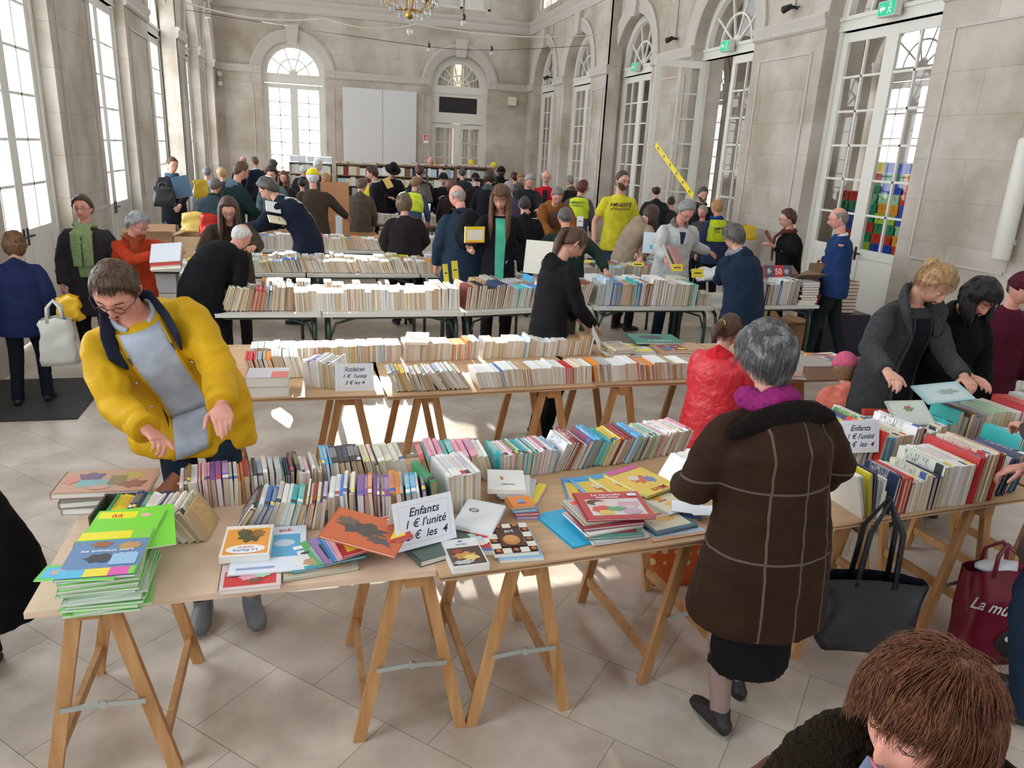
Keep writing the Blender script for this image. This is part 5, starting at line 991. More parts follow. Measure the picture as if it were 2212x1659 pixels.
def hair_mat(c):
    k = 'hair %.2f %.2f %.2f' % c
    if k in MATS: return MATS[k]
    m, n, b = nodes(k); tc = N(n, 'ShaderNodeTexCoord'); mp = N(n, 'ShaderNodeMapping'); mp.inputs['Scale'].default_value = (170, 170, 14); L(n, tc.outputs['Object'], mp.inputs[0])
    a = N(n, 'ShaderNodeTexNoise', i_Scale=1.0, i_Detail=3.0, i_Distortion=.5); L(n, mp.outputs[0], a.inputs['Vector'])
    r = N(n, 'ShaderNodeValToRGB'); r.color_ramp.elements[0].position = .32; r.color_ramp.elements[1].position = .68; r.color_ramp.elements[0].color = (*[x * .45 for x in c], 1); r.color_ramp.elements[1].color = (*[min(.9, x * 1.6) for x in c], 1)
    L(n, a.outputs['Fac'], r.inputs[0]); L(n, r.outputs[0], b.inputs['Base Color']); b.inputs['Roughness'].default_value = .42; b.inputs['Specular IOR Level'].default_value = .35
    bp = N(n, 'ShaderNodeBump', i_Strength=.6, i_Distance=.006); L(n, a.outputs['Fac'], bp.inputs['Height']); L(n, bp.outputs[0], b.inputs['Normal'])
    return m
def g2(x, y, x0, y0, sx, sy): return math.exp(-((x - x0) / sx) ** 2 - ((y - y0) / sy) ** 2)
def head_pos(d, face=1.0):
    x, y, z = d; X = x * .077; Y = y * .097; Z = z * .118
    if z < 0: X *= 1 - .30 * (-z) ** 1.4; Y *= (1 - .42 * (-z) ** 1.2) if y < 0 else (1 - .05 * (-z))
    if y > 0:
        Y = min(Y, .097) - .010 * max(0, 1 - abs(x) * 1.6) * (1 if z < .4 else 0) * y * .4
        o = .007 * g2(X, Z, 0, .026, .045, .011) - .013 * (g2(X, Z, .031, .004, .015, .013) + g2(X, Z, -.031, .004, .015, .013))
        t = max(0, min(1, (.012 - Z) / .045)); 
        if Z > -.047: o += (.006 + .019 * t) * math.exp(-(X / (.007 + .006 * t)) ** 2) * (1 if Z < .02 else math.exp(-((Z - .02) / .012) ** 2))
        else: o += .025 * math.exp(-(X / .012) ** 2) * math.exp(-((Z + .047) / .006) ** 2)
        o += .004 * (g2(X, Z, .042, -.026, .02, .022) + g2(X, Z, -.042, -.026, .02, .022)) + .007 * g2(X, Z, 0, -.066, .024, .014) - .003 * g2(X, Z, 0, -.079, .02, .006) + .010 * g2(X, Z, 0, -.098, .022, .016)
        Y += o * y ** .5 * face
    return Vector((X, Y, Z))
def sphere_dirs(n, m):
    for i in range(m + 1):
        a = pi * i / m
        for k in range(n): b = 2 * pi * k / n; yield Vector((sin(a) * cos(b), sin(a) * sin(b), cos(a)))
def grid_faces(n, m): return [(i * n + k, (i + 1) * n + k, (i + 1) * n + (k + 1) % n, i * n + (k + 1) % n) for i in range(m) for k in range(n)]
def zlim(d, style):
    y = d.y; f = .66; s_ = .06; b_ = -.62
    if style in ('bob', 'long', 'fringe', 'fur'): s_ = -.72; b_ = -.95; f = .62 if style != 'fringe' else .4
    if style == 'fringe': s_ = -.7
    if style in ('bun', 'pony'): s_ = .0; b_ = -.55; f = .55
    if style == 'fur': f = .25
    if y > 0: t = max(0, (y - .25) / .75); return s_ + (f - s_) * min(1, t * 1.9) ** .8
    return s_ + (b_ - s_) * min(1, -y * 1.3)
def hair_shell(style, th, seed, n=28, m=20):
    vs = []
    for d in sphere_dirs(n, m):
        z0 = zlim(d, style); h = max(0, min(1, (d.z - z0) / .14 + .5))
        if style == 'bald': h *= max(0, min(1, (.52 - d.z) / .2)) if d.y < .9 else 0
        if style == 'thin' and d.z > .55: h *= .35
        p = head_pos(d, 0); nn = Vector((p.x / .077 ** 2, p.y / .097 ** 2, p.z / .118 ** 2)).normalized()
        amp = {'curly': .5, 'short': .22, 'bob': .22, 'fur': .35}.get(style, .15)
        w = noise.noise(d * (5 if style == 'curly' else 2.6) + Vector((seed, 0, 0))); w2 = noise.noise(d * 9 + Vector((seed, 3, 0)))
        t = th * (1 + amp * 1.6 * w + amp * .7 * w2)
        if style in ('bob', 'fur') and d.z < .1: t *= 1.35
        vs.append(p + nn * (-.012 + (.012 + t) * h))
    return vs, grid_faces(n, m)
def strands(mb, style, th, seed, cnt, ln, r=.0011, mat=0, xf=None):
    rn = random.Random(seed); k = 0
    while k < cnt:
        d = Vector((rn.gauss(0, 1), rn.gauss(0, 1), rn.gauss(0, 1))).normalized()
        if d.z < zlim(d, style) - .02 or (style == 'bald' and d.z > .5): continue
        k += 1
        p = head_pos(d, 0); nn = Vector((p.x / .077 ** 2, p.y / .097 ** 2, p.z / .118 ** 2)).normalized(); p = p + nn * (th * (1 + .35 * noise.noise(d * 2.6 + Vector((seed, 0, 0)))) - .002)
        crown = Vector((.012, -.35, .94)); t = (d - crown); t = t - nn * t.dot(nn); t = t.normalized() if t.length > .25 else nn.cross(Vector((rn.uniform(-1, 1), rn.uniform(-1, 1), .1))).normalized()
        sw = nn.cross(t) * (noise.noise(d * 3.5 + Vector((0, seed, 0))) * 1.1); dr = (t + sw * .8 + nn * rn.uniform(.0, .2)).normalized(); l = ln * rn.uniform(.6, 1.3); pts = [p]
        for q in range(3): pts.append(pts[-1] + dr * l / 3); dr = (dr - nn * .3 + Vector((0, 0, -.12)) + Vector((rn.uniform(-.1, .1), rn.uniform(-.1, .1), rn.uniform(-.1, .1)))).normalized()
        mb.tube(pts, [r, r * 1.1, r * .9, r * .3], 3, mat, xf, caps=False)
def ik(a, b, l1, l2, pole):
    d = b - a; D = min(d.length, (l1 + l2) * .995); d.normalize(); b = a + d * D
    x = (l1 * l1 - l2 * l2 + D * D) / (2 * D); h = sqrt(max(0, l1 * l1 - x * x)); p = pole - d * pole.dot(d)
    p = p.normalized() if p.length > 1e-5 else d.orthogonal().normalized()
    return a + d * x + p * h, b
def hand(mb, wr, dr, up, side, curl=25, s=1.0, mat=0, spread=6, point=False, thumb=1):
    """dr: along the hand, up: out of the back of the hand, side: +1 right hand (thumb towards -x of (dr x up))"""
    y = dr.normalized(); z = (up - y * up.dot(y)).normalized(); x = y.cross(z) * (-side)       # x points to the thumb side
    F = lambda a, b, c: wr + (x * a + y * b + z * c) * s
    mb.tube([F(0, -.03, 0), F(0, 0, 0), F(.002, .03, .002), F(.003, .065, .003), F(.002, .088, 0)], [(.026 * s, .02 * s), (.028 * s, .018 * s), (.038 * s, .017 * s), (.043 * s, .015 * s), (.040 * s, .012 * s)], 10, mat, up=tuple(x))
    for i, (ox, l, r) in enumerate(((.031, .072, .0088), (.0105, .08, .009), (-.0105, .074, .0085), (-.030, .058, .0076))):
        c = curl * (1 + .12 * i); 
        if point: c = (4 if i == 0 else 55)
        a = radians(-spread * (i - 1.3)) * -1; p = F(ox, .083 - .006 * abs(i - 1), 0); pts = [p - y * .012 * s, p]; ang = radians(c * .45)
        for seg, f in enumerate((.46, .3, .24)):
            d = (y * cos(ang) - z * sin(ang)); d = (d + x * sin(a)).normalized(); pts.append(pts[-1] + d * l * f * s); ang += radians(c * (1.0 if seg == 0 else .8))
        mb.tube(pts, [r * s * 1.05, r * s * 1.08, r * s, r * s * .92, r * s * .7], 7, mat)
        mb.ell(pts[-1], (r * s * .72,) * 3, 6, mat)
    if thumb:
        c = radians(curl * .6); p = F(.022, .018, -.004); d = (x * .75 + y * .62 - z * .25).normalized(); pts = [p - d * .01 * s, p + d * .02 * s, p + d * .044 * s]; d2 = (x * .25 + y * .95 - z * (.2 + sin(c) * .6)).normalized(); pts += [pts[-1] + d2 * .028 * s, pts[-1] + d2 * .05 * s]
        mb.tube(pts, [.014 * s, .014 * s, .0115 * s, .0105 * s, .0075 * s], 8, mat); mb.ell(pts[-1], (.0078 * s,) * 3, 6, mat)
def remeshed(mb, voxel, smooth=3):
    me = bpy.data.meshes.new('tmp'); me.from_pydata(mb.v, [], mb.f); ob = bpy.data.objects.new('tmp', me); COL.objects.link(ob)
    r = ob.modifiers.new('r', 'REMESH'); r.mode = 'VOXEL'; r.voxel_size = voxel; r.use_smooth_shade = True
    if smooth: s_ = ob.modifiers.new('s', 'SMOOTH'); s_.iterations = smooth; s_.factor = .6
    dg = bpy.context.evaluated_depsgraph_get(); out = bpy.data.meshes.new_from_object(ob.evaluated_get(dg)); bpy.data.objects.remove(ob); bpy.data.meshes.remove(me)
    vs = [v.co.copy() for v in out.vertices]; ns = [v.normal.copy() for v in out.vertices]; fs = [tuple(p.vertices) for p in out.polygons]; bpy.data.meshes.remove(out)
    return vs, ns, fs
def wrinkle(vs, ns, amp, seed=0.0, fr=7.0):
    o = []
    for v, n_ in zip(vs, ns):
        q = Vector((v.x * fr, v.y * fr, v.z * fr * 1.3 + seed)); a = noise.noise(q + Vector((noise.noise(q * .5) * 2, 0, seed)))
        f = 1 - abs(a) * 2.2; b = noise.noise(q * 2.3)
        o.append(v + n_ * (amp * (f * .6 - .2) + amp * .35 * b))
    return o
PLOG = []
def person(label, px, py, Y, rz, lean=8, pitch=10, yaw=0, roll=0, side=0, L_=None, R_=None, skin=None, hair=('short', (.1, .06, .03), .016), top=('jacket', (.02, .02, .03), .80, 1.0), legs=('trousers', (.02, .025, .04)), shoes=(.02, .02, .02),
           hat=None, glasses=False, scarf=None, front=None, collar=None, hood=None, near=0, hc=25, feet=None, extra=None, ntuft=0, tuftl=.045, vest=None, sleeve=None, beard=None, knee=0, hscale=1.0, pad=0, lock=.30, hup=None, point=None, mats=None, widen=1.0, face_d=True, wrk=None, band=False, srad=.034):
    """one figure; px,py = where the crown of the head is seen, Y = distance down the hall, rz = facing (0 away from camera, 180 towards it)"""
    tgt = PY(px, py, Y); a = radians(lean); sd = radians(side)
    hipz = .95 - .10 * knee; pel = Vector((0, -.16 * sin(a) - .02, hipz)); bulk = top[3]
    def up(t, ang): return Vector((sin(sd) * t, sin(ang) * t * cos(sd), cos(ang) * t * cos(sd)))
    s1 = pel + up(.16, a * .55); s2 = s1 + up(.18, a * .95); s3 = s2 + up(.13, a * 1.2); neck = s3 + up(.06, a * 1.3)
    ux = Vector((cos(sd), 0, -sin(sd))); tang = up(1, a * 1.2).normalized(); fwd_ = ux.cross(tang) * -1
    if fwd_.dot(Vector((0, 1, 0))) < 0 and lean < 80: fwd_ = -fwd_
    ha = radians(lean * .75 + pitch * .5); nk = up(1, ha).normalized(); hb = neck + nk * .072
    Hm = Matrix.Translation(hb) @ Matrix.Rotation(radians(-yaw), 4, 'Z') @ Matrix.Rotation(-radians(lean * .55 + pitch), 4, 'X') @ Matrix.Rotation(radians(roll), 4, 'Y') @ Matrix.Translation((0, .022, .09)) @ S(hscale, hscale, hscale)
    crown = max((Hm @ head_pos(d) for d in sphere_dirs(12, 8)), key=lambda v: v.z) 
    sc = tgt.z / (crown.z + .012); rot = Matrix.Rotation(radians(rz), 4, 'Z'); off = tgt - rot @ (crown * sc); loc = Vector((off.x, off.y, 0))
    W2L = (Matrix.Translation(loc) @ rot @ S(sc, sc, sc)).inverted()
    PLOG.append((label, round(1.75 * sc, 2), [round(c, 2) for c in tgt], [round(c, 2) for c in loc]))
    root = empty('person', loc, rz, label=label, category='person'); root.scale = (sc, sc, sc)
    v_sk, v_cl = {0: (.026, .026), 1: (.015, .015), 2: (.009, .010)}[near]
    # arms
    arms = {}
    for sgn, tg in ((-1, L_), (1, R_)):
        sh = s3 + ux * (sgn * .158 * (1 + (bulk - 1) * .35)) - tang * .022
        if tg is None: tgv = sh + Vector((sgn * .07, .10, -.50))
        elif tg[0] == 'w': tgv = W2L @ Vector(tg[1:4])
        else: tgv = Vector(tg)
        dv = tgv - sh
        if dv.length > .495: tgv = sh + dv.normalized() * .495 + Vector((0, 0, -.02))
        el, wr = ik(sh, tgv, .285, .255, Vector((sgn * .5, -.5, -.55))); arms[sgn] = (sh, el, wr)
    # legs
    ft = feet or ((-.10, 0), (.10, .02)); lg = []
    if len(ft) == 3: ft = [tuple((W2L @ Vector((*q, 0)))[:2]) for q in ft[1:]]
    for sgn, f in ((-1, ft[0]), (1, ft[1])):
        hp = Vector((pel.x + sgn * .085, pel.y, pel.z - .02)); an = Vector((f[0], f[1] - .04, .085)); kn, an = ik(hp, an, .43, .435, Vector((sgn * .08, 1, 0))); lg.append((hp, kn, an))
    # body: one surface for neck, trunk and limbs, with head and hands joined on
    c = MB()
    c.tube([pel - Vector((0, 0, .05)), pel, s1, s2, s3, s3 + tang * .035], [(.13, .09), (.145, .10), (.125, .09), (.145, .10), (.15, .08), (.08, .06)], 16, up=tuple(ux))
    c.tube([s3, neck, hb + (Hm.to_3x3() @ Vector((0, .0, .03)))], [.060, .054, .052], 12)
    for sgn, (sh, el, wr) in arms.items():
        c.tube([sh - ux * sgn * .04, sh, sh.lerp(el, .5), el, el.lerp(wr, .35), wr, wr + (wr - el).normalized() * .012], [.045, .047, .043, .037, .038, .026, .024], 12)
    for hp, kn, an in lg: c.tube([hp, hp.lerp(kn, .5), kn, kn.lerp(an, .35), an, an - Vector((0, 0, .05))], [.085, .07, .052, .052, .036, .038], 12)
    vs, ns, fs = remeshed(c, v_sk if near < 2 else .011, 3); b = MB(); b.add(vs, fs, 0)
    nu, nvv = {0: (24, 18), 1: (40, 32), 2: (72, 56)}[near]
    b.add([Hm @ head_pos(d) for d in sphere_dirs(nu, nvv)], grid_faces(nu, nvv), 0)
    for sx in (-1, 1):
        b.ell((sx * .076, -.006, -.004), (.008, .018, .030), 10, 0, Hm, R(sx * 14, 'Z')); 
        if near: b.tube([(sx * .083, -.008, .022), (sx * .087, -.016, .005), (sx * .083, -.010, -.02)], [.004, .005, .005], 6, 0, Hm)
        ye = head_pos(Vector((sx * .4, .9, .04)).normalized()).y
        if near: b.ell((sx * .031, .0755, .003), (.0145, .012, .0105), 12, 1, Hm); b.ell((sx * .031, .084, .0015), (.0055, .0045, .0055), 10, 2, Hm); b.ell((sx * .031, .0765, .0065), (.0155, .0135, .0095), 12, 0, Hm); b.tube([(sx * .045, .080, -.001), (sx * .031, .0905, -.0025), (sx * .018, .086, 0)], .0012, 5, 4, Hm)
        else: b.ell((sx * .031, .079, .002), (.0125, .009, .005), 8, 2, Hm)
        b.tube([(sx * .048, .080, .022), (sx * .034, .091, .027), (sx * .017, .094, .024)], [.002, .0035, .003], 5, 4, Hm, flat=.7)
    b.tube([(-.022, .089, -.064), (-.009, .0975, -.0605), (0, .0985, -.062), (.009, .0975, -.0605), (.022, .089, -.064)], [.0015, .0035, .003, .0035, .0015], 6, 3, Hm)
    b.tube([(-.021, .0885, -.0655), (0, .0975, -.0685), (.021, .0885, -.0655)], [.0015, .0045, .0015], 6, 3, Hm)
    for sgn, (sh, el, wr) in arms.items():
        dr = (wr - el).normalized(); tg = L_ if sgn < 0 else R_; u_ = Vector((0, .35, 1)) if dr.z > -.8 else Vector((sgn * .9, .2, .1))
        if tg is None: u_ = Vector((sgn, .2, 0))
        if hup and hup.get(sgn): u_ = Vector(hup[sgn])
        if near == 2:
            h = MB(); hand(h, wr, dr, u_, sgn, hc, 1, 0, point=(point == sgn)); hv, hn, hf = remeshed(h, .0034, 2); b.add(hv, hf, 0)
        else: hand(b, wr, dr, u_, sgn, hc, 1.0, 0, point=(point == sgn))
    sk = skin or SKIN; hm_ = hair_mat(hair[1]) if hair else hair_mat((.1, .08, .06)); mt = [sk, EYEW, EYED, LIPS, hm_]
    b.obj('body', mt, root, True)
    # upper garment
    kind, col, hem, bulk = top[:4]; fm = (mats or {}).get('top') or fabric('cloth %s %.2f %.2f %.2f' % (kind, *col), col)
    t = MB(); w_ = bulk * widen
    hy = pel.y; fl = .02 if hem < .7 else 0
    if hem < hipz: path = [Vector((pel.x * .8, hy + .01, hem)), Vector((pel.x * .9, hy + .005, (hem + hipz) / 2)), pel]; rad = [((.185 + fl) * w_, (.14 + fl) * bulk), ((.18 + fl * .5) * w_, (.135 + fl * .5) * bulk), (.172 * w_, .125 * bulk)]
    else: path = [pel + Vector((0, 0, hem - hipz))]; rad = [(.165 * w_, .12 * bulk)]
    path += [s1, s2, s3 - tang * .035, s3 + tang * .005, s3 + tang * .035, neck]; rad += [(.158 * w_, .118 * bulk), (.172 * w_, .128 * bulk), (.165 * w_ ** .15, .115 * bulk ** .8), (.132 * w_ ** .1, .096 * bulk ** .4), (.098, .08), (.064, .060)]
    if front and near == 2: path.pop(); rad.pop()
    t.tube(path, rad, 24, up=tuple(ux))
    sl = sleeve or ('long' if kind not in ('tee', 'vest') else ('short' if kind == 'tee' else None))
    for sgn, (sh, el, wr) in arms.items():
        p0 = sh - ux * sgn * .085 + tang * .012
        if sl == 'long':
            e = wr - (wr - el).normalized() * .015; t.tube([p0, sh, sh.lerp(el, .18), sh.lerp(el, .5), el, el.lerp(wr, .5), e], [.045, .050 * bulk ** .3, .062 * bulk ** .6, .061 * bulk ** .8, .055 * bulk ** .8, .051 * bulk ** .8, .044 * bulk ** .7], 14)
        elif sl == 'short': t.tube([p0, sh, sh.lerp(el, .68)], [.05, .062, .06], 14)
        else: t.ell(sh - ux * sgn * .015, (.06, .06, .05), 10)
    vs, ns, fs = remeshed(t, v_cl, 4 if near < 2 else 14)
    if near: vs = wrinkle(vs, ns, (.007 if near == 1 else .009) if wrk is None else wrk, px * .01)
    g = MB(); g.add(vs, fs, 0); g.obj(kind if kind != 'tee' else 'tee_shirt', fm, root, True)
    # garments on the arms of vest wearers
    def front_patch(nm, mat, t0, t1, w0, w1, out=.006, edge=None, backside=False):
        """panel lying on the chest (or back) between two heights along the trunk"""
        P_ = path; cum = [0]; 
        for q, r_ in zip(P_, P_[1:]): cum.append(cum[-1] + (r_ - q).length)
        def at(u):
            s_ = u * cum[-1]
            for i in range(len(P_) - 1):
                if s_ <= cum[i + 1] or i == len(P_) - 2:
                    f = (s_ - cum[i]) / max(1e-6, cum[i + 1] - cum[i]); c_ = P_[i].lerp(P_[i + 1], f); ra = [rad[i][k] + (rad[i + 1][k] - rad[i][k]) * f for k in (0, 1)]; d = (P_[min(i + 1, len(P_) - 1)] - P_[max(0, i - 0)]).normalized(); return c_, ra, d
        m = MB(); K, J = 18, 10; vs = []
        for k in range(K + 1):
            c_, ra, d = at(t0 + (t1 - t0) * k / K); w = w0 + (w1 - w0) * k / K; fy = ux.cross(d).normalized()
            if (fy.y < 0) != backside: fy = -fy
            for j in range(J + 1):
                th = w / max(.03, ra[0]) * (j / J * 2 - 1); th = max(-1.45, min(1.45, th)); vs.append(c_ + ux * (sin(th) * (ra[0] + out)) + fy * (cos(th) * (ra[1] + out)))
        m.add(vs, [(k * (J + 1) + j, k * (J + 1) + j + 1, (k + 1) * (J + 1) + j + 1, (k + 1) * (J + 1) + j) for k in range(K) for j in range(J)])
        me = m.mesh(nm, mat, True); o = mkobj(nm, me, root); md = o.modifiers.new('t', 'SOLIDIFY'); md.thickness = .006
        if edge:
            e = MB()
            for j in (0, J): e.tube([vs[k * (J + 1) + j] for k in range(K + 1)], .009, 6)
            e.obj('front_edge', edge, root, True)
        return at
    if front: front_patch(front[0], fabric('cloth front %.2f %.2f %.2f' % front[1], front[1]), *front[2:6], out=.010, edge=front[6] if len(front) > 6 and front[6] else fm)
    if vest:
        vm = fabric('vest %.2f %.2f %.2f' % vest, vest, .6, .25); v = MB()
        v.tube([q for q in path if q.z > .0][-6:-1], [(r_[0] * 1.05 + .008, r_[1] * 1.08 + .008) for r_ in rad][-6:-1], 24, up=tuple(ux))
        for sgn, (sh, el, wr) in arms.items(): v.ell(sh - ux * sgn * .035, (.06, .075, .05), 12)
        vv, vn, vf = remeshed(v, v_cl, 3); g = MB(); g.add(vv, vf); g.obj('hi_vis_vest', vm, root, True)
    if collar:
        cm_ = (mats or {}).get('collar') or fabric('collar %.2f %.2f %.2f' % collar[0], collar[0]); m = MB(); R0 = collar[1]; pts = []
        for i in range(17):
            a_ = radians(-150 + 300 * i / 16); pts.append(neck + tang * (.0 - .035 * (abs(i - 8) / 8) ** 1.5) + ux * (sin(a_) * .082) - fwd_ * (cos(a_) * .075))
        m.tube(pts, [(R0 * (1.5 if 2 < i < 14 else 1), R0 * .6) for i in range(17)], 8, up=tuple(tang)); vv, vn, vf = remeshed(m, max(.008, v_cl * .6), 2); g = MB(); g.add(wrinkle(vv, vn, .006, 3, 30) if collar[1] > .03 else vv, vf); g.obj('collar', cm_, root, True)
    if hood:
        hm2 = fabric('hood %.2f %.2f %.2f' % hood, hood); m = MB(); ctr = neck - fwd_ * .085 - tang * .01
        m.tube([ctr + ux * sx_ * .135 + fwd_ * (.10 - abs(sx_) * .0) * (abs(sx_)) * 1.1 - tang * (.01 if abs(sx_) < .6 else .05) for sx_ in (-1, -.6, 0, .6, 1)], [.02, .045, .062, .045, .02], 10); m.ell(ctr - tang * .06, (.10, .045, .085), 12)
        vv, vn, vf = remeshed(m, v_cl, 2); g = MB(); g.add(wrinkle(vv, vn, .008, 5, 12), vf); g.obj('hood', hm2, root, True)
    if scarf:
        sm = fabric('scarf %.2f %.2f %.2f' % scarf[0], scarf[0], .9, .7, 40); m = MB(); pts = [neck + tang * (.0 + .012 * sin(i * 1.3)) + ux * (cos(2 * pi * i / 14) * .078) + fwd_ * (sin(2 * pi * i / 14) * .072 + .01) for i in range(15)]
        m.tube(pts, [srad + .006 * sin(i * 2.1) for i in range(15)], 10, flat=.85)
        for x_ in scarf[1:]: m.tube([neck + ux * x_ * .5 + fwd_ * .09, s3 + ux * x_ + fwd_ * .135 * bulk, s2 + ux * x_ + fwd_ * .155 * bulk, s1 + ux * x_ + fwd_ * .16 * bulk], [(.04, .018), (.05, .016), (.05, .014), (.045, .01)], 10, up=tuple(ux))
        vv, vn, vf = remeshed(m, max(.008, v_cl * .6), 2); g = MB(); g.add(wrinkle(vv, vn, .007, 2, 22), vf); g.obj('scarf', sm, root, True)
    # lower garment and shoes
    if legs:
        lk, lc = legs[:2]; lm = fabric('cloth %s %.2f %.2f %.2f' % (lk, *lc), lc, .85, .3); m = MB()
        if lk == 'skirt':
            z1 = legs[2]; m.tube([Vector((pel.x, pel.y, z1)), Vector((pel.x, pel.y, (z1 + pel.z) / 2)), pel], [(.18, .14), (.175, .135), (.155, .115)], 20, up=(1, 0, 0))
            n_ = 'skirt'
            if len(legs) > 3:
                tm = plain('tights %.2f %.2f %.2f' % legs[3], legs[3], .5); q = MB()
                for hp, kn, an in lg: q.tube([hp, kn, kn.lerp(an, .35), an, an - Vector((0, 0, .05))], [.075, .056, .056, .040, .04], 12)
                q.obj('tights', tm, root, True)
        else:
            n_ = 'jeans' if lk == 'jeans' else 'trousers'; m.tube([pel - Vector((0, 0, .1)), pel, pel + (s1 - pel) * .5], [(.15, .11), (.155, .115), (.14, .105)], 18, up=(1, 0, 0))
            for hp, kn, an in lg: m.tube([hp, hp.lerp(kn, .5), kn, kn.lerp(an, .5), an + Vector((0, -.008, -.03))], [.092, .082, .068, .062, .058], 14)
        vv, vn, vf = remeshed(m, v_cl, 3); g = MB(); g.add(wrinkle(vv, vn, .005, px * .1, 9) if near else vv, vf); g.obj(n_, lm, root, True)
    if shoes:
        shm = plain('shoe %.2f %.2f %.2f' % shoes, shoes, .5, bump=.1)
        for i, (hp, kn, an) in enumerate(lg):
            m = MB(); o_ = an.x, an.y; tx = (-.25, .25)[i] * .2; m.tube([(o_[0], o_[1] - .075, .035), (o_[0], o_[1] - .05, .045), (o_[0], o_[1], .05), (o_[0] + tx * .2, o_[1] + .07, .04), (o_[0] + tx * .4, o_[1] + .13, .032), (o_[0] + tx * .5, o_[1] + .165, .026)], [(.022, .03), (.036, .042), (.042, .052), (.045, .038), (.044, .030), (.028, .022)], 12, up=(1, 0, 0)); m.tube([(o_[0], o_[1], .04), (o_[0], o_[1] - .005, .11)], [.044, .043], 12)
            vv, vn, vf = remeshed(m, .012 if near else .018, 2); g = MB(); g.add([Vector((p.x, p.y, max(p.z, .012))) for p in vv], vf); q = g.obj('shoe', shm, root, True)
            if near: s_ = MB(); pr = [(o_[0] + tx * .3 + .046 * sin(2 * pi * k / 16) * (1 if cos(2 * pi * k / 16) > -.5 else .85), o_[1] + .045 + .125 * cos(2 * pi * k / 16)) for k in range(16)]; s_.prism(pr, 0, .014); s_.obj('sole', plain('pale sole', (.35, .33, .27) if shoes[0] > .1 else (.03, .03, .03), .7), q)
    # hair, hat, glasses, beard
    if hair:
        st_, hc_, th = hair[:3]; m = MB(); n1, m1 = {0: (20, 14), 1: (36, 26), 2: (56, 40)}[near]; vs, fs = hair_shell(st_ if st_ != 'none' else 'bald', th, px * .37, n1, m1); m.add(vs, fs, 0, Hm)
        Hi = Hm.inverted(); dn = (Hi.to_3x3() @ Vector((0, 0, -1))).normalized(); bk = Vector((0, -1, 0))
        if st_ in ('long', 'fringe'):
            rn = random.Random(int(px)); NL = 22 if near else 12
            for i in range(NL):
                a_ = radians(-118 + 236 * i / (NL - 1)); p = Vector((sin(a_) * .080, -cos(a_) * .094, .0)); l = lock * rn.uniform(.85, 1.1); q = [p * .9 + Vector((0, 0, .05)), p * 1.06, p * 1.1 + dn * l * .35, p * 1.08 + dn * l * .7 + Vector((rn.uniform(-.01, .01), 0, 0)), p * 1.0 + dn * l]
                m.tube(q, [.016, .021, .022, .018, .004], 7, 0, Hm)
        if st_ == 'bun': m.ell((0, -.10, .05), (.042, .035, .042), 14, 0, Hm); m.ell((0, -.11, .055), (.03, .03, .03), 12, 0, Hm, R(30))
        if st_ == 'pony':
            p = Vector((0, -.105, .02)); q = [p + Vector((0, .02, .01)), p + Vector((0, -.02, 0)), p + Vector((0, -.07, 0)) + dn * lock * .25, p + Vector((0, -.11, 0)) + dn * lock * .65, p + Vector((0, -.11, 0)) + dn * lock]; m.tube(q, [.022, .026, .032, .026, .006], 12, 0, Hm)
        if beard: vb = [head_pos(d) + Vector((0, 1, -.3)).normalized() * (.009 * max(0, min(1, (-.52 + .75 * min(.6, abs(d.x)) - d.z) / .12)) * max(0, min(1, (d.y + .1) / .3)) - .004) for d in sphere_dirs(28, 20)]; m.add(vb, grid_faces(28, 20), 1, Hm); m.tube([(-.028, .086, -.062), (-.012, .096, -.052), (.012, .096, -.052), (.028, .086, -.062)], [.002, .0035, .0035, .002], 6, 1, Hm)
        if ntuft: strands(m, 'short' if st_ == 'curly' else st_, th, px * .37, ntuft, tuftl, .0009 if near == 2 else .0013, 0, Hm)
        m.obj('hair', [hm_, hair_mat(beard) if beard else hm_], root, True)
    if band and hair and hair[0] == 'pony': m = MB(); m.tube([(0, -.118, .02), (0, -.132, .018)], .027, 12, 0, Hm); m.obj('hair_band', plain('yellow elastic', (.7, .65, .1), .5), root, True)
    if hat:
        hk, hcol = hat; hm3 = fabric('hat %.2f %.2f %.2f' % hcol, hcol, .8, .3, 40); m = MB()
        if hk in ('beanie', 'cap', 'hat', 'beret'):
            vs = []
            for d in sphere_dirs(28, 18): p = head_pos(d, 0); nn = Vector((p.x / .077 ** 2, p.y / .097 ** 2, p.z / .118 ** 2)).normalized(); zl = .12 if hk != 'cap' else .25; h = 1 if d.z > zl - .1 * d.y * (0 if hk != 'beanie' else -1) else 0; vs.append(p + nn * (.024 if h else -.01) + (Vector((0, -.02, .02)) if h and hk == 'beret' else Vector()))
            m.add(vs, grid_faces(28, 18), 0, Hm)
            if hk == 'cap': m.tube([(0, .085, .045), (0, .13, .04), (0, .165, .028)], [(.075, .008), (.07, .006), (.045, .004)], 16, 0, Hm, up=(1, 0, 0))
            if hk == 'hat': m.lathe([(.001, .14), (.075, .14), (.088, .05), (.15, .035), (.155, .045), (.15, .05), (.09, .06), (.001, .06)], 24, 0, Hm @ T(0, -.005, 0) @ S(1, 1.15, 1)); m.lathe([(.001, .19), (.06, .18), (.088, .12), (.09, .05)], 20, 0, Hm @ S(1, 1.15, .95))
        m.obj({'beanie': 'knitted_hat', 'cap': 'cap', 'hat': 'brimmed_hat', 'beret': 'beret'}[hk], hm3, root, True)
    if glasses:
        m = MB()
        for sx in (-1, 1): m.tube([(sx * .031 + .021 * cos(2 * pi * i / 16), .103, .0 + .015 * sin(2 * pi * i / 16)) for i in range(17)], .0016, 5, 0, Hm, caps=False); m.tube([(sx * .052, .102, .004), (sx * .078, .06, .004), (sx * .083, -.01, .003)], .0016, 5, 0, Hm)
        m.tube([(-.011, .104, .004), (.011, .104, .004)], .0015, 5, 0, Hm); m.obj('glasses', IRON, root)
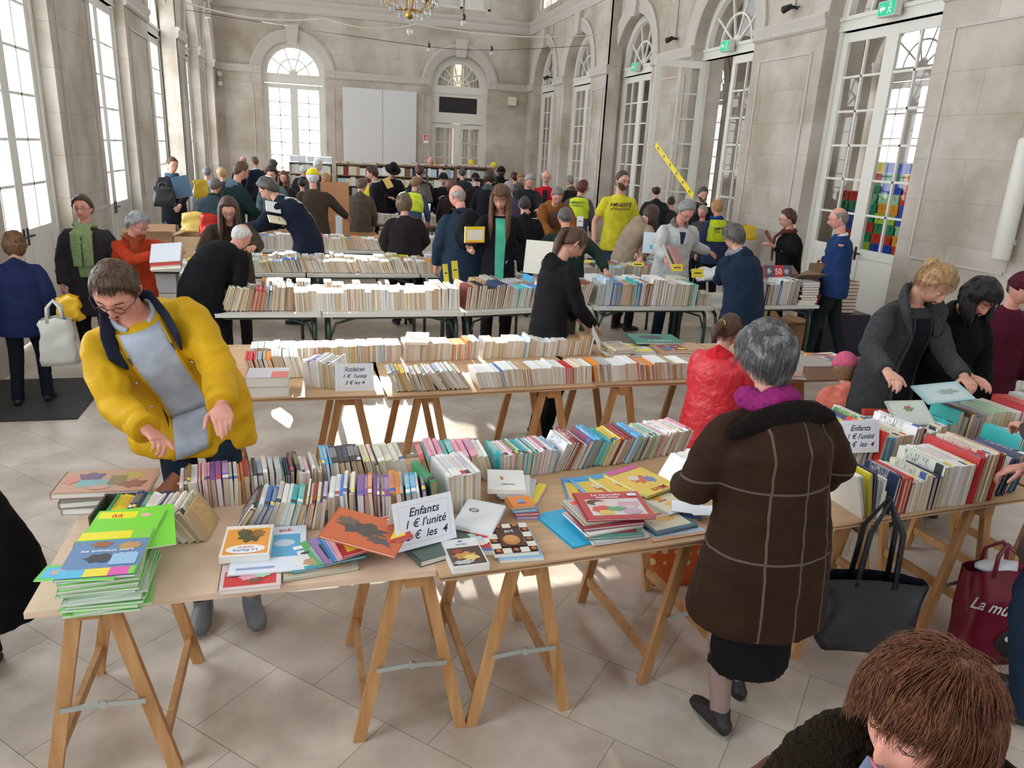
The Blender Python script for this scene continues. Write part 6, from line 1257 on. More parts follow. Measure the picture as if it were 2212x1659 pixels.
    if extra: extra(dict(root=root, Hm=Hm, neck=neck, s1=s1, s2=s2, s3=s3, pel=pel, arms=arms, ux=ux, fw=fwd_, tang=tang, fm=fm, patch=front_patch, near=near, lg=lg, path=path, rad=rad, W=Matrix.Translation(loc) @ rot @ S(sc, sc, sc)))
    return root
st_pony_band = True
def back_text(lines, z0, size, w=.0, back=True, logo=False):
    """printing on the chest or back of a garment, laid on its surface"""
    def f(c):
        m = MB(); sgn = -1 if back else 1
        for i, s_ in enumerate(lines):
            ctr = c['s2'] + c['tang'] * (z0 - .05 * i)
            fw = -c['fw'] if back else c['fw']
            xa = c['ux'] if back else -c['ux']; za = c['tang']; r_ = (.145 if not back else .15)
            M_ = Matrix.Identity(4); p = ctr + fw * (r_ + .012) + xa * w
            for k in range(3): M_[k][0] = xa[k]; M_[k][1] = za[k]; M_[k][2] = fw[k]; M_[k][3] = p[k]
            text_mb(m, s_, size * (1 if i == 0 else .52), M_, 0, 0, bold=.02)
        if logo: q = ctr + fw * .158 + xa * .09 + za * .06; m.tube([q + za * .04, q + za * -.02 + xa * .012, q - za * .045], .003, 5); m.tube([q + za * .012 + xa * (.018 * cos(t_)) + za * (.014 * sin(t_)) for t_ in [i * .6 for i in range(11)]], .003, 5)
        m.obj('printed_lettering', INK, c['root'])
    return f
K_ = (.012, .012, .014); NV = (.012, .02, .045); BRH = (.09, .045, .022); GRH = (.26, .26, .27); WHH = (.6, .58, .56); DKH = (.025, .016, .012); BLH = (.42, .26, .11)
# ---------------------------------------------------------------- foreground
# man in the yellow jacket
def yellow_extra(c):
    m = MB(); nk, ux, fw, tg = c['neck'], c['ux'], c['fw'], c['tang']; nv = fabric('navy lining', (.018, .025, .05), .7, .2)
    for sg in (-1, 1):       # broad navy collar wings folded out over the chest
        p = [nk - fw * .085 + ux * sg * .01 + tg * .025, nk + ux * sg * .09 - fw * .02 + tg * .02, nk + ux * sg * .115 + fw * .085 - tg * .03, c['s3'] + ux * sg * .12 + fw * .150, c['s3'] + ux * sg * .105 + fw * .165 - tg * .08]
        m.tube(p, [(.012, .035), (.012, .042), (.012, .05), (.011, .045), (.006, .012)], 10, up=tuple(fw))
    vv, vn, vf = remeshed(m, .008, 2); g = MB(); g.add(vv, vf); g.obj('navy_collar', nv, c['root'], True)
    for sg in (-1, 1):
        z = MB(); z.tube([c['s3'] + ux * sg * .085 + fw * .150 - tg * .04, c['s2'] + ux * sg * .085 + fw * .168, c['s1'] + ux * sg * .085 + fw * .158, c['pel'] + ux * sg * .10 + fw * .175 + Vector((0, 0, -.06))], .0045, 6); z.obj('zip', plain('dark zip', (.07, .03, .04), .4), c['root'], True)
        for k in range(3): s_ = MB(); q = (c['s2'] + tg * .05).lerp(c['pel'], .2 + .35 * k) + ux * sg * .115 + fw * (.158 + .004 * k); s_.ell(q, (.007, .005, .007), 10); s_.obj('snap_fastener', plain('snap metal', (.6, .6, .62), .25, .9), c['root'], True)
        sh, el, wr = c['arms'][sg]; d = (wr - el).normalized(); u = MB(); u.tube([wr - d * .075, wr - d * .07, wr - d * .012, wr - d * .008], [.052, .059, .058, .05], 18); u.obj('cuff', c['fm'], c['root'], True)
YEL = fabric('yellow waxed cloth', (.62, .36, .012), .55, .45, 9, 0, 200, .06)
person('man in a yellow jacket and glasses leaning over the front table', 245, 556, 3.05, 186, lean=27, side=20, pitch=26, yaw=12, roll=-4, L_=('w', *P(508, 940, 1.0)), R_=('w', *P(335, 950, .98)), near=2, top=('jacket', (.62, .36, .012), .72, 1.34), mats={'top': YEL}, legs=('jeans', (.015, .025, .045)), shoes=(.16, .17, .19),
       hair=('short', (.085, .048, .028), .010), collar=((.45, .52, .62), .021), wrk=.015, glasses=True, front=('shirt', (.42, .48, .58), .04, .99, .075, .085), extra=yellow_extra, ntuft=3000, tuftl=.03, beard=None, hc=18, hup={-1: (0, -.3, 1), 1: (-.3, -.2, 1)}, feet=('w', (-.29, 3.02), (-.50, 3.04)), point=1, widen=1.1, skin=SKIN2)
# woman seen from behind in the brown coat
def seams(n, colsock, b, tc):
    s_ = N(n, 'ShaderNodeSeparateXYZ'); L(n, tc.outputs['Object'], s_.inputs[0]); last = None
    def line(axis, pos, w):
        nonlocal last
        a = N(n, 'ShaderNodeMath', operation='SUBTRACT', i_1=pos); c = N(n, 'ShaderNodeMath', operation='ABSOLUTE'); d = N(n, 'ShaderNodeMath', operation='LESS_THAN', i_1=w)
        L(n, s_.outputs[axis], a.inputs[0]); L(n, a.outputs[0], c.inputs[0]); L(n, c.outputs[0], d.inputs[0])
        if last is None: last = d.outputs[0]
        else: mx_ = N(n, 'ShaderNodeMath', operation='MAXIMUM'); L(n, last, mx_.inputs[0]); L(n, d.outputs[0], mx_.inputs[1]); last = mx_.outputs[0]
    for x_ in (-.135, .01, .15): line('X', x_, .0045)
    for z_ in (1.165, .885): line('Z', z_, .0045)
    m = N(n, 'ShaderNodeMix', data_type='RGBA'); m.inputs[7].default_value = (.115, .085, .075, 1); L(n, last, m.inputs[0]); L(n, colsock, m.inputs[6]); L(n, m.outputs[2], b.inputs['Base Color'])
SHEEP = fabric('dark brown suede', (.030, .014, .007), .75, .3, 6, .6, 300, .1, extra=seams)
def brown_extra(c):
    m = MB(); nk, ux, fw, tg = c['neck'], c['ux'], c['fw'], c['tang']
    m.tube([nk + ux * sx_ * .24 - fw * (.118 - .05 * abs(sx_)) - tg * (.055 + .045 * sx_ * sx_) for sx_ in (-1, -.7, -.35, 0, .35, .7, 1)], [(.02, .02), (.028, .04), (.032, .055), (.034, .06), (.032, .055), (.028, .04), (.02, .02)], 12, up=tuple(fw)); vv, vn, vf = remeshed(m, .009, 2); g = MB(); g.add(wrinkle(vv, vn, .005, 1, 40), vf); g.obj('fur_collar', fabric('black brown fur', (.012, .009, .008), .95, 1, 90), c['root'], True)
person('grey-haired woman from behind in a seamed dark brown coat and magenta scarf', 1662, 702, 2.16, 3, lean=9, side=-5, pitch=12, roll=6, L_=(-.24, .26, 1.02), R_=(.36, .16, 1.0), near=2, top=('coat', (.026, .014, .009), .55, 1.5), mats={'top': SHEEP}, legs=('skirt', (.008, .008, .009), .30, (.28, .19, .17)), shoes=(.012, .01, .01),
       hair=('short', (.15, .15, .155), .034), scarf=((.26, .02, .14),), srad=.052, ntuft=7500, tuftl=.05, extra=brown_extra, hc=40, feet=((-.12, -.03), (.07, .14)), widen=1.0)
# head and shoulders at the lower right
def fur_extra(c):
    m = MB(); nk, ux, fw, tg = c['neck'], c['ux'], c['fw'], c['tang']
    m.tube([nk + ux * sx_ * .22 - fw * (.07 - .15 * abs(sx_) ** 1.5) - tg * (.03 + .06 * sx_ * sx_) for sx_ in (-1, -.75, -.5, -.25, 0, .25, .5, .75, 1)], [(.03, .08), (.04, .12), (.045, .13), (.045, .12), (.045, .12), (.045, .12), (.045, .13), (.04, .12), (.03, .08)], 14, up=tuple(fw)); vv, vn, vf = remeshed(m, .008, 2); g = MB(); g.add(wrinkle(vv, vn, .006, 1, 45), vf)
    g.obj('fur_collar', fabric('dark brown fur', (.022, .014, .008), .95, 1, 120), c['root'], True)
    s_ = MB(); s_.tube([nk + ux * .062 + fw * .02 + tg * .05, nk + ux * .085 + fw * .06 + tg * .0, nk + ux * .07 + fw * .11 - tg * .06], [(.01, .03), (.012, .035), (.01, .02)], 10, up=tuple(fw)); s_.obj('shirt_collar', fabric('checked blue shirt', (.2, .24, .36), .8, .2), c['root'], True)
person('person with short auburn hair and fur-collared brown coat, closest at lower right', 2030, 1425, .66, 142, lean=12, pitch=-2, yaw=42, roll=-2, near=2, top=('coat', (.09, .04, .022), .55, 1.28), legs=('trousers', K_), hair=('short', (.17, .062, .028), .03), ntuft=20000, tuftl=.07, extra=fur_extra, skin=SKIN2, collar=((.012, .02, .03), .02), R_=(.24, .2, .98), L_=(-.24, .2, .98))
# dark puffy figure cut by the left edge
person('crouching person in a black coat cut off by the left edge', -225, 985, 2.95, 60, lean=50, pitch=30, near=1, top=('coat', (.006, .006, .008), .5, 1.45), legs=('trousers', K_), hair=('short', DKH, .016), knee=1.5, L_=(-.1, .5, .5), R_=(.1, .5, .5), feet=((-.1, .1), (.12, .2)))
# ---------------------------------------------------------------- left side
person('short person from behind in a navy hooded jacket at the left edge', 28, 499, 6.35, 6, lean=6, pitch=6, near=1, top=('jacket', (.014, .022, .075), .74, 1.32), legs=('jeans', (.01, .014, .022)), shoes=(.02, .02, .022), hair=('bob', (.16, .085, .035), .024), hood=(.014, .022, .075), ntuft=700, feet=((-.13, -.08), (.12, .02)), R_=(.27, .05, .62))
person('woman with a green scarf and glasses walking towards the camera', 175, 420, 7.1, 178, lean=2, pitch=-2, near=1, top=('coat', (.035, .033, .04), .6, 1.22), legs=('trousers', K_), hair=('short', (.06, .03, .02), .02), glasses=True, scarf=((.26, .36, .17), -.05, .055), skin=SKIN2, front=('scarf_panel', (.25, .35, .16), .45, .95, .06, .09, None))
rw = person('grey-haired woman in a red coat carrying books against her chest', 298, 457, 6.9, 205, lean=12, pitch=22, yaw=-35, near=1, top=('coat', (.42, .045, .015), .6, 1.2), legs=('trousers', K_), hair=('short', (.3, .3, .32), .026), glasses=True, scarf=((.30, .06, .02), .03), skin=SKIN2, ntuft=500, R_=('w', -1.18, 6.62, 1.12), L_=('w', -1.02, 6.68, 1.15))
for i, (c, z_) in enumerate([((.75, .7, .62), 1.12), ((.5, .04, .03), 1.15), ((.65, .68, .75), 1.18)]): flat('hardback_book', ['cream book at the bottom of the red-coat woman\'s armful', 'red book in the middle of the armful', 'white and blue book on top of the armful'][i], (-1.12, 6.50, z_ - .04), -12, (.24, .17, .026), c, tilt=(52, -6))
person('white-haired balding man in black bending over the third rank of books', 520, 482, 6.75, -38, lean=58, pitch=8, yaw=-10, near=1, top=('coat', (.008, .010, .012), .62, 1.25), legs=('trousers', K_), hair=('thin', WHH, .009), glasses=True, skin=SKIN2, L_=('w', -.72, 6.6, .96), R_=('w', -.7, 6.5, .9), feet=((-.1, -.15), (.12, -.05)))
person('woman with long brown hair and glasses in a fur-trimmed brown coat', 492, 424, 7.3, 184, lean=26, pitch=12, near=1, top=('coat', (.055, .04, .028), .5, 1.2), legs=('trousers', K_), hair=('long', (.055, .032, .02), .02), glasses=True, hood=(.11, .075, .035), L_=('w', *P(566, 588, 1.02)), R_=('w', -.95, 7.0, .95), lock=.34)
person('man at the far left wall holding a blue book', 370, 338, 12.9, 192, lean=2, pitch=14, yaw=-25, top=('coat', (.012, .012, .016), .72, 1.12), legs=('jeans', (.06, .09, .13)), hair=('short', BRH, .012), scarf=((.05, .09, .15),), R_=(.10, .34, 1.12), L_=(-.06, .34, 1.05), feet=((-.2, .0), (.16, .08)))
flat('hardback_book', 'blue-grey book held open by the man at the far left wall', PY(393, 404, 12.45), 8, (.24, .32, .03), (.05, .11, .17), tilt=(70, -12))
bag('shoulder_bag', 'black shoulder bag at the hip of the man by the far left wall', PY(357, 446, 12.3), 0, .30, .14, .30, plain('black leather', (.02, .025, .022), .3), .05)
person('man from behind in a blue-green leather jacket bending left of the crowd', 465, 384, 10.9, -12, lean=30, pitch=10, top=('jacket', (.035, .06, .075), .74, 1.3), legs=('trousers', K_), hair=('short', (.12, .1, .09), .012), collar=((.02, .025, .03), .024))
person('man with glasses in a dark green jacket with striped hood lining', 520, 348, 11.0, -62, lean=10, pitch=14, near=1, top=('jacket', (.012, .03, .03), .74, 1.2), legs=('trousers', K_), hair=('short', BRH, .014), glasses=True, hood=(.10, .18, .22), L_=(-.1, .4, 1.0), R_=(.12, .38, .98))
person('stooping man in a navy coat with thick grey-brown hair, second rank', 573, 383, 9.1, 68, lean=42, pitch=10, near=1, top=('coat', (.010, .014, .03), .58, 1.22), legs=('trousers', (.015, .03, .04)), hair=('short', (.07, .065, .055), .028), glasses=True, collar=((.012, .016, .03), .028), L_=('w', -1.0, 8.9, .98), R_=('w', -.95, 9.0, .93))
flat('paperback_book', 'white card-like book under the arm of the stooping navy-coated man', PY(590, 448, 8.8), 20, (.16, .13, .012), (.76, .76, .74), tilt=(55, 10)); flat('paperback_book', 'cream book in the hand of the stooping navy-coated man', PY(598, 476, 8.75), 30, (.2, .1, .015), (.72, .66, .45), [('r', .1, -.2, .14, .3, (.03, .03, .03))], tilt=(45, 10))
person('person in a pale blue patterned shirt near the far left pilaster', 446, 360, 15.8, -5, lean=14, pitch=6, top=('shirt', (.33, .42, .5), .8, 1.05), legs=('trousers', K_), hair=('short', (.16, .17, .19), .02), L_=(-.35, .15, .9))
bag('plastic_bag', 'yellow and red bag beside the pale blue shirt', PY(436, 428, 15.2), 0, .26, .16, .34, plain('yellow bag', (.75, .5, .03), .4), flare=.9)
person('blonde person partly hidden behind the green leather jacket', 478, 363, 15.5, 30, lean=10, top=('jacket', (.05, .05, .06), .8, 1.1), legs=('trousers', K_), hair=('short', (.5, .32, .16), .03))
person('bald man in dark clothes at the far left corner', 526, 336, 19.0, -20, lean=4, top=('jacket', (.012, .012, .016), .8, 1.15), legs=('trousers', K_), hair=('none', (.3, .25, .22), .004), skin=SKIN2)
person('short-haired man in a dark suit with a white collar, far left', 548, 337, 18.6, 40, lean=2, top=('suit_jacket', (.012, .016, .03), .8, 1.15), legs=('trousers', K_), hair=('short', (.12, .08, .06), .012), collar=((.65, .68, .75), .016))
person('curly-haired woman looking towards the camera behind the stooping man', 585, 361, 13.0, 170, lean=4, near=1, top=('jacket', (.10, .14, .15), .8, 1.1), legs=('trousers', K_), hair=('curly', (.045, .025, .018), .035))
person('person with headphones before the brown bookcase', 590, 345, 16.5, -20, lean=6, top=('jacket', (.02, .03, .04), .8, 1.1), legs=('trousers', K_), hair=('curly', (.05, .035, .025), .025))
person('young woman with long brown hair facing the camera at centre left', 612, 368, 13.4, 176, lean=2, near=1, top=('jacket', (.03, .03, .035), .8, 1.0), legs=('trousers', K_), hair=('long', (.10, .05, .028), .014), lock=.25)
# ---------------------------------------------------------------- centre back
person('man from behind in a brown sweater and yellow cap', 675, 364, 11.15, 2, lean=6, pitch=2, near=1, top=('sweater', (.05, .036, .026), .83, 1.25), legs=('trousers', (.012, .07, .12)), hair=('short', (.55, .54, .55), .014), hat=('cap', (.7, .6, .03)), R_=('w', .52, 11.35, 1.06), sleeve='long')
person('auburn-haired volunteer in a yellow vest beyond the yellow cap', 702, 374, 13.6, 45, lean=4, top=('sweater', (.3, .3, .2), .8, 1.1), legs=('trousers', K_), hair=('curly', (.35, .17, .06), .02), vest=(.5, .62, .03))
person('white-bearded man in dark clothes before the pale bookcase', 686, 342, 16.2, -60, lean=10, top=('coat', (.025, .027, .03), .7, 1.2), legs=('trousers', K_), hair=('short', WHH, .012), beard=(.6, .58, .56), skin=SKIN2)
person('white-haired person in a black puffy jacket before the pale bookcase', 655, 357, 18.4, -5, lean=6, top=('jacket', (.015, .016, .02), .78, 1.3), legs=('trousers', K_), hair=('short', WHH, .02))
person('dark-haired person behind the yellow cap, in olive', 652, 385, 14.5, 5, lean=10, top=('jacket', (.07, .065, .04), .78, 1.2), legs=('trousers', K_), hair=('curly', (.03, .018, .014), .02))
person('bald man with a dark quilted vest bending behind the lectern board', 742, 392, 13.3, 170, lean=24, pitch=10, near=1, top=('jacket', (.03, .045, .06), .78, 1.15), legs=('trousers', K_), hair=('bald', (.6, .55, .5), .004), skin=SKIN2, R_=('w', .45, 12.2, .80), front=('shirt', (.3, .32, .35), .5, .9, .05, .05))
person('volunteer in a red shirt hidden by the lectern board', 728, 425, 12.7, 180, lean=20, top=('tee', (.55, .03, .05), .8, 1.0), legs=('trousers', K_), hair=('short', BRH, .012), L_=('w', .62, 12.2, .95), R_=('w', .3, 12.3, .9))
person('person with tousled brown hair from behind in an olive-brown hooded coat', 782, 385, 12.6, -8, lean=16, pitch=10, yaw=30, near=1, top=('coat', (.085, .068, .05), .6, 1.18), legs=('trousers', K_), hair=('curly', (.12, .075, .05), .022), hood=(.085, .068, .05), L_=(-.2, .2, .85))
person('dark curly-haired person with a white-strapped bag facing left', 800, 360, 14.6, 75, lean=10, pitch=8, near=1, top=('jacket', (.012, .013, .018), .75, 1.2), legs=('trousers', K_), hair=('curly', (.04, .026, .02), .03), collar=((.5, .52, .55), .014))
person('volunteer in yellow behind the dark curly hair', 795, 378, 16.0, 10, lean=10, top=('sweater', (.65, .6, .04), .8, 1.1), legs=('trousers', K_), hair=('short', BRH, .015))
person('man in a black brimmed hat and coat reading a yellow book', 849, 356, 15.0, 190, lean=10, pitch=28, near=1, top=('coat', (.013, .014, .018), .62, 1.25), legs=('trousers', K_), hair=('short', (.1, .09, .08), .012), hat=('hat', (.01, .01, .011)), glasses=True, R_=(.12, .32, 1.12))
flat('paperback_book', 'yellow-brown paperback held by the man in the black hat', PY(838, 396, 14.5), 20, (.13, .2, .02), (.65, .45, .12), tilt=(60, -20))
person('person with dark red hair from behind carrying a grey shoulder bag', 906, 357, 14.7, 8, lean=4, near=1, top=('coat', (.014, .018, .03), .6, 1.2), legs=('trousers', K_), hair=('short', (.06, .014, .012), .02))
bag('shoulder_bag', 'grey-brown slouchy shoulder bag on the dark red-haired person', PY(916, 437, 14.3), 10, .34, .16, .34, plain('taupe leather', (.11, .095, .08), .5), .22, flare=.5)
person('volunteer with auburn short hair in a yellow vest and blue sleeves', 898, 381, 12.9, -28, lean=14, pitch=10, near=1, top=('sweater', (.05, .08, .15), .78, 1.15), legs=('trousers', K_), hair=('short', (.22, .12, .05), .018), glasses=True, vest=(.58, .68, .05), R_=(.2, .34, .88))
person('woman from behind in a loose black coat, mid-brown hair', 872, 417, 8.95, 4, lean=6, pitch=8, near=1, top=('coat', (.018, .014, .017), .50, 1.38), legs=('trousers', K_), hair=('bob', (.13, .09, .055), .026), ntuft=500, L_=(-.22, .2, 1.0), R_=(.22, .2, 1.0))
person('person in a dark beret and coat in the back crowd', 958, 373, 14.6, 165, lean=6, pitch=14, near=1, top=('coat', (.012, .014, .022), .6, 1.15), legs=('trousers', K_), hair=('short', DKH, .012), hat=('beanie', (.012, .014, .022)), R_=(.05, .25, 1.25))
person('russet-haired woman from behind beside the beret', 976, 388, 13.2, -5, lean=8, top=('coat', (.02, .012, .012), .6, 1.2), legs=('trousers', K_), hair=('bob', (.11, .04, .022), .024))
person('person in a black leather jacket before the brown bookcases', 999, 363, 17.6, -10, lean=6, top=('jacket', (.03, .034, .038), .75, 1.3), legs=('trousers', K_), hair=('curly', (.06, .05, .04), .02))
person('person with a burgundy hat among the back crowd', 1028, 374, 15.8, 10, lean=8, top=('coat', (.02, .008, .014), .6, 1.2), legs=('trousers', K_), hair=('short', DKH, .014), hat=('beanie', (.03, .008, .02)))
person('dark bob-haired woman in a black hooded jacket facing right', 1058, 367, 13.6, -25, lean=8, near=1, top=('jacket', (.012, .013, .018), .75, 1.2), legs=('trousers', K_), hair=('bob', (.035, .025, .02), .022), hood=(.07, .09, .10))
person('person in a black hat beyond the dark bob', 1082, 362, 16.0, 0, lean=6, top=('coat', (.01, .01, .012), .6, 1.2), legs=('trousers', K_), hair=('short', DKH, .014), hat=('beret', (.01, .01, .012)))
person('person in a wide black hat leaning in the back crowd', 1083, 384, 14.0, 60, lean=20, top=('coat', (.012, .012, .012), .6, 1.2), legs=('trousers', K_), hair=('short', DKH, .014), hat=('hat', (.012, .012, .012)))
def pack(c):
    m = MB(); ct = c['s2'] - c['fw'] * .19 - c['tang'] * .03; m.ell(ct, (.155, .10, .22), 20); m.ell(ct - c['tang'] * .10 - c['fw'] * .05, (.13, .07, .12), 16); vv, vn, vf = remeshed(m, .014, 2); g = MB(); g.add(wrinkle(vv, vn, .006, 4), vf)
    r = empty('backpack', (0, 0, 0), label='black backpack worn by the bald man in the navy coat', category='backpack'); o = g.obj('pack_body', fabric('black pack', (.010, .010, .012), .7, .3), r, True); r.matrix_world = c['W']
    for sg in (-1, 1):
        s_ = MB(); s_.tube([c['s3'] + c['ux'] * sg * .09 - c['fw'] * .16 + c['tang'] * .03, c['s3'] + c['ux'] * sg * .10 + c['tang'] * .085, c['s3'] + c['ux'] * sg * .11 + c['fw'] * .13, c['s2'] + c['ux'] * sg * .13 + c['fw'] * .12, c['s1'] + c['ux'] * sg * .17 - c['fw'] * .08], [(.022, .008)] * 5, 8, up=tuple(c['ux'])); s_.obj('shoulder_strap', MATS['black pack'], r, True)
person('bald man from behind in a navy jacket with a black backpack', 988, 398, 7.85, 12, lean=10, pitch=16, yaw=-20, near=1, top=('jacket', (.018, .034, .062), .64, 1.32), legs=('trousers', (.02, .016, .02)), hair=('bald', (.3, .27, .25), .004), skin=SKIN2, collar=((.018, .034, .062), .026), extra=pack)
person('long-haired young woman in a mint green top holding a yellow book', 1083, 397, 7.35, 172, lean=4, pitch=20, yaw=12, near=2, top=('jacket', (.014, .014, .019), .74, 1.0), legs=('trousers', K_), hair=('fringe', (.12, .055, .028), .016), front=('top', (.10, .50, .36), .0, .97, .045, .06), R_=('w', *PY(1012, 545, 7.0)), L_=('w', *P(1098, 556, 1.03)), lock=.40, hscale=1.06, hup={1: (0, -1, .1), -1: (0, .2, 1)}, hc=35, ntuft=600, tuftl=.07)
yb = flat('paperback_book', 'yellow paperback with a white panel held up by the long-haired woman', PY(1024, 507, 6.98), 2, (.15, .20, .022), (.78, .6, .03), [('r', -.32, -.4, .3, .4, (.74, .7, .66)), ('r', .44, -.5, .5, .5, (.6, .1, .05))], hard=False, tilt=(80, 90))
# ---------------------------------------------------------------- centre right
person('grey bob-haired person behind the long-haired woman', 1100, 391, 12.2, 20, lean=10, top=('jacket', (.07, .055, .10), .78, 1.2), legs=('trousers', K_), hair=('bob', (.25, .25, .26), .018))
person('brown curly-haired person in dark clothes centre right', 1123, 394, 13.8, 10, lean=10, top=('jacket', (.02, .018, .025), .78, 1.2), legs=('trousers', K_), hair=('curly', (.06, .04, .035), .02))
person('person with dark red curls far back', 1110, 373, 17.4, 10, lean=6, top=('jacket', (.03, .01, .02), .78, 1.1), legs=('trousers', K_), hair=('curly', (.06, .015, .015), .03))
person('ginger-haired woman far back looking down', 1126, 374, 16.6, 185, lean=8, pitch=25, top=('jacket', (.05, .02, .05), .78, 1.1), legs=('trousers', K_), hair=('curly', (.32, .15, .06), .022), glasses=True)
person('grey-haired man reading in a black jacket, centre right', 1146, 375, 12.8, 184, lean=8, pitch=28, near=1, top=('jacket', (.018, .022, .024), .74, 1.3), legs=('trousers', K_), hair=('short', GRH, .018), R_=('w', 3.55, 12.2, 1.02), L_=('w', 3.75, 12.2, 1.02), skin=SKIN2)
flat('paperback_book', 'white open book read by the grey-haired man in black', (3.62, 11.95, 1.0), -6, (.22, .17, .01), (.72, .72, .7), tilt=(25, 0))
person('white-haired bearded man in a bright red cardigan', 1181, 367, 13.6, 160, lean=2, pitch=4, near=1, top=('cardigan', (.48, .01, .02), .76, 1.22), legs=('trousers', K_), hair=('thin', WHH, .012), beard=(.5, .45, .4), glasses=True, front=('sweater', (.02, .022, .03), .3, .92, .05, .05), skin=SKIN2)
person('grey-haired man from behind with a fur-trimmed collar', 1230, 379, 15.4, 25, lean=4, top=('coat', (.018, .018, .014), .6, 1.25), legs=('trousers', K_), hair=('short', (.2, .18, .17), .014), collar=((.10, .085, .05), .045), glasses=True)
person('grey-haired man bending in a rust brown jacket', 1206, 404, 10.35, 172, lean=40, pitch=16, near=1, top=('jacket', (.22, .085, .022), .72, 1.3), legs=('trousers', K_), hair=('short', (.17, .15, .145), .016), skin=SKIN2, front=('sweater', (.10, .07, .07), .5, .93, .04, .05), R_=('w', 3.35, 10.1, .85), L_=('w', 3.7, 10.1, .85))
person('black-haired man in a black hooded jacket behind the dark green coat', 1134, 424, 9.4, -12, lean=16, pitch=8, near=1, top=('jacket', (.008, .008, .010), .72, 1.38), legs=('trousers', K_), hair=('short', (.03, .025, .024), .014), hood=(.01, .01, .012))
person('red-haired volunteer in a yellow vest with grey sleeves', 1263, 388, 11.9, -30, lean=10, pitch=6, yaw=60, near=1, top=('sweater', (.07, .075, .085), .74, 1.1), legs=('trousers', (.015, .015, .03)), hair=('bob', (.10, .022, .012), .014), glasses=True, vest=(.52, .62, .03), L_=('w', 4.0, 11.6, .92), extra=back_text(['AMNESTY', 'INTERNATIONAL'], .06, .058))
person('man from behind in a dark green coat holding up a white board', 1222, 446, 7.45, -6, lean=14, pitch=14, near=1, top=('coat', (.016, .032, .026), .66, 1.36), legs=('trousers', (.12, .09, .07)), hair=('short', (.09, .085, .08), .010), collar=((.016, .034, .028), .028), L_=('w', *PY(1145, 578, 7.0)), R_=('w', 2.9, 7.0, .95), skin=SKIN2)
flat('sheet_board', 'large cream board held up by the man in the dark green coat', PY(1163, 556, 6.95), -32, (.27, .32, .010), (.70, .68, .58), tilt=(78, 0), cat='board')
def hoodie(c): pass
person('young woman with a brown ponytail and glasses in a black hooded top', 1252, 490, 4.98, -78, lean=8, pitch=34, yaw=8, near=2, top=('hoodie', (.010, .010, .012), .66, 1.06), legs=('jeans', (.012, .013, .022)), shoes=(.07, .008, .012), hair=('pony', (.085, .042, .026), .009), glasses=True, hood=(.011, .011, .013), L_=(-.1, .3, .98), R_=(.12, .3, .98), lock=.42, feet=((-.13, .02), (.10, -.05)), ntuft=400, tuftl=.05)
person('bearded young man in a yellow printed tee shirt', 1347, 367, 9.35, 176, lean=0, pitch=4, yaw=-18, near=2, top=('tee', (.62, .55, .035), .80, 1.08), legs=('jeans', (.03, .07, .11)), hair=('short', (.05, .03, .025), .009), beard=(.07, .04, .03), glasses=True, extra=back_text(['AMNESTY', 'INTERNATIONAL'], .075, .062, w=-.025, back=False, logo=True), R_=(.30, .02, .86), L_=(-.30, .06, .88))
person('person in a dark hooded coat near the third door', 1418, 398, 12.4, -15, lean=8, pitch=8, top=('coat', (.02, .022, .026), .6, 1.25), legs=('trousers', K_), hair=('thin', DKH, .010), hood=(.02, .02, .024))
person('dark-haired woman with a bun beside the hooded coat', 1452, 424, 12.3, -30, lean=10, top=('jacket', (.03, .032, .04), .75, 1.15), legs=('trousers', K_), hair=('bun', (.05, .03, .025), .012))
person('long brown-haired woman bending in a beige coat', 1408, 442, 8.55, -68, lean=38, pitch=20, near=1, top=('coat', (.30, .23, .17), .56, 1.05), legs=('trousers', K_), hair=('long', (.06, .028, .02), .018), L_=('w', 3.75, 8.2, .95), R_=('w', 3.7, 8.0, .95), lock=.30, hood=(.30, .23, .17))
flat('magazine', 'pale blue magazine held by the woman in the beige coat', PY(1408, 525, 7.95), -25, (.2, .26, .006), (.6, .68, .74), [('r', -.1, -.3, .1, -.1, (.05, .45, .6))], tilt=(60, 0), hard=False)
person('grey-haired man in a pale grey jacket leafing through a large book', 1488, 432, 7.25, 178, lean=14, pitch=28, yaw=-6, near=2, top=('jacket', (.50, .51, .50), .66, 1.24), legs=('jeans', (.012, .022, .045)), hair=('short', (.24, .24, .235), .022), glasses=True, beard=None, collar=((.16, .14, .115), .034), front=('sweater', (.018, .03, .06), .8, .95, .02, .04), R_=('w', *P(1440, 562, 1.08)), L_=('w', *P(1536, 546, 1.08)), skin=SKIN2, ntuft=700, tuftl=.03, feet=((-.12, 0), (.12, .05)))
ob = MB()
for sg in (-1, 1):
    pts = [(sg * (.0 + .2 * i / 8), .025 * sin(pi * min(1, i / 6))) for i in range(9)]
    for (x0, z0), (x1, z1) in zip(pts, pts[1:]): ob.add([(x0, -.14, z0), (x1, -.14, z1), (x1, .14, z1), (x0, .14, z0), (x0, -.14, -.01), (x1, -.14, -.01), (x1, .14, -.01), (x0, .14, -.01)], [(0, 1, 2, 3), (4, 7, 6, 5), (0, 4, 5, 1), (2, 6, 7, 3), (1, 5, 6, 2), (0, 3, 7, 4)], 0)
o = ob.obj('open_book', plain('book paper', (.72, .74, .76), .6), None, True, label='large open book under the hands of the man in the grey jacket', category='book'); o.location = (3.93, 6.72, .99); o.rotation_euler = (radians(14), radians(-6), radians(-14))
k = MB(); k.box((-.21, -.15, -.018), (.21, .15, -.011)); k.obj('cover', PRINT if False else plain('navy cover', (.02, .04, .09), .4), o)
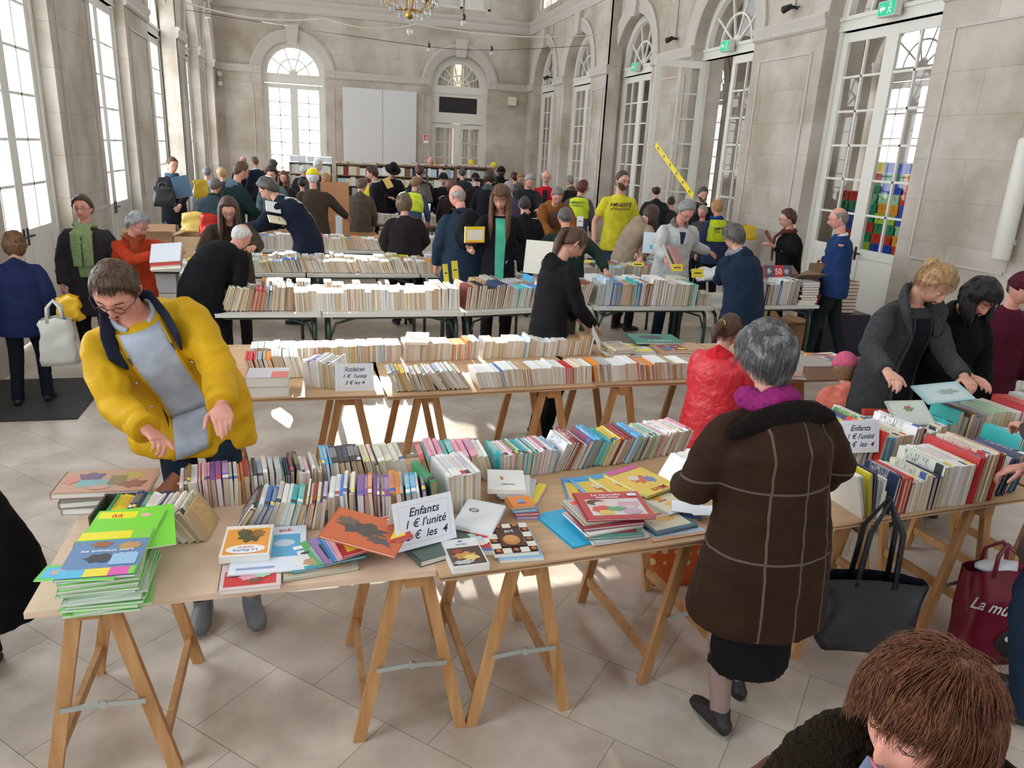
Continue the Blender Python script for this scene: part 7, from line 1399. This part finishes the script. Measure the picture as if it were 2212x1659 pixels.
flat('hardback_book', 'dark red hardback tucked at the grey jacket man\'s right hand', PY(1460, 558, 6.72), 38, (.18, .25, .02), (.35, .1, .08), tilt=(55, 10)); flat('hardback_book', 'olive-cream hardback beside the dark red one at his hand', PY(1448, 556, 6.78), 40, (.18, .25, .018), (.4, .38, .3), tilt=(55, 10))
person('bearded dark-haired man standing in the open doorway', 1521, 404, 10.9, 170, lean=2, near=1, top=('jacket', (.02, .022, .028), .74, 1.15), legs=('trousers', K_), hair=('curly', (.08, .07, .065), .018), beard=(.10, .08, .07), scarf=((.06, .05, .05),))
person('fair-haired person seated behind the grey jacket man', 1518, 443, 10.5, 130, lean=6, pitch=10, top=('jacket', (.05, .055, .06), .74, 1.1), legs=('trousers', K_), hair=('short', (.3, .26, .2), .018), skin=SKIN2)
person('short-haired blonde volunteer from behind in a lettered yellow vest', 1548, 431, 9.75, 4, lean=4, near=1, top=('sweater', (.03, .04, .10), .76, 1.15), legs=('trousers', K_), hair=('short', (.40, .22, .08), .018), scarf=((.012, .05, .28),), vest=(.50, .62, .03), extra=back_text(['AMNESTY', 'INTERNATIONAL'], .02, .068))
bag('plastic_bag', 'bright yellow bag beside the lettered vest by the wall', PY(1611, 517, 10.2), 0, .3, .16, .22, plain('bright yellow bag', (.75, .55, .02), .5), flare=.8)
person('grey-haired woman in a navy hooded coat at the third rank', 1587, 484, 6.0, 14, lean=20, pitch=14, near=1, top=('coat', (.012, .024, .048), .52, 1.35), legs=('trousers', K_), hair=('short', (.11, .105, .10), .026), scarf=((.25, .25, .28),), hood=(.012, .024, .048), L_=('w', 3.72, 6.3, 1.0), R_=('w', 4.0, 6.4, .95), ntuft=600)
person('woman in a black coat and dark red scarf reading by the right wall', 1702, 451, 7.75, 72, lean=6, pitch=6, near=1, top=('coat', (.009, .009, .010), .56, 1.3), legs=('trousers', K_), hair=('short', (.06, .025, .022), .022), glasses=True, scarf=((.10, .03, .025), .03), L_=('w', *PY(1672, 532, 7.5)), R_=('w', *PY(1690, 540, 7.45)))
flat('hardback_book', 'dark red open book held by the woman in black by the right wall', PY(1659, 512, 7.45), 60, (.2, .15, .02), (.16, .02, .03), tilt=(55, 10))
person('man in a royal blue sweater and glasses walking left past the right wall', 1812, 446, 6.75, 58, lean=5, pitch=6, yaw=-4, near=2, top=('sweater', (.016, .04, .13), .80, 1.12), legs=('trousers', (.012, .018, .02)), hair=('thin', (.2, .185, .17), .008), glasses=True, collar=((.68, .7, .74), .014), L_=('w', *P(1765, 570, 1.04)), R_=(.24, .12, .92), feet=((-.1, .20), (.12, -.22)), skin=SKIN2)
carton('open carton of colourful books under the blue-sweater man\'s hand', (4.98, 6.86, TZ), 8, .36, .28, .22, (.25, .16, .10))
# ---------------------------------------------------------------- right foreground
RJ = fabric('red nylon', (.62, .022, .035), .35, .5, 22, 0, 200, .05, spec=.5)
person('girl with a ponytail in a padded red jacket', 1580, 676, 3.72, -50, lean=8, pitch=18, yaw=10, near=2, top=('jacket', (.62, .022, .035), .60, 1.38), mats={'top': RJ}, legs=('trousers', (.02, .02, .03)), band=True, hair=('pony', (.075, .035, .022), .010), hood=(.60, .022, .035), lock=.16, hscale=1.18, L_=(-.15, .25, .95), R_=(.2, .3, .95), ntuft=500)
person('small child in a pink knitted hat and coral jacket', 1832, 764, 3.62, -10, lean=6, pitch=14, near=1, top=('jacket', (.72, .20, .14), .55, 1.45), legs=('trousers', (.03, .03, .05)), hair=('bob', (.25, .15, .08), .010), hat=('beanie', (.62, .12, .22)), hscale=1.32, hood=(.74, .22, .16), extra=lambda c: None)
TWEED = fabric('charcoal tweed', (.042, .044, .047), .95, .4, 10, .8, 260, .45)
def charc(c):
    m = MB(); nk, ux, fw, tg = c['neck'], c['ux'], c['fw'], c['tang']
    for sg in (-1, 1): m.tube([nk - fw * .085 + tg * .04, nk + ux * sg * .095 + tg * .025, nk + ux * sg * .12 + fw * .09 - tg * .04, c['s2'] + ux * sg * .095 + fw * .165 + tg * .03], [(.02, .045), (.024, .06), (.026, .062), (.008, .02)], 12, up=tuple(fw))
    vv, vn, vf = remeshed(m, .01, 2); g = MB(); g.add(wrinkle(vv, vn, .004, 1, 20), vf); g.obj('shawl_collar', c['fm'], c['root'], True)
person('blonde woman with pinned-up hair in a charcoal tweed coat', 2030, 566, 3.24, 184, lean=12, pitch=34, yaw=-6, near=2, top=('coat', (.042, .044, .047), .48, 1.14), mats={'top': TWEED}, legs=('trousers', (.015, .012, .014)), shoes=(.03, .012, .010), hair=('bun', (.36, .22, .10), .013), front=('black_top', (.007, .008, .011), .0, .96, .075, .06), R_=('w', *P(1922, 862, 1.0)), L_=('w', *P(2098, 830, 1.03)), extra=charc, hc=40, hup={1: (0, -.2, 1), -1: (0, .3, 1)}, ntuft=900, tuftl=.06)
flat('picture_book', 'turquoise-edged picture book held flat by the woman in charcoal', tuple(P(2036, 850, 1.0)), -12, (.24, .17, .008), (.35, .55, .58), [('r', -.4, -.4, .4, .4, (.5, .6, .6)), ('e', .1, 0, .2, .14, (.25, .35, .3), .3)], tilt=(14, -8))
flat('picture_book', 'grey-green picture book with a small wreath held by the woman in charcoal', tuple(P(1965, 893, .93)), -14, (.19, .16, .008), (.42, .46, .40), [('r', -.44, -.42, .44, .42, (.50, .54, .48)), ('e', .0, .15, .12, .12, (.12, .2, .08), .3), ('e', .0, .2, .05, .05, (.5, .05, .04))], tilt=(28, -4))
person('black-haired woman in a black fur coat at the right', 2138, 602, 3.26, 172, lean=16, pitch=30, yaw=-12, near=2, top=('coat', (.007, .007, .008), .48, 1.35), mats={'top': fabric('black fur', (.007, .007, .008), .9, 1.0, 60)}, legs=('trousers', K_), hair=('fringe', (.012, .009, .009), .026), L_=(-.2, .2, .9), R_=('w', *P(2140, 860, .97)), skin=SKIN2, lock=.16, ntuft=1500, collar=((.01, .009, .009), .045))
person('person in a maroon hat and coat at the right edge', 2215, 588, 3.75, 170, lean=8, pitch=12, near=1, top=('coat', (.07, .008, .02), .5, 1.25), legs=('trousers', K_), hair=('short', BRH, .016), hat=('beanie', (.07, .01, .02)), skin=SKIN2)
person('person in a dark shiny jacket and jeans cut off by the right edge, reaching in', 2350, 680, 2.02, 35, side=10, lean=10, pitch=20, near=2, top=('jacket', (.03, .02, .028), .72, 1.3), mats={'top': fabric('plum nylon', (.035, .022, .03), .3, .6, 30, 0, 200, .1, spec=.6)}, legs=('jeans', (.008, .022, .042)), hair=('short', DKH, .016), L_=('w', *P(2165, 930, 1.0)), R_=(.3, .2, 1.0), hc=38, hup={-1: (0, 0, 1)}, skin=SKIN2)
# heads just showing above the back bookcases
person('balding man behind the far bookcases', 931, 338, 20.6, 180, lean=2, top=('jacket', (.6, .12, .03), .8, 1.1), legs=('trousers', K_), hair=('none', (.3, .2, .16), .004), skin=SKIN2)
person('person in a yellow and red cap behind the bookcases', 1019, 346, 20.6, 180, lean=2, top=('jacket', (.2, .1, .05), .8, 1.0), legs=('trousers', K_), hair=('short', BRH, .01), hat=('cap', (.65, .5, .03)))
person('person in a plain yellow cap behind the rightmost bookcase', 1067, 351, 20.6, 180, lean=2, top=('jacket', (.2, .2, .2), .8, 1.0), legs=('trousers', K_), hair=('short', BRH, .01), hat=('beanie', (.7, .65, .05)))
import os
if os.environ.get('SCENE_LOG'):
    for r_ in PLOG: print('PLOG', r_)
    for o in bpy.data.objects:
        if o.parent is None and 'label' in o and not 4 <= len(o['label'].replace(',', ' ').split()) <= 16: print('LBL', o.name, o['label'])
